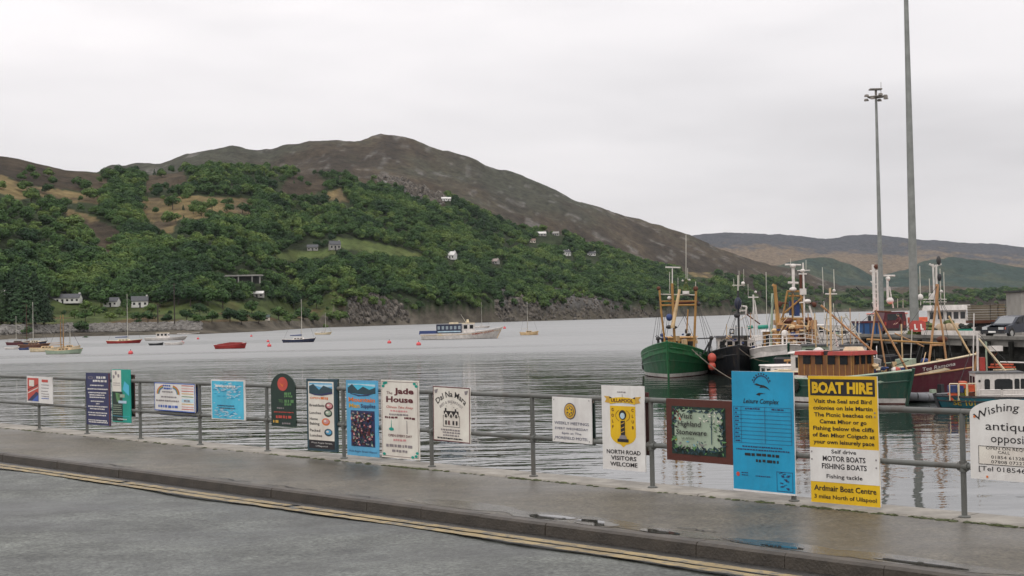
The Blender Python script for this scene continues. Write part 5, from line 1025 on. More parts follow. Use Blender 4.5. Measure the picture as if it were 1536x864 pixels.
mb.build("stowed_gear", SPARO, Cc, world=True)['kind'] = 'stuff'
mb = MB()
for i in range(42):
    a = PD(q.uniform(1164, 1224), q.uniform(480, 514), dC + q.uniform(-2, 2)); mb.rock(a, q.uniform(.15, .45), q)
mb.build("stowed_nets", RUST, Cc, world=True)['kind'] = 'stuff'
mb = MB()
for i in range(30):
    a = PD(q.uniform(1160, 1228), q.uniform(486, 516), dC + q.uniform(-2.5, 2)); mb.tube(a, a + Vector((q.uniform(-.6, .6), q.uniform(-.3, .3), q.uniform(.4, 1.3))), .04, n=4)
mb.build("stowed_poles", SPARP, Cc, world=True)['kind'] = 'stuff'
# ---- cruiser between the signs, and the white windowed boat beside it
Cr = boat("motor_cruiser", "small white motor cruiser seen between the blue and the yellow sign", "motor boat", 1201, 592, 6.2, -82)
H = Hull(Cr, 6.2, 2.3, .95, .72, .75, draft=.35, rake=.7, mats=(DKST, WHITEH, WHITEH, WHITEH), plank=DKST, gun=WHITEH, deck=.25, strake=.2, deckmat=WHITEH)
house_box(Cr, "cabin", -.5, 0, .55, 2.6, 1.8, 1.05, WHITEH, WHITEH, 2, 2, .08, .06, rake=.4); lbox(Cr, "fore_cabin", WHITEH, (1.6, 0, .75), (1.7, 1.5, .4), taper=.8); mb = MB(); mb.lathe((0, 0, 0), [(.26, 0), (.28, .05), (.2, .09), (.02, .1)], 12); o = mb.build("life_ring", DKREDP, Cr); o.location = (2.5, .35, .78); o.rotation_euler = (0, 1.2, 0)
mb = MB(); mb.ball((1.9, -.1, 1.0), .16, 8, 0, .8); mb.build("fender", WHITEH, Cr, smooth=True)
Cw = boat("fishing_boat", "white windowed wheelhouse boat directly behind the yellow boat hire sign", "fishing boat", 1232, 584, 6.5, -84)
H = Hull(Cw, 6.5, 2.2, .8, .6, .65, draft=.4, mats=(ANTIF, WHITEH, WHITEH, WHITEH), plank=DKST, deck=.25)
dW = 94; wh = house_box(Cw, "wheelhouse", .4, 0, .4, 1.8, 1.75, 1.05, WHITEH, DKST, 3, 3, .06, .05, wf=.42); spar(Cw, "gear_frame", SPARY, dW - 2, [(1176, 541), (1206, 540)], .09)
for x in (1181, 1187, 1200): spar(Cw, "gear_frame", SPARO, dW - 2, [(x, 541), (x + .5, 562)], .06)
lbox(Cw, "locker", REDR, (-1.9, .2, .8), (1.0, 1.2, .6)); wball(Cw, "fender", WHITEH, 1219, 536, dW + 4, .35); wbox(Cw, "red_locker", REDR, 1222, 538, 1234, 544, dW + 2, .6); wball(Cw, "vent_cowl", WHITEH, 1228, 530, dW + 5, .42)
# ---- E brown cabin boat
E = boat("fishing_boat", "green hulled boat with a varnished plank cabin and red roof, right of the yellow sign", "fishing boat", 1359, 606, 9.6, -50)
H = Hull(E, 9.6, 3.4, 1.75, 1.25, 1.2, rake=.5, mats=(ANTIF, WHITEH, DGREENH, DGREENH), plank=DGREENH, gun=SAGEP, strake=.3, boot=.24, deck=.5)
XC = .35
lbox(E, "coaming", WHITEH, (XC, 0, 1.10), (4.0, 2.1, .62))
cab = lbox(E, "cabin", VARN, (XC, 0, 1.98), (3.6, 1.9, 1.12))
for k in range(10):
    for sd in (1, -1): lbox(cab, "batten", SPARY, (XC - 1.77 + k * .393, sd * .958, 1.98), (.05, .022, 1.1))
for k in range(5): lbox(cab, "batten", SPARY, (XC + 1.81, -.86 + k * .43, 1.98), (.022, .05, 1.1))
for sd in (1, -1): windows(cab, (XC - 1.6, sd * .972, 2.05), (1, 0, 0), (0, 0, 1), (0, sd, 0), 3.3, 1, 4, .48, 0, frac=.6)
windows(cab, (XC + 1.82, -.8, 2.05), (0, 1, 0), (0, 0, 1), (1, 0, 0), 1.6, 1, 3, .46, 0, frac=.65)
for x0, x1 in ((-1.95, -.1), (.3, 1.95)): lbox(E, "roof", REDR, (XC + (x0 + x1) / 2, 0, 2.64), (x1 - x0, 2.2, .20), taper=.96)
lbox(E, "hatch", DKST, (XC + .1, 0, 2.62), (.36, 1.8, .3)); lbox(E, "life_raft", CREAMH, (XC + 1.0, .3, 2.86), (1.0, .6, .2), taper=.8)
dE = 80
spar(E, "tripod_leg", SPARO, dE, [(1313.5, 465), (1302.5, 552)], .06); spar(E, "tripod_leg", SPARO, dE, [(1313.5, 466), (1361, 556)], .07); spar(E, "tripod_leg", SPARO, dE, [(1318, 484), (1330, 562)], .06); spar(E, "tripod_cross", RUST, dE, [(1312, 467), (1337, 468)], .05)
spar(E, "derrick_boom", SPARO, dE, [(1231.5, 458), (1312.5, 530)], .075); spar(E, "mast", SPARP, dE - .5, [(1245, 432), (1247.5, 566)], .075); spar(E, "crosstree", WHITEH, dE - .5, [(1238, 441), (1255.5, 441)], .04); wball(E, "lamp", WHITEH, 1251, 436, dE - .5, .09)
spar(E, "aerial", ALU, dE, [(1233.5, 401), (1235, 440)], .022); spar(E, "aerial", ALU, dE, [(1250.5, 404), (1251.5, 435)], .022); spar(E, "strut", WHITEH, dE, [(1251, 496), (1257, 520)], .05); spar(E, "long_boom", SPARY, dE + 1.5, [(1300, 509), (1416, 515.5)], .07)
for a in ((1246, 445, 1262, 520), (1250, 470, 1275, 505)): spar(E, "stay", WIRE, dE, [(a[0], a[1]), (a[2], a[3])], .015, 4)
tyre(E, -1.2, -1.72, .9, 'x', .3); wball(E, "buoy", BUOYO, 1346, 556, dE - 1.5, .2); wball(E, "buoy", WHITEH, 1341, 555, dE - 1.5, .15); lbox(E, "bollard", WHITEH, (3.7, 0, 1.3), (.2, .2, .6)); gear(E, 6, 2.4, 3.6, -.7, .7, 1.05, (NETM, DKST, SAGEP), r, s0=.2, s1=.5)
lbox(E, "red_box", MAROONH, (-.2, -1.3, 1.25), (.5, .35, .45))
# ---- F maroon boat
Fb = boat("fishing_boat", "maroon hulled boat with a white capped bow and a name in white at its bow", "fishing boat", 1452, 595, 11, -27)
H = Hull(Fb, 11, 4.0, 2.35, 1.45, 1.4, rake=.55, mats=(ANTIF, MAROONH, MAROONH, MAROONH), plank=SPARO, gun=CREAMH, strake=.30, deck=.55)
H.letter("Tee Ramona", .86, 1.72, .20, -1, WHITEH); dF = 86
house_box(Fb, "wheelhouse", -3.2, 0, .9, 2.0, 2.2, 1.6, WHITEH, WHITEH, 3, 2); lbox(Fb, "fish_box_stack", SAGEP, (2.2, -.3, 1.75), (.9, 1.3, .75)); lbox(Fb, "locker", CREAMH, (1.0, -.9, 1.45), (.4, .4, .5))
spar(Fb, "tripod_leg", SPARO, dF, [(1405, 446), (1393, 548)], .085); spar(Fb, "tripod_leg", SPARO, dF, [(1405, 446), (1413, 490), (1420, 545)], .075); spar(Fb, "tripod_head", SPARO, dF, [(1406, 426), (1405, 450)], .12); spar(Fb, "derrick_boom", SPARP, dF, [(1423, 474), (1456, 532)], .07); spar(Fb, "tripod_cross", SPARO, dF, [(1398, 518), (1416, 517.5)], .07); wball(Fb, "block", RUST, 1413, 509, dF + .6, .35, .6)
for a in ((1406, 440, 1456, 530), (1404, 450, 1372, 545)): spar(Fb, "stay", WIRE, dF, [(a[0], a[1]), (a[2], a[3])], .015, 4)
# ---- G white wheelhouse workboat
Gb = boat("fishing_boat", "small teal workboat with white wheelhouse and crates behind white rails, above the antiques sign", "fishing boat", 1412, 612, 7.4, 172)
H = Hull(Gb, 7.4, 2.7, .62, .5, .55, draft=.4, rake=.3, sternw=.95, mats=(DKST, TEALH, TEALH, TEALH), plank=DKST, gun=DKST, deck=.12, strake=.35, entry=3.2, boot=.1)
H.letter("SE 101", .86, .30, .26, 1, YELB)
wh = house_box(Gb, "wheelhouse", 1.0, 0, .40, 2.35, 1.7, 1.32, WHITEH, DKST, 2, 0, .06, .05, wf=.4)
for x, w in ((1.62, .26), (.85, .85), (.22, .24), (-.06, .22)):
    mb = MB(); mb.prism([(-w / 2, 0), (w / 2, 0), (w / 2, .44), (w * .35, .52), (-w * .35, .52), (-w / 2, .44)], (x, .842, .92), (1, 0, 0), (0, 0, 1), (0, 1, 0), .02); mb.build("window", GLASSD, wh)
mb = MB(); mb.lathe((0, 0, 0), [(.06, 0), (.06, .03)], 10); o = mb.build("porthole", GLASSD, wh); o.location = (1.98, .85, 1.35); o.rotation_euler = (-1.57, 0, 0)
for x0, x1 in ((3.45, 3.0), (3.0, 2.6), (2.6, 2.18)): rail(Gb, CREAMH, [(x0 - .03, .95, .42), (x1 + .02, .98, .42)], .82, .03, mids=0)
for x0, x1 in ((2.05, 1.05), (.95, -.1)): rail(Gb, WHITEH, [(x0, 1.18, .42), (x1, 1.18, .42)], .5, .03, mids=1)
for x, z, m_, w in ((3.22, .80, BLUEC, .36), (3.22, .42, ORNG, .36), (2.86, .80, BLUEC, .26), (2.86, .42, OLIVE, .3), (2.58, .62, YELB, .18), (2.36, .82, ORNG, .34), (2.36, .44, RUST, .36), (2.72, 1.0, ORNG, .3)):
    lbox(Gb, "crate", m_, (x, .5, z + .17), (w, .6, .33), taper=1.03)
dG = 75
spar(Gb, "mast", WHITEH, dG, [(1466, 498), (1467, 558)], .075); spar(Gb, "derrick_boom", CREAMH, dG - .4, [(1468, 508), (1509, 558)], .055, r2=.075); spar(Gb, "mast", WHITEH, dG, [(1461, 470), (1459.5, 556)], .03); spar(Gb, "exhaust_pipe", SAGEP, dG, [(1479, 512), (1480, 558)], .06); wbox(Gb, "funnel", REDR, 1468.5, 536, 1476.5, 556, dG, .35); wbox(Gb, "radar_scanner", WHITEH, 1482, 519, 1503, 526.5, dG, .3); spar(Gb, "radar_post", RUST, dG, [(1488, 527), (1492, 534), (1497, 527)], .03); spar(Gb, "radar_post", RUST, dG, [(1492, 534), (1492, 556)], .04)
spar(Gb, "roof_rail", ORNG, dG, [(1482, 551), (1523, 551)], .04); spar(Gb, "roof_rail", CREAMH, dG, [(1490, 555), (1524, 554)], .04); spar(Gb, "roof_rail", ORNG, dG + .3, [(1486, 547), (1520, 547)], .05); spar(Gb, "outrigger_arm", WHITEH, dG, [(1500, 543), (1540, 544)], .04); spar(Gb, "crane_arm", WHITEH, dG, [(1466, 500), (1470, 506)], .09); wbox(Gb, "canvas_bundle", OLIVE, 1519, 576, 1530, 599, dG - .6, .4); wball(Gb, "coat", TEALN, 1474, 581, dG - 1.1, .11, 1.8); wbox(Gb, "tub", NAVYH, 1463, 590, 1486, 600, dG - .9, .4)
# ---- inflatable
In = boat("inflatable_dinghy", "grey inflatable dinghy with an outboard, floating under the maroon bow", "dinghy", 1384, 602, 3.0, -145, at='mid')
mb = MB(); pts = [(-1.5, .55), (-.6, .6), (.4, .58), (1.0, .42), (1.4, .12), (1.4, -.12), (1.0, -.42), (.4, -.58), (-.6, -.6), (-1.5, -.55)]
for (a, b_), (c_, d_) in zip(pts[:-1], pts[1:]): mb.tube((a, b_, .2 + .1 * max(0, a)), (c_, d_, .2 + .1 * max(0, c_)), .23, n=9)
mb.build("tube", GREYH, In, smooth=True); lbox(In, "floor", DKST, (-.2, 0, .1), (2.4, .9, .06)); lbox(In, "outboard", DKST, (-1.5, 0, .55), (.3, .3, .6), taper=.8); lbox(In, "thwart", WHITEH, (0, 0, .38), (.3, 1.0, .04)); gear(In, 3, -.8, .6, -.25, .25, .15, (NETM, SAGEP), r, s0=.2, s1=.4)
# mooring lines
def mooring(label, a, b_, sag, rr=.035):
    mb = MB(); n = 14; P = [a.lerp(b_, i / n) - Vector((0, 0, sag * 4 * (i / n) * (1 - i / n))) for i in range(n + 1)]; mb.path(P, rr, 5); tag(mb.build("mooring_rope", ROPE), label, "rope")
mooring("brown mooring rope running from the green trawler's bow behind the blue sign", PD(1038, 524, 110), PD(1250, 585, 90), 1.5)
mooring("thin rope from the black trawler's bow to the white topped trawler", PD(1108, 522, 112), PD(1183, 530, 110), .8, .025)

# ---- a cluttered boat between the green trawler and the brown cabined one
B4 = boat("fishing_boat", "pale grey boat heaped with nets and pots, half hidden behind the red roofed cabin", "fishing boat", 1276, 578, 11.5, -104)
H = Hull(B4, 11.5, 4.0, 1.9, 1.4, 1.5, mats=(ANTIF, GREYH, GREYH, WHITEH), plank=DKST, gun=WHITEH)
house_box(B4, "wheelhouse", -3.0, 0, .8, 2.2, 2.0, 1.6, WHITEH, DKST, 3, 2)
gear(B4, 10, -1.4, 3.6, -1.5, 1.5, 1.0, (NETM, DKST, SAGEP, OLIVE, BLUEC), r, s0=.25, s1=.8, hmax=1.1)
d4 = 104
for a in ((1222, 470, 1224, 522, .06), (1262, 474, 1264, 520, .05), (1236, 478, 1270, 476, .05), (1268, 470, 1290, 508, .06), (1284, 478, 1280, 520, .05), (1256, 492, 1284, 500, .05)): spar(B4, "spar", SPARP if a[0] % 4 else ALU, d4, [(a[0], a[1]), (a[2], a[3])], a[4])
for a in ((1262, 474, 1236, 520), (1262, 474, 1290, 520), (1223, 470, 1210, 520), (1270, 470, 1250, 515)): spar(B4, "stay", WIRE, d4, [(a[0], a[1]), (a[2], a[3])], .016, 4)
rail(B4, WHITEH, [(x, 1.7, 1.5) for x in np.linspace(-4, 3, 7)], .8, .03)
# more running rigging across the fleet
q = random.Random(19)
for root, dd, pts in ((A, dA, ((1008, 428, 990, 508), (1008, 428, 1036, 506), (1044, 440, 1070, 508), (1029, 420, 1044, 442), (1029, 420, 992, 442), (990, 436, 1008, 460))), (Bt, dB, ((1107, 440, 1078, 522), (1107, 440, 1136, 522), (1108, 450, 1098, 504), (1108, 450, 1120, 504))),
                      (Cc, dC, ((1190, 437, 1148, 528), (1190, 437, 1232, 526), (1206, 440, 1238, 522), (1163, 430, 1190, 440), (1163, 430, 1140, 540), (1189, 400, 1165, 428), (1205, 400, 1232, 520), (1200, 440, 1176, 520))),
                      (E, dE, ((1313, 466, 1246, 520), (1313, 466, 1359, 556), (1246, 440, 1232, 520), (1246, 440, 1275, 520), (1232, 459, 1246, 440), (1313, 467, 1340, 552))), (Fb, dF, ((1405, 430, 1380, 545), (1406, 430, 1430, 545), (1424, 475, 1406, 445), (1406, 428, 1340, 520))), (Gb, dG, ((1466, 500, 1440, 572), (1467, 500, 1524, 556), (1466, 502, 1500, 556)))):
    for a in pts: spar(root, "stay", WIRE, dd + q.uniform(-.6, .6), [(a[0], a[1]), (a[2], a[3])], .017, 4)
for root, dd, n, x0, x1, y0, y1 in ((A, 116, 12, 990, 1046, 500, 520), (Bt, 116, 8, 1084, 1132, 506, 522), (Cc, 114, 26, 1160, 1226, 486, 518), (E, 80, 14, 1296, 1352, 546, 560), (Fb, 87, 14, 1366, 1440, 540, 556)):
    for m_, nm in ((NETM, "deck_clutter"), (SPARP, "deck_clutter"), (BLUEC, "deck_clutter")):
        mb = MB()
        for i in range(n // 2):
            p = PD(q.uniform(x0, x1), q.uniform(y0, y1), dd + q.uniform(-1, 1)); k = q.random()
            if k < .4: mb.box(p, (q.uniform(.12, .4), q.uniform(.1, .4), q.uniform(.1, .4)), q.uniform(0, 3))
            elif k < .7: mb.rock(p, q.uniform(.12, .32), q)
            else: mb.tube(p, p + Vector((q.uniform(-.8, .8), q.uniform(-.4, .4), q.uniform(0, .9))), .03, n=4)
        mb.build(nm, m_, root, world=True)['kind'] = 'stuff'

# yet more gear: light poles, aerials and a dark boat lying against the pier
B5 = boat("fishing_boat", "black hulled boat lying against the pier behind the tripod masts", "fishing boat", 1392, 566, 10.5, -12)
H = Hull(B5, 10.5, 3.6, 1.9, 1.4, 1.5, mats=(ANTIF, BLACKH, BLACKH, BLACKH), plank=SAGEP, gun=DKST)
house_box(B5, "wheelhouse", -2.6, 0, .8, 1.9, 2.0, 1.6, SAGEP, DKST, 3, 2); gear(B5, 8, -1.2, 3.6, -1.3, 1.3, .9, (NETM, DKST, OLIVE), r, s0=.25, s1=.7, hmax=.8)
for root, dd, lst in ((B5, 101, ((1352, 486, 1354, 545, .05), (1368, 494, 1366, 545, .04), (1342, 500, 1386, 520, .05))), (B4, 105, ((1240, 470, 1241, 520, .04), (1250, 455, 1251, 520, .03), (1275, 462, 1276, 520, .03), (1289, 470, 1288, 520, .03), (1230, 490, 1262, 506, .05), (1240, 505, 1292, 500, .04))), (Cc, 114, ((1170, 470, 1169, 520, .05), (1196, 486, 1195, 520, .05), (1212, 470, 1214, 520, .04), (1218, 484, 1219, 522, .04), (1184, 486, 1183, 520, .05), (1165, 500, 1222, 499, .03), (1164, 508, 1226, 508, .03), (1236, 452, 1238, 522, .03), (1168, 486, 1220, 490, .05))), (Bt, 117, ((1090, 486, 1090, 508, .03), (1120, 488, 1121, 508, .03), (1126, 470, 1126, 508, .025), (1090, 492, 1126, 491, .025)))):
    for k, a in enumerate(lst): spar(root, "pole", (SPARP, ALU, SPARO, WHITEH)[k % 4], dd, [(a[0], a[1]), (a[2], a[3])], a[4])
# ------------------------------------------------------------------ pier
PIERZ = -.2
PDECK = pm("pier_concrete", (.20, .19, .17), .8, var=.3, scale=.6, bump=.4); PILEM = pm("tarred_timber", (.018, .018, .016), .85, var=.5, scale=2, spec=.15)
fr = [(1288, 113), (1340, 107.5), (1400, 102), (1470, 96), (1540, 91), (1650, 85), (1900, 75)]
front = [PD(a, 470, d) for a, d in fr]; back = [PD(1900, 470, 105), PD(1500, 470, 119), PD(1372, 470, 143), PD(1350, 470, 204), PD(1305, 470, 205)]
pier = thing("pier", "long concrete pier on dark timber piles behind the boats", "pier", (front[0].x, front[0].y, PIERZ))
out = [(p.x, p.y) for p in front + back]; mb = MB(); mb.prism(out, (0, 0, PIERZ - .45), (1, 0, 0), (0, 1, 0), (0, 0, 1), .45); mb.build("deck", PDECK, pier, world=True)
for a, b_ in zip(front[:-1], front[1:]):
    mb = MB(); d = (b_ - a); d.z = 0; n_ = int(d.length / 2.4); nv = Vector((d.y, -d.x, 0)).normalized()
    for z, h, o in ((PIERZ + .01, .22, .06), (PIERZ - .95, .3, .1), (PIERZ - 1.9, .25, .1)):
        m2 = MB(); m2.prism([(0, 0), (d.length - .02, 0), (d.length - .02, h), (0, h)], Vector((a.x, a.y, z - (0 if z > PIERZ else h))) + nv * .02, d.normalized(), (0, 0, 1), nv, o + .12); m2.build("edge_beam" if z > PIERZ else "waling", PDECK if z > PIERZ else PILEM, pier, world=True)
    for k in range(n_):
        p = a + d * ((k + .5) / n_) + nv * .3; m2 = MB(); m2.tube((p.x, p.y, WATER_Z - 2), (p.x, p.y, PIERZ - .1), .19, n=8); m2.build("pile", PILEM, pier, world=True)
mb = MB(); inn = [p + Vector((.5, 3.2, 0)) for p in front]
for a, b_ in zip(inn[:-1], inn[1:]): mb.add([(a.x, a.y, WATER_Z - 2), (b_.x, b_.y, WATER_Z - 2), (b_.x, b_.y, PIERZ - .46), (a.x, a.y, PIERZ - .46)], [(0, 1, 2, 3)])
mb.build("underdeck_wall", pm("shaded_pier_wall", (.05, .048, .042), .8, var=.5, scale=.8), pier, world=True)  # shadow under the deck is put into this dark wall colour
mb = MB(); a, b_ = PD(1288, 470, 113), PD(1305, 470, 205); mb.add([(a.x, a.y, WATER_Z - 2), (a.x, a.y, PIERZ - .46), (b_.x, b_.y, PIERZ - .46), (b_.x, b_.y, WATER_Z - 2)], [(0, 1, 2, 3)]); mb.build("side_wall", PILEM, pier, world=True)
def onpier(px, d): p = PD(px, 470, d); return Vector((p.x, p.y, PIERZ))
# low white wall
w0, w1 = onpier(1384, 103.6), onpier(1468, 96.5); d = w1 - w0; mb = MB(); mb.prism([(0, 0), (d.length, 0), (d.length, .52), (0, .52)], w0 + Vector((0, .5, .0)), d.normalized(), (0, 0, 1), Vector((-d.y, d.x, 0)).normalized(), .35)
tag(mb.build("low_wall", WHITEH), "low white painted wall along the pier edge left of the pickup", "wall")
# lighting columns
GALV = pm("grey_column_steel", (.24, .25, .235), .55, metal=.2, var=.15, scale=1.5)
LAMPM = pm('lamp_metal', (.20, .18, .155), .6, var=.2)
def column(px, dd, top, label):
    p = onpier(px, dd); t = thing("lighting_column", label, "lighting mast", p); mb = MB(); zs = np.linspace(0, top, 9); R0, R1 = .34, .15
    mb.tube((0, 0, 0), (0, 0, top), R0, R1, 14)
    mb.build("column", GALV, t, smooth=True); mb = MB(); mb.box((0, 0, .15), (1.0, 1.0, .3)); mb.build("base_plinth", PDECK, t)
    hd = MB(); 
    n = 24
    for i in range(n): a, b_ = 2 * math.pi * i / n, 2 * math.pi * (i + 1) / n; hd.tube((1.0 * math.cos(a), 1.0 * math.sin(a), top + .35), (1.0 * math.cos(b_), 1.0 * math.sin(b_), top + .35), .06)
    for i in range(4): a = math.pi * i / 4; hd.tube((1.0 * math.cos(a), 1.0 * math.sin(a), top + .35), (-1.0 * math.cos(a), -1.0 * math.sin(a), top + .35), .07)
    hd.tube((0, 0, top - .1), (0, 0, top + 1.2), .14); hd.box((-.05, 0, top + 1.3), (1.5, .9, .16)); hd.tube((.62, 0, top + .4), (.66, 0, top + 2.2), .03); hd.build("headframe", LAMPM, t)
    for i in range(8):
        a = 2 * math.pi * i / 8 + .2; m2 = MB(); m2.box((1.25 * math.cos(a), 1.25 * math.sin(a), top + (.1 if i % 2 else .5)), (.50, .46, .28), a, taper=.7); m2.build("floodlight", LAMPM, t)
column(1322.3, 182, 28.1, "tall grey lighting mast with a ring of floodlights at its top"); column(1371.3, 108, 27.0, "nearer, thicker grey lighting mast that runs out of the top of the picture")
# pickup
CARP = pm("dark_blue_car_paint", (.012, .018, .032), .25, var=.1); CARG = GLASSD; TYRE = pm("tyre_rubber", (.015, .015, .015), .8, var=.1); RIM = pm("wheel_steel", (.42, .42, .40), .4, metal=.6, var=.1)
car = thing("pickup_truck", "dark blue pickup truck parked on the pier edge at the right", "pickup", onpier(1516, 97.2) + Vector((0, 0, .03)), math.radians(180 + 42))
Wd = 1.66
def sidepoly(pts, y0, y1, mb): mb.prism(pts, (0, y1, 0), (1, 0, 0), (0, 0, 1), (0, -1, 0), y1 - y0)
mb = MB(); sidepoly([(-2.3, .38), (2.25, .34), (2.32, .55), (2.28, .74), (1.15, .90), (.98, .92), (-.62, .95), (-.66, .90), (-2.32, .90)], -Wd / 2, Wd / 2, mb); body = mb.build("body", CARP, car)
mb = MB(); sidepoly([(1.05, .90), (.30, 1.40), (-.45, 1.46), (-.66, 1.42), (-.70, .93)], -Wd / 2 + .1, Wd / 2 - .1, mb); cabn = mb.build("cab", CARP, car)
mb = MB(); mb.prism([(-.64, .03), (.64, .03), (.56, .80), (-.56, .80)], (1.03, 0, .925), (0, 1, 0), Vector((-.75, 0, .5)).normalized(), Vector((.5, 0, .75)).normalized(), .015); mb.build("windscreen", pm("windscreen_glass", (.16, .17, .18), .08, var=0), cabn)
for sd in (1, -1):
    mb = MB(); mb.prism([(.72, .97), (.28, 1.34), (-.10, 1.38), (-.10, .97)] if True else [], (0, sd * (Wd / 2 - .098) if sd > 0 else -(Wd / 2 - .098), 0), (1, 0, 0), (0, 0, 1), (0, sd, 0), .012); mb.build("side_window", CARG, cabn)
    mb = MB(); mb.prism([(-.16, .97), (-.16, 1.38), (-.5, 1.39), (-.56, .97)], (0, sd * (Wd / 2 - .098), 0), (1, 0, 0), (0, 0, 1), (0, sd, 0), .012); mb.build("side_window", CARG, cabn)
    mb = MB(); mb.box((2.27, sd * .58, .66), (.10, .36, .16)); mb.build("headlight", pm("headlight_glass", (.55, .56, .55), .15, var=.05), car); mb = MB(); mb.box((2.22, sd * .80, .66), (.12, .08, .15)); mb.build("indicator", ORNG, car)
    mb = MB(); mb.box((.72, sd * (Wd / 2 + .1), 1.0), (.1, .18, .14)); mb.build("wing_mirror", DKST, car)
    for x in (1.42, -1.35):
        wo = MB(); wo.tube((x, sd * (Wd / 2 - .17), .32), (x, sd * (Wd / 2 + .015), .32), .32, n=16); wl = wo.build("wheel", TYRE, car); ri = MB(); ri.tube((x, sd * (Wd / 2), .32), (x, sd * (Wd / 2 + .03), .32), .20, .18, n=14); ri.build("rim", RIM, wl)
        ar_ = MB(); ar_.prism([(x + .42 * math.cos(t), .32 + .42 * math.sin(t)) for t in np.linspace(0, math.pi, 10)], (0, sd * (Wd / 2 - .012), 0), (1, 0, 0), (0, 0, 1), (0, sd, 0), .016); ar_.build("wheel_arch", DKST, car)
mb = MB(); mb.box((2.33, 0, .42), (.16, Wd + .02, .20)); mb.build("bumper", DKST, car); mb = MB(); mb.box((2.30, 0, .66), (.05, .76, .15)); mb.build("grille", DKST, car); mb = MB(); mb.box((2.42, -.0, .44), (.02, .52, .11)); mb.build("number_plate", WHITEP, car); mb = MB(); mb.box((1.7, 0, .872), (1.1, 1.3, .02)); mb.build("bonnet", pm("pale_bonnet_paint", (.03, .04, .055), .2, var=.1), car)  # bonnet panel is a paler blue than the body
mb = MB(); mb.box((-1.48, 0, .93), (1.5, 1.3, .02)); mb.build("load_bed", DKST, car); mb = MB(); [mb.tube((-.78, sd * .7, .9), (-.78, sd * .66, 1.45), .04) for sd in (1, -1)]; mb.tube((-.78, -.66, 1.45), (-.78, .66, 1.45), .04); mb.build("roll_bar", DKST, car)
# fish crates on a flatbed
tr = thing("flatbed_trailer", "dark rusty flatbed trailer carrying stacks of fish crates behind the pickup", "trailer", onpier(1493, 112)); TRW = 4.6
lbox(tr, "bed", RUST, (.3, 0, .98), (TRW, 1.7, .22)); lbox(tr, "side_board", MAROONH, (1.1, -.87, .8), (2.2, .06, .5)); lbox(tr, "chassis", DKST, (.3, 0, .72), (TRW - .4, .8, .28))
for x in (-1.4, -.5, 1.8):
    mb = MB(); mb.tube((x, -.8, .36), (x, -.55, .36), .36, n=14); mb.build("wheel", TYRE, tr)
CR1 = paint("grey_fish_crate", 158, 150, 134, 1.05, .7, .25); CR2 = paint("tan_fish_crate", 184, 148, 86, 1.05, .7, .25); CR3 = paint("brown_fish_crate", 118, 96, 76, 1.05, .7, .25)
CRD = paint('shaded_crate_plastic', 122, 112, 96, 1.0, .8)  # darker crate bodies: shade of the gaps between crates put into the colour
def crate_mesh(w, mat):
    mb = MB(); h = .185; mb.box((0, 0, .02), (w, .8, .04)); 
    for sy in (-1, 1): mb.box((0, sy * .385, .115), (w, .03, .12)); mb.box((0, sy * .40, .165), (w + .05, .05, .03))
    for sx in (-1, 1): mb.box((sx * (w / 2 - .017), 0, .112), (.03, .735, .11))
    k_ = len(mb.f); mb.m = [1] * k_
    for sy in (-1, 1): mb.box((0, sy * .405, .178), (w + .07, .035, .022), mi=0)
    for sx in (-1, 1): mb.box((sx * (w / 2 + .018), 0, .178), (.035, .77, .022), mi=0)
    me = mesh_only(mb, "crate", mat); me.materials.append(CRD); me.polygons.foreach_set('material_index', mb.m); return me
for col_, (x, w, m_, nl, tn) in enumerate(((-1.35, 1.45, CR1, 6, "wide grey"), (-.30, .50, CR3, 6, "narrow brown"), (.26, .46, CR2, 6, "narrow tan"), (.82, .50, CR1, 5, "narrow grey"))):
    me = crate_mesh(w, m_)
    for k in range(nl):
        o = bpy.data.objects.new("fish_crate", me); COL.objects.link(o); o.location = onpier(1493, 112) + Vector((x + r.uniform(-.02, .02), -.25 + r.uniform(-.02, .02), 1.095 + k * .192)); pos = ("bottom", "second", "third", "fourth", "fifth", "top")[k] if nl == 6 else ("bottom", "second", "middle", "fourth", "top")[k]
        tag(o, "%s fish crate, %s one of its stack on the trailer" % (tn, pos), "crate", "fish crates stacked on the trailer")
shed = thing("shed", "plain grey shed at the far right edge of the pier", "shed", onpier(1562, 107)); mb = MB(); mb.box((0, 0, 1.55), (4.0, 3.2, 3.1)); mb.build("wall", pm("grey_render", (.30, .285, .26), .85, var=.15, scale=.8), shed); mb = MB(); mb.box((0, 0, 3.18), (4.3, 3.5, .14)); mb.build("roof", DKST, shed); mb = MB(); mb.box((-.6, -1.61, 1.0), (.9, .05, 2.0)); mb.build("door", DKST, shed)
# heaps on the pier
def heap(name, label, cat, px, dd, mats, n, sx, sy, sz, seed, s0=.2, s1=.45, extra=None):
    q = random.Random(seed); t = thing(name, label, cat, onpier(px, dd))
    for m_, nm in mats:
        mb = MB()
        for i in range(n):
            a = q.uniform(0, 6.28); k = q.random() ** .5; h = (1 - k * k) * sz * q.uniform(.3, 1.0); mb.rock((sx * k * math.cos(a), sy * k * math.sin(a), .1 + h), q.uniform(s0, s1), q)
        mb.build(nm, m_, t)['kind'] = 'stuff'
    return t
heap("net_heap", "heap of dark fishing net with a red board on the pier", "net heap", 1383, 106, ((NETM, "netting"), (OLIVE, "float_line")), 40, .95, .7, 1.1, 1)
rb = thing("red_board", "red board with two white marks leaning on the dark net heap", "board", onpier(1376.5, 104.2) + Vector((0, 0, .45)), 0); mb = MB(); mb.prism([(-.56, .1), (-.3, 0), (.3, -.02), (.56, .1), (.60, .62), (.35, .78), (-.4, .78), (-.6, .6)], (0, 0, 0), (1, 0, 0), (0, .2, 1), (0, 1, 0), .12); mb.build("board", REDR, rb)
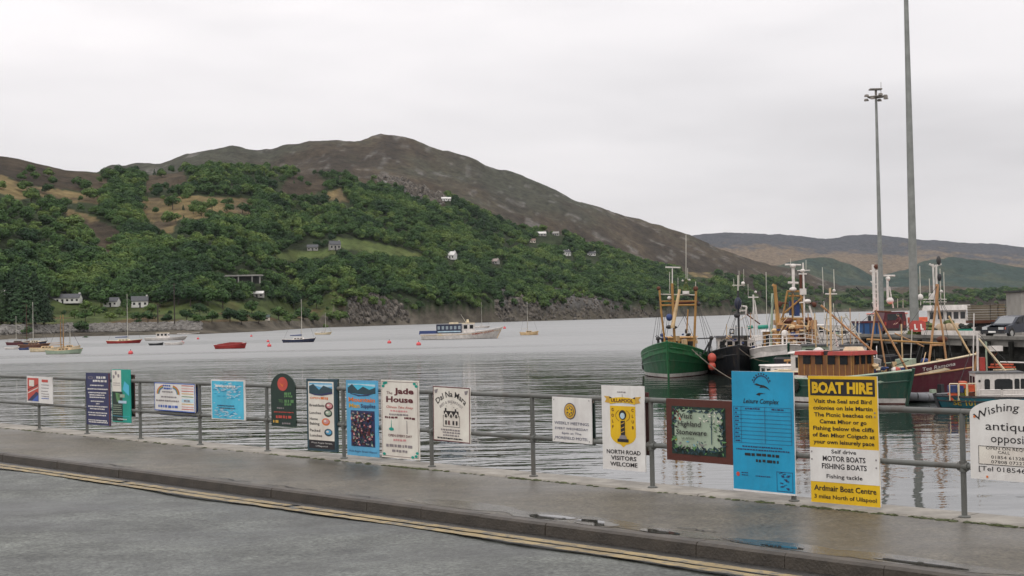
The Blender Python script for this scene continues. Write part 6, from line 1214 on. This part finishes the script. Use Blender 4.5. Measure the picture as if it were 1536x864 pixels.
for x in (-.26, .18): mb = MB(); mb.prism([(0, 0), (.22, 0), (.22, .09), (.12, .1), (.10, .42), (0, .42)], (x, -.004, .12), (1, 0, 0), (0, .2, 1), (0, -1, 0), .012); mb.build("white_mark", WHITEH, rb)
sk = heap("sack_heap", "pale heap of full sacks and green netting on the pier behind the low white wall", "sack heap", 1418, 108, ((OLIVE, "netting"),), 22, 1.1, .6, .95, 4)
for x in (-.5, .1, .65): mb = MB(); mb.ball((x, -.5, .52), .46, 10, 0, 1.0); mb.build("sack", SACK, sk, smooth=True)
tb = thing("net_tub", "teal plastic tub full of dark net on the pier", "tub", onpier(1447, 106)); mb = MB(); mb.lathe((0, 0, 0), [(.42, .0), (.52, .35), (.56, .55), (.5, .55), (.46, .3)], 14); mb.build("tub", TEALN, tb); q = random.Random(9); mb = MB(); [mb.rock((q.uniform(-.3, .3), q.uniform(-.3, .3), .5 + q.uniform(0, .3)), .3, q) for i in range(14)]; mb.build("netting", NETM, tb)['kind'] = 'stuff'
heap("rope_heap", "dark heap of rope and black tyres on the pier left of the blue skip", "rope heap", 1275, 121, ((NETM, "rope"), (DKST, "tyre")), 16, 1.0, .6, .7, 6).location.z = -1.6
# blue skip and maroon van
skp = thing("skip", "blue steel skip with a maroon rim on the pier", "skip", onpier(1301, 116)); mb = MB(); mb.prism([(-.75, 0), (.75, 0), (1.05, 1.0), (-1.05, 1.0)], (0, .8, .02), (1, 0, 0), (0, 0, 1), (0, -1, 0), 1.6); mb.build("tub", paint("blue_skip_paint", 38, 82, 132, 1.1), skp); lbox(skp, "rim", MAROONH, (0, 0, 1.1), (2.2, 1.72, .16))
for x in (-.5, 0, .5): lbox(skp, "rib", NAVYH, (x, -.83, .5), (.08, .06, .9))
vn = thing("van", "maroon van with its back to the boats, parked beside the lighting mast", "van", onpier(1335, 121)); mb = MB(); sidepoly([(-.95, .3), (.95, .3), (.95, 1.2), (.80, 1.85), (-.80, 1.85), (-.95, 1.2)], -1.5, 1.5, mb); mb.build("body", MAROONH, vn); lbox(vn, "rear_window", GLASSD, (0, -1.51, 1.42), (1.2, .03, .5)); lbox(vn, "bumper", DKST, (0, -1.56, .42), (1.8, .12, .18))
for x in (-.78, .78): lbox(vn, "tail_light", REDR, (x, -1.51, .9), (.14, .04, .3))
for x in (-.82, .82):
    for y in (-.95, .95): mb = MB(); mb.tube((x - .1, y, .32), (x + .1, y, .32), .32, n=12); mb.build("wheel", TYRE, vn)
# pale fish boxes by the person
for i, (px, dd, z, m_, lb) in enumerate(((1346, 110.5, 0, WHITEH, "white plastic fish box on the pier beside the person's feet"), (1358, 109.6, 0, CR1, "grey plastic fish box on the pier near the red board"), (1351, 110, .21, WHITEH, "white plastic fish box lying across two others on the pier"), (1334, 111.5, 0, WHITEH, "white fish box nearest the maroon van"))):
    mb = MB(); mb.box((0, 0, .02), (.8, .5, .04)); [mb.box((0, s_ * .235, .12), (.8, .03, .2)) for s_ in (-1, 1)]; [mb.box((s_ * .385, 0, .12), (.03, .44, .2)) for s_ in (-1, 1)]; o = mb.build("fish_box", m_); o.location = onpier(px, dd) + Vector((0, 0, z)); o.rotation_euler = (0, 0, .3 * i); tag(o, lb, "fish box", "loose fish boxes on the pier")
# person
SKIN = pm("skin", (.42, .26, .19), .6, var=.08); JACK = pm("dark_red_jacket", (.12, .025, .028), .8, var=.25, scale=8); TROU = pm("grey_trousers", (.10, .105, .11), .85, var=.2, scale=8)
def person(loc, rz):
    t = thing("person", "person in a dark red jacket and grey trousers standing on the pier, stooping over", "person", loc, rz)
    J = {'pel': (0, 0, .90), 'ch': (.10, 0, 1.24), 'nk': (.20, 0, 1.45), 'hd': (.27, 0, 1.60), 'top': (.30, 0, 1.70), 'hl': (0, .10, .86), 'kl': (.05, .13, .47), 'al': (-.04, .14, .07), 'tl': (.13, .16, .03), 'hr': (0, -.10, .86), 'kr': (.03, -.12, .47), 'ar': (-.10, -.13, .07), 'tr': (.07, -.15, .03), 'sl': (.16, .19, 1.38), 'el': (.30, .24, 1.12), 'wl': (.48, .18, .98), 'ml': (.55, .17, .94), 'sr': (.16, -.19, 1.38), 'er': (.24, -.25, 1.12), 'wr': (.42, -.2, .96), 'mr': (.49, -.19, .92)}
    R = {'pel': .145, 'ch': .155, 'nk': .06, 'hd': .10, 'top': .07, 'hl': .095, 'kl': .062, 'al': .045, 'tl': .04, 'hr': .095, 'kr': .062, 'ar': .045, 'tr': .04, 'sl': .075, 'el': .05, 'wl': .036, 'ml': .034, 'sr': .075, 'er': .05, 'wr': .036, 'mr': .034}
    E_ = [('pel', 'ch'), ('ch', 'nk'), ('nk', 'hd'), ('hd', 'top'), ('pel', 'hl'), ('hl', 'kl'), ('kl', 'al'), ('al', 'tl'), ('pel', 'hr'), ('hr', 'kr'), ('kr', 'ar'), ('ar', 'tr'), ('ch', 'sl'), ('sl', 'el'), ('el', 'wl'), ('wl', 'ml'), ('ch', 'sr'), ('sr', 'er'), ('er', 'wr'), ('wr', 'mr')]
    ks = list(J); 
    for side, m_ in (('l', 1), ('r', -1)):                # five fingers, thumb from the palm's side
        b_ = Vector(J['m' + side])
        for f_ in range(5):
            k1, k2 = 'f%s%d' % (side, f_), 'g%s%d' % (side, f_); o_ = Vector((.015, m_ * (-.03 + .016 * f_), -.01)) if f_ < 4 else Vector((-.01, -m_ * .045, -.01)); J[k1] = tuple(b_ + o_ * 1.6); J[k2] = tuple(b_ + o_ * 1.6 + (Vector((.03, 0, -.04 - .006 * (f_ in (1, 2)))) if f_ < 4 else Vector((.025, -m_ * .005, -.025)))); R[k1] = .009; R[k2] = .008; E_ += [('m' + side, k1), (k1, k2)]
    ks = list(J); me = bpy.data.meshes.new("body"); me.from_pydata([J[k] for k in ks], [(ks.index(a), ks.index(b_)) for a, b_ in E_], []); 
    o = bpy.data.objects.new("body", me); COL.objects.link(o); md = o.modifiers.new("skin", 'SKIN'); 
    if not me.skin_vertices: 
        import bmesh
        bm = bmesh.new(); bm.from_mesh(me); bm.verts.layers.skin.verify(); bm.to_mesh(me); bm.free()
    for i, k in enumerate(ks): me.skin_vertices[0].data[i].radius = (R[k], R[k]); me.skin_vertices[0].data[i].use_root = (k == 'pel')
    sb = o.modifiers.new("sub", 'SUBSURF'); sb.levels = 1; sb.render_levels = 1
    dg = bpy.context.evaluated_depsgraph_get(); me2 = bpy.data.meshes.new_from_object(o.evaluated_get(dg)); bpy.data.objects.remove(o)
    me2.name = "body"; me2.materials.clear(); [me2.materials.append(x) for x in (SKIN, JACK, TROU, DKST)]
    for p in me2.polygons:
        c = p.center; p.material_index = 3 if c.z < .10 else 2 if c.z < .90 and not (c.x > .3) else 0 if (c.z > 1.49 or c.x > .455) else 1; p.use_smooth = True
    o = bpy.data.objects.new("body", me2); COL.objects.link(o); o.parent = t
    mb = MB(); mb.ball((.265, 0, 1.665), .108, 10, 0, .75); mb.build("hair", DKST, t, smooth=True)
    for y in (-.035, .035): mb = MB(); mb.ball((.365, y, 1.625), .012, 6); mb.build("eye", WHITEH, t)
    mb = MB(); mb.ball((.375, 0, 1.59), .018, 6); mb.build("nose", SKIN, t)
    return t
person(onpier(1351, 113.5), math.radians(200))
# white trawlers beyond the pier
T1 = thing("trawler", "large white trawler with a tall lattice mast, berthed beyond the first lighting mast", "fishing boat", tuple(PD(1345, 470, 214).xy) + (WATER_Z,), math.radians(8)); H = Hull(T1, 20, 6.5, 3.6, 2.5, 2.7, mats=(ANTIF, NAVYH, NAVYH, WHITEH), plank=WHITEH, gun=WHITEH)
house_box(T1, "wheelhouse", -1.5, 0, 2.2, 4.5, 4.2, 2.0, WHITEH, ORNG, 5, 4); dT = 214; lbox(T1, "shelter_deck", ORNG, (4.4, 0, 3.2), (6.0, 4.6, .8), taper=.92)
spar(T1, "mast", WHITEH, dT, [(1310, 397), (1312, 470)], .30); spar(T1, "mast", WHITEH, dT, [(1316, 405), (1317, 470)], .2)
for y in (407, 426, 440, 454): spar(T1, "crosstree", WHITEH, dT, [(1305 if y < 420 else 1308, y), (1322, y + .3)], .17 if y == 407 else .12)
for a in ((1311, 428, 1317, 440), (1311, 441, 1317, 454), (1311, 455, 1317, 467)): spar(T1, "lattice_strut", WHITEH, dT, [(a[0], a[1]), (a[2], a[3])], .09)
for x in (1311.5, 1315): wball(T1, "signal_lamp", RUST, x, 400, dT, .28, 1.3)
spar(T1, "arm", WHITEH, dT, [(1306, 422), (1313, 427), (1320, 423)], .12); spar(T1, "radar_post", WHITEH, dT, [(1331, 415), (1332, 452)], .22); spar(T1, "radar_bar", WHITEH, dT, [(1325.5, 413.5), (1342.5, 413.5)], .16); wball(T1, "radar_dome", WHITEH, 1335, 451, dT, .55, .9); spar(T1, "strut", WHITEH, dT, [(1334, 430), (1340, 462)], .12); wball(T1, "lamp", WHITEH, 1332, 418, dT, .35); spar(T1, "aerial", ALU, dT, [(1346.5, 448), (1346.5, 462)], .05); spar(T1, "aerial", ALU, dT, [(1354.5, 448), (1354.5, 462)], .05); spar(T1, "boom", DKST, dT, [(1284, 430), (1297, 443)], .1); spar(T1, "boom", DKST, dT, [(1306, 455), (1313, 470)], .1)
T2 = thing("trawler", "white trawler with broad white wheelhouse roof and twin masts, right of the thick lighting mast", "fishing boat", tuple(PD(1410, 470, 156).xy) + (WATER_Z,), math.radians(-62)); H = Hull(T2, 14, 5.0, 3.4, 2.7, 2.7, mats=(ANTIF, WHITEH, WHITEH, WHITEH), plank=DKST, gun=WHITEH)
dT = 153; house_box(T2, "wheelhouse", 1.0, 0, 2.9, 2.6, 3.0, 1.75, WHITEH, WHITEH, 3, 2, .4, .55, wf=.42); lbox(T2, "deckhouse", WHITEH, (.6, 0, 2.5), (4.4, 3.6, .9))
spar(T2, "mast", WHITEH, dT - 1, [(1399.5, 396), (1402, 455)], .13); spar(T2, "mast", WHITEH, dT - 1, [(1404, 397), (1406, 455)], .14); spar(T2, "arm", WHITEH, dT - 1, [(1394, 396), (1401, 400), (1412, 396)], .13); wball(T2, "signal_lamp", DKST, 1408, 391, dT - 1, .25, 2); wball(T2, "signal_lamp", DKST, 1409, 416, dT - 1, .25, 1.6)
for x, y0, y1 in ((1379.5, 399, 458), (1394, 418, 458), (1410, 403, 458), (1415.5, 408, 458)): spar(T2, "aerial", ALU, dT - 1, [(x, y0), (x + 1.5, y1)], .06)
wball(T2, "radar_dome", WHITEH, 1380.5, 446, dT - 1, .32, 1.1); wbox(T2, "radar_dome", WHITEH, 1394, 440, 1401, 449, dT - 1, .5); wball(T2, "lamp", WHITEH, 1412, 437, dT - 1, .16)
for y in (449, 453): spar(T2, "roof_rail", ALU, dT - 2, [(1385, y), (1420, y)], .05)
# pale boat line further left behind E
T3 = thing("trawler", "long pale boat lying beyond the black rope heap, left of the skip", "fishing boat", tuple(PD(1252, 470, 178).xy) + (WATER_Z,), math.radians(4)); H = Hull(T3, 13, 4.4, 2.6, 1.9, 2.1, mats=(ANTIF, WHITEH, WHITEH, WHITEH), plank=DKST, gun=WHITEH); house_box(T3, "wheelhouse", -3, 0, 1.5, 2.8, 2.8, 1.6, WHITEH, WHITEH, 3, 3)
rail(T3, WHITEH, [(x, -1.6, 1.3) for x in np.linspace(-5, 4, 8)], 1.2, .05); gear(T3, 8, -1, 4, -1.4, 1.4, 1.4, (NETM, DKST, SAGEP, BLUEC), r, s0=.3, s1=.9, hmax=1.0)

# ------------------------------------------------------------------ moored boats on the loch
def yacht(label, cx, wl, lenpx, hullm, mast=None, deckm=None, mastm=None, hd=0, cabin=True, cover=None, bow=1, free=.75):
    p = PZ(cx, wl, WATER_Z); L = lenpx / FPX * p.y; t = thing("sailing_boat", label, "sailing boat", (p.x, p.y, WATER_Z), math.radians(hd if bow > 0 else 180 + hd), "boats moored on the loch")
    H = Hull(t, L * .9, L * .27, free * 1.25, free * .85, free, draft=.4, rake=L * .09, sternw=.6, mats=(ANTIF, hullm, hullm, hullm), gun=deckm or CREAMH, strake=0, deck=.06, deckmat=deckm or CREAMH, boot=.1)
    if cabin:
        mb = MB(); mb.box((L * .02, 0, free * .8 + .25), (L * .36, L * .15, .5), taper=.82); c_ = mb.build("cabin", deckm or CREAMH, t); windows(c_, (-L * .12, -L * .072, free * .8 + .16), (1, 0, 0), (0, 0, 1), (0, -1, 0), L * .28, 1, 3, .2, 0); windows(c_, (-L * .12, L * .072, free * .8 + .16), (1, 0, 0), (0, 0, 1), (0, 1, 0), L * .28, 1, 3, .2, 0)
    if mast:
        mx, my = mast; tp = PD(mx, my, p.y); bs = parent_matrix(t) @ Vector((L * .1, 0, free * .8)); q = PD(mx + (wl - my) * .022, wl, p.y); hgt = tp.z - WATER_Z; xx = (q.x - p.x) * (1 if bow > 0 else -1); mb = MB(); mb.tube((xx, 0, free * .6), (xx, 0, hgt), .09, .06, 6); mb.build("mast", mastm or ALU, t)
        mb = MB()
        for e_ in ((L * .5, free * 1.15), (-L * .44, free)): mb.tube((xx, 0, hgt * .97), (e_[0], 0, e_[1]), .022, n=4)
        for sd in (1, -1): mb.tube((xx, 0, hgt * .95), (xx - .1, sd * L * .12, free * .8), .02, n=4)
        mb.build("rigging", WIRE, t); mb = MB(); mb.tube((xx, 0, free + .9), (xx - L * .36, 0, free + .85), .06 if not cover else .16, .05 if not cover else .10, 6); mb.build("boom", cover or mastm or ALU, t)
    return t
yacht("brown hulled sloop with a tall pale mast, in the cluster at far left", 50, 521.5, 46, BROWNH, (48.5, 453), VARN); yacht("small maroon sloop lying behind the brown sloop at far left", 26, 517.5, 34, MAROONH, (23.5, 474), BROWNH); yacht("dark ketch with a red brown mast behind the brown sloop", 52, 517, 34, NAVYH, (39, 456), CREAMH, RUST); yacht("low cream sloop just left of the grey decked one, far left cluster", 70, 527.5, 52, CREAMH, (90, 473), SPARP, SPARY); yacht("low grey decked cream sloop, nearest boat of the far left cluster", 95, 531, 54, SAGEP, (94, 472), SPARP, SPARY); yacht("slim sloop with a short mast at the right of the far left cluster", 104, 526, 30, CREAMH, (104.5, 487), SPARP)
yacht("red hulled sloop with blue sail cover, left part of the loch", 185, 515, 52, REDH, (190, 441), CREAMH, cover=BLUEC); yacht("navy sloop with white mast and blue cover in mid loch", 447, 513.5, 49, NAVYH, (451.5, 449), WHITEH, cover=BLUEC); yacht("small cream sloop behind and right of the navy sloop", 484, 502, 25, CREAMH, (488, 469), WHITEH); yacht("small yellowish sloop right of the passenger boat", 793, 502.5, 27, SPARP, (790.5, 452), SPARP); yacht("white sloop partly hidden behind the passenger boat's wheelhouse", 722, 492, 24, WHITEH, (722, 453), WHITEH)
def launch(label, cx, wl, lenpx, hullm, hd=0, cab=True, name="motor_boat", cat="motor boat", free=.8, top=WHITEH):
    p = PZ(cx, wl, WATER_Z); L = lenpx / FPX * p.y; t = thing(name, label, cat, (p.x, p.y, WATER_Z), math.radians(hd), "boats moored on the loch"); Hull(t, L * .92, L * .3, free * 1.4, free * .9, free, draft=.3, rake=L * .07, sternw=.85, mats=(DKST, hullm, hullm, hullm), gun=top, strake=0, deck=.1, deckmat=top, boot=.08)
    if cab: house_box(t, "cabin", -L * .05, 0, free * .8, L * .3, L * .2, 1.5, WHITEH, CREAMH, 2, 3, .1, .08, rake=.3)
    return t
launch("white cabin motor boat near the left shore", 248, 510.5, 62, WHITEH); launch("small dark rowing dinghy below the white cabin boat", 234, 518, 20, DKST, cab=False, name="rowing_boat", cat="dinghy", free=.4, top=NETM); launch("small white open boat with a pink buoy at its bow", 261, 517.5, 27, WHITEH, cab=False, free=.5); launch("white dinghy in front of the brown sloop", 18, 524, 20, WHITEH, cab=False, name="rowing_boat", cat="dinghy", free=.4); launch("small blue dinghy tied beside the brown sloop", 36, 525, 14, BLUEC, cab=False, name="rowing_boat", cat="dinghy", free=.35, top=BLUEC); launch("white dinghy drawn up on the beach behind the white cabin boat", 282, 501.5, 32, WHITEH, cab=False, name="rowing_boat", cat="dinghy", free=.5)
rd = launch("red covered boat floating alone in mid loch", 345, 523, 46, REDH, cab=False, top=REDH, free=.7); p = rd.location; mb = MB(); L = 46 / FPX * p.y; mb.prism([(-L * .42, .5), (L * .45, .8), (L * .4, 1.15), (0, 1.2), (-L * .4, .85)], (0, L * .11, 0), (1, 0, 0), (0, 0, 1), (0, -1, 0), L * .22); mb.build("cover", REDH, rd)
for px, py in ((10, 517.5), (312, 498.5), (330, 500), (346, 499.5), (376, 498), (386, 498)): pass
# passenger boat
p = PZ(689, 508.5, WATER_Z); L = 121 / FPX * p.y; PB = thing("passenger_boat", "white passenger boat with a blue windowed saloon and blue stern cover", "passenger boat", (p.x, p.y, WATER_Z), math.radians(2)); k = FPX / p.y
H = Hull(PB, L * .93, L * .24, 2.5, 1.25, 1.25, draft=.5, rake=L * .07, sternw=.8, mats=(DKST, WHITEH, WHITEH, WHITEH), gun=WHITEH, strake=.22, plank=SPARP, deck=.35, deckmat=WHITEH, boot=.12)
sal = house_box(PB, "saloon", (674 - 689) / k, 0, 1.25, 38 / k, 3.4, 2.1, NAVYH, NAVYH, 0, 6, .12, .08, wf=.36); lbox(sal, "window_band", PALEBLUEP, ((674 - 689) / k, -1.705, 1.75), (34 / k, .02, .28))
for o in [c for c in sal.children if c.name.startswith("window") and "band" not in c.name]: o.data.materials[0] = pm("pale_saloon_glass", (.30, .36, .40), .2, var=.1)
house_box(PB, "wheelhouse", (703 - 689) / k, 0, 1.2, 19 / k, 2.8, 2.3, WHITEH, CREAMH, 3, 2, .1, .12); lbox(PB, "stern_cover", BLUEC, ((643.5 - 689) / k, 0, 1.62), (29 / k, 3.2, .8), taper=.95); lbox(PB, "side_panel", CREAMH, ((675 - 689) / k, -1.95, 1.1), (34 / k, .1, .5)); lbox(PB, "life_raft", CREAMH, ((681 - 689) / k, 0, 3.62), (15 / k, .8, .5), taper=.9); lbox(PB, "bow_cabin", WHITEH, ((725 - 689) / k, 0, 1.55), (24 / k, 2.4, .7), taper=.85); lbox(PB, "radar", CREAMH, ((702 - 689) / k, 0, 4.1), (.7, .7, .7), taper=.6); mb = MB(); mb.tube(((700 - 689) / k, 0, 3.6), ((692 - 689) / k, 0, 5.6), .05, .03); mb.build("aerial", ALU, PB); H.letter("SUMMER QUEEN", .79, 1.35, .42, -1, REDR)
def buoy(px, py, rr, label, m=BUOYP):
    p = PZ(px, py, WATER_Z); t = thing("mooring_buoy", label, "buoy", (p.x, p.y, WATER_Z), 0, "mooring buoys on the loch"); mb = MB(); mb.ball((0, 0, rr * .4), rr, 10); mb.build("float", m, t, smooth=True); mb = MB(); mb.tube((0, 0, rr), (0, 0, rr * 1.9), rr * .15); mb.build("ring", DKST, t)
for px, py, rr, lb in ((196, 531, .42, "pink buoy below the red hulled sloop"), (297, 509, .4, "pink buoy right of the white cabin boat"), (274, 515, .4, "pink buoy at the bow of the small white open boat"), (377, 505, .4, "pink buoy between the red covered boat and the navy sloop, close inshore"), (404, 520, .42, "pink buoy left of the navy sloop"), (402, 513, .35, "small pink buoy behind the one left of the navy sloop"), (584, 515, .42, "pink buoy alone left of the passenger boat"), (628, 518, .45, "pink buoy below the passenger boat's stern"), (757, 493, .6, "dark pink buoy off the passenger boat's bow"), (805, 502, .4, "orange buoy at the bow of the yellowish sloop"), (68, 518, .35, "pink buoy by the far left cluster")): buoy(px, py, rr, lb)

# ------------------------------------------------------------------ houses, bridge, poles on the far shore
ROOFS = pm("slate_roof", (.075, .078, .085), .8, var=.2, scale=1.5); HWHITE = pm("white_render", (.66, .65, .62), .85, var=.08, scale=.5); HGREY = pm("grey_harl", (.30, .29, .27), .9, var=.15, scale=.5); HCREAM = pm("cream_render", (.55, .50, .42), .85, var=.1, scale=.5)
def house(px, py, L, Wd_, h, rh, label, wall=HWHITE, roof=ROOFS, rz=0.0, nwin=3, name="house", chim=1):
    p = on_hill(px, py)
    if p is None: print("NO HOUSE", px); return
    t = thing(name, label, "house", p - Vector((0, 0, .5)), rz); mb = MB(); mb.box((0, 0, h / 2), (L, Wd_, h)); gp = [(-Wd_ / 2, h), (Wd_ / 2, h), (0, h + rh)]; mb.prism(gp, (-L / 2, 0, -.002), (0, 1, 0), (0, 0, 1), (1, 0, 0), L); w_ = mb.build("wall", wall, t)
    mb = MB(); s_ = math.hypot(Wd_ / 2, rh); 
    for sd in (1, -1): mb.prism([(-L / 2 - .3, 0), (L / 2 + .3, 0), (L / 2 + .3, s_ + .4), (-L / 2 - .3, s_ + .4)], (0, sd * (Wd_ / 2 + .35), h - rh * .4 / s_ + .12), (1, 0, 0), Vector((0, -sd * Wd_ / 2, rh)).normalized(), Vector((0, sd * rh, Wd_ / 2)).normalized(), .15)
    rf = mb.build("roof", roof, t)
    for k in range(chim): mb = MB(); mb.box(((L / 2 - .7) * (1 if k == 0 else -1), 0, h + rh + .3), (.9, .7, 1.3)); mb.build("chimney", wall, rf)
    for k in range(nwin): windows(w_, (-L / 2 + L * (k + .25) / nwin, -Wd_ / 2, h * .4), (1, 0, 0), (0, 0, 1), (0, -1, 0), L / nwin * .5, 1, 1, h * .38, 0, frac=.9)
    mb = MB(); mb.box((0.2, -Wd_ / 2 - .01, 1.0), (.9, .06, 2.0)); mb.build("door", DKST, t)
    return t
house(502, 375, 9, 7, 4.6, 3.0, "white two storey house at the edge of the bright green field", HGREY, rz=.3); house(469, 376, 9, 6, 3.0, 2.2, "low grey house left of the one by the bright green field", HGREY, rz=.1, chim=0)
house(677, 389, 9, 7, 4.5, 3.4, "white house with a white roof alone among trees in mid hillside", HWHITE, HWHITE, rz=-.4); house(742, 396, 9, 6, 3.2, 2.6, "pale house with a pinkish roof half hidden right of the white roofed one", HGREY, pm("pale_roof", (.35, .29, .27), .8, var=.15), rz=-.5); house(850, 384, 8, 7, 4.6, 3.0, "white gabled house, left of the pair on the right shoulder of the hill", HWHITE, rz=.6); house(886, 384, 13, 6, 3.2, 2.4, "long low white house, right of the pair on the right shoulder of the hill", HWHITE, rz=-.1, nwin=4); house(812, 355, 12, 6, 3.6, 2.4, "pale house high up below the moor", HGREY, HWHITE, rz=.2); house(834, 354, 8, 6, 3.4, 2.2, "small pale house right of the one high up below the moor", HGREY, HGREY, rz=-.2); house(798, 364, 9, 6, 3.2, 2.0, "low brown house below the pale one high on the hill", HCREAM, paint("brown_roof", 120, 90, 76), chim=0)
house(666, 302, 8, 6, 3.2, 1.8, "white house on the rocky hill crest, left half of a pair", HWHITE, HWHITE, rz=.1, chim=0); house(673, 302, 6, 6, 3.0, 1.8, "white house on the rocky hill crest, right half of a pair", HWHITE, HWHITE, rz=-.1, chim=0)
house(96, 454, 19, 7, 3.0, 2.2, "long low white bungalow with dark windows behind the left shore", HWHITE, rz=.03, nwin=7); house(210, 461, 9, 7, 3.6, 2.6, "white house half behind trees behind the left shore", HWHITE, rz=.2); house(168, 460, 8, 6, 3.0, 2.2, "low white outbuilding between trees left of the white shore house", HWHITE, rz=-.1, chim=0); house(6, 452, 11, 7, 3.4, 2.6, "pale roofed house at the far left edge beside the conifers", HGREY, HGREY, rz=.2)
house(396, 480, 6, 4, 1.8, 1.2, "low green roofed hut on the shore below the flat concrete building", HCREAM, DKGREENP, rz=.1, chim=0, nwin=2); house(386, 446, 8, 5, 2.6, 1.4, "small pale house under trees below the flat concrete building", HGREY, HWHITE, rz=0, chim=0)
q0 = on_hill(365, 426)
if q0:
    t = thing("flat_roofed_building", "grey flat roofed concrete building on pillars among the trees", "building", q0, .05); wpx = 58 / FPX * q0.y; lbox(t, "roof", HGREY, (0, -1, 5.2), (wpx, 9, .9)); w_ = lbox(t, "wall", pm("dark_recess_wall", (.05, .052, .05), .8, var=.2), (-1, 1, 2.4), (wpx * .9, 5, 4.8))
    for x in (-.45, -.1, .25, .45): lbox(t, "pillar", HGREY, (x * wpx, -4.5, 2.4), (.7, .7, 4.8))
POLEM = pm("creosoted_pole", (.05, .042, .035), .9, var=.2)
for px, pb, pt, lb in ((262, 490, 424, "taller dark telegraph pole on the left shore"), (237, 489, 455, "shorter dark telegraph pole on the left shore")):
    p = on_hill(px, pb)
    if p: h = (pb - pt) / FPX * p.y; t = thing("telegraph_pole", lb, "pole", p - Vector((0, 0, .4))); mb = MB(); mb.tube((0, 0, 0), (0, 0, h), .32, .22, 8); mb.build("pole", POLEM, t); mb = MB(); mb.box((0, 0, h - .8), (2.2, .15, .2)); mb.build("crossarm", POLEM, t)
# ------------------------------------------------------------------ haze
mb = MB(); mb.box2((-5200, -320, -10), (5200, 10900, 1100)); hz = bpy.data.materials.new("damp_air"); hz.use_nodes = True; t = hz.node_tree; t.nodes.clear()
o_ = t.nodes.new('ShaderNodeOutputMaterial'); v_ = t.nodes.new('ShaderNodeVolumePrincipled'); v_.inputs['Color'].default_value = (.86, .92, 1.0, 1); v_.inputs['Density'].default_value = 0.000018; v_.inputs['Anisotropy'].default_value = 0.2; t.links.new(v_.outputs[0], o_.inputs['Volume'])
haze = mb.build("haze", hz); tag(haze, "thin damp haze that pales the far hills", kind='stuff')
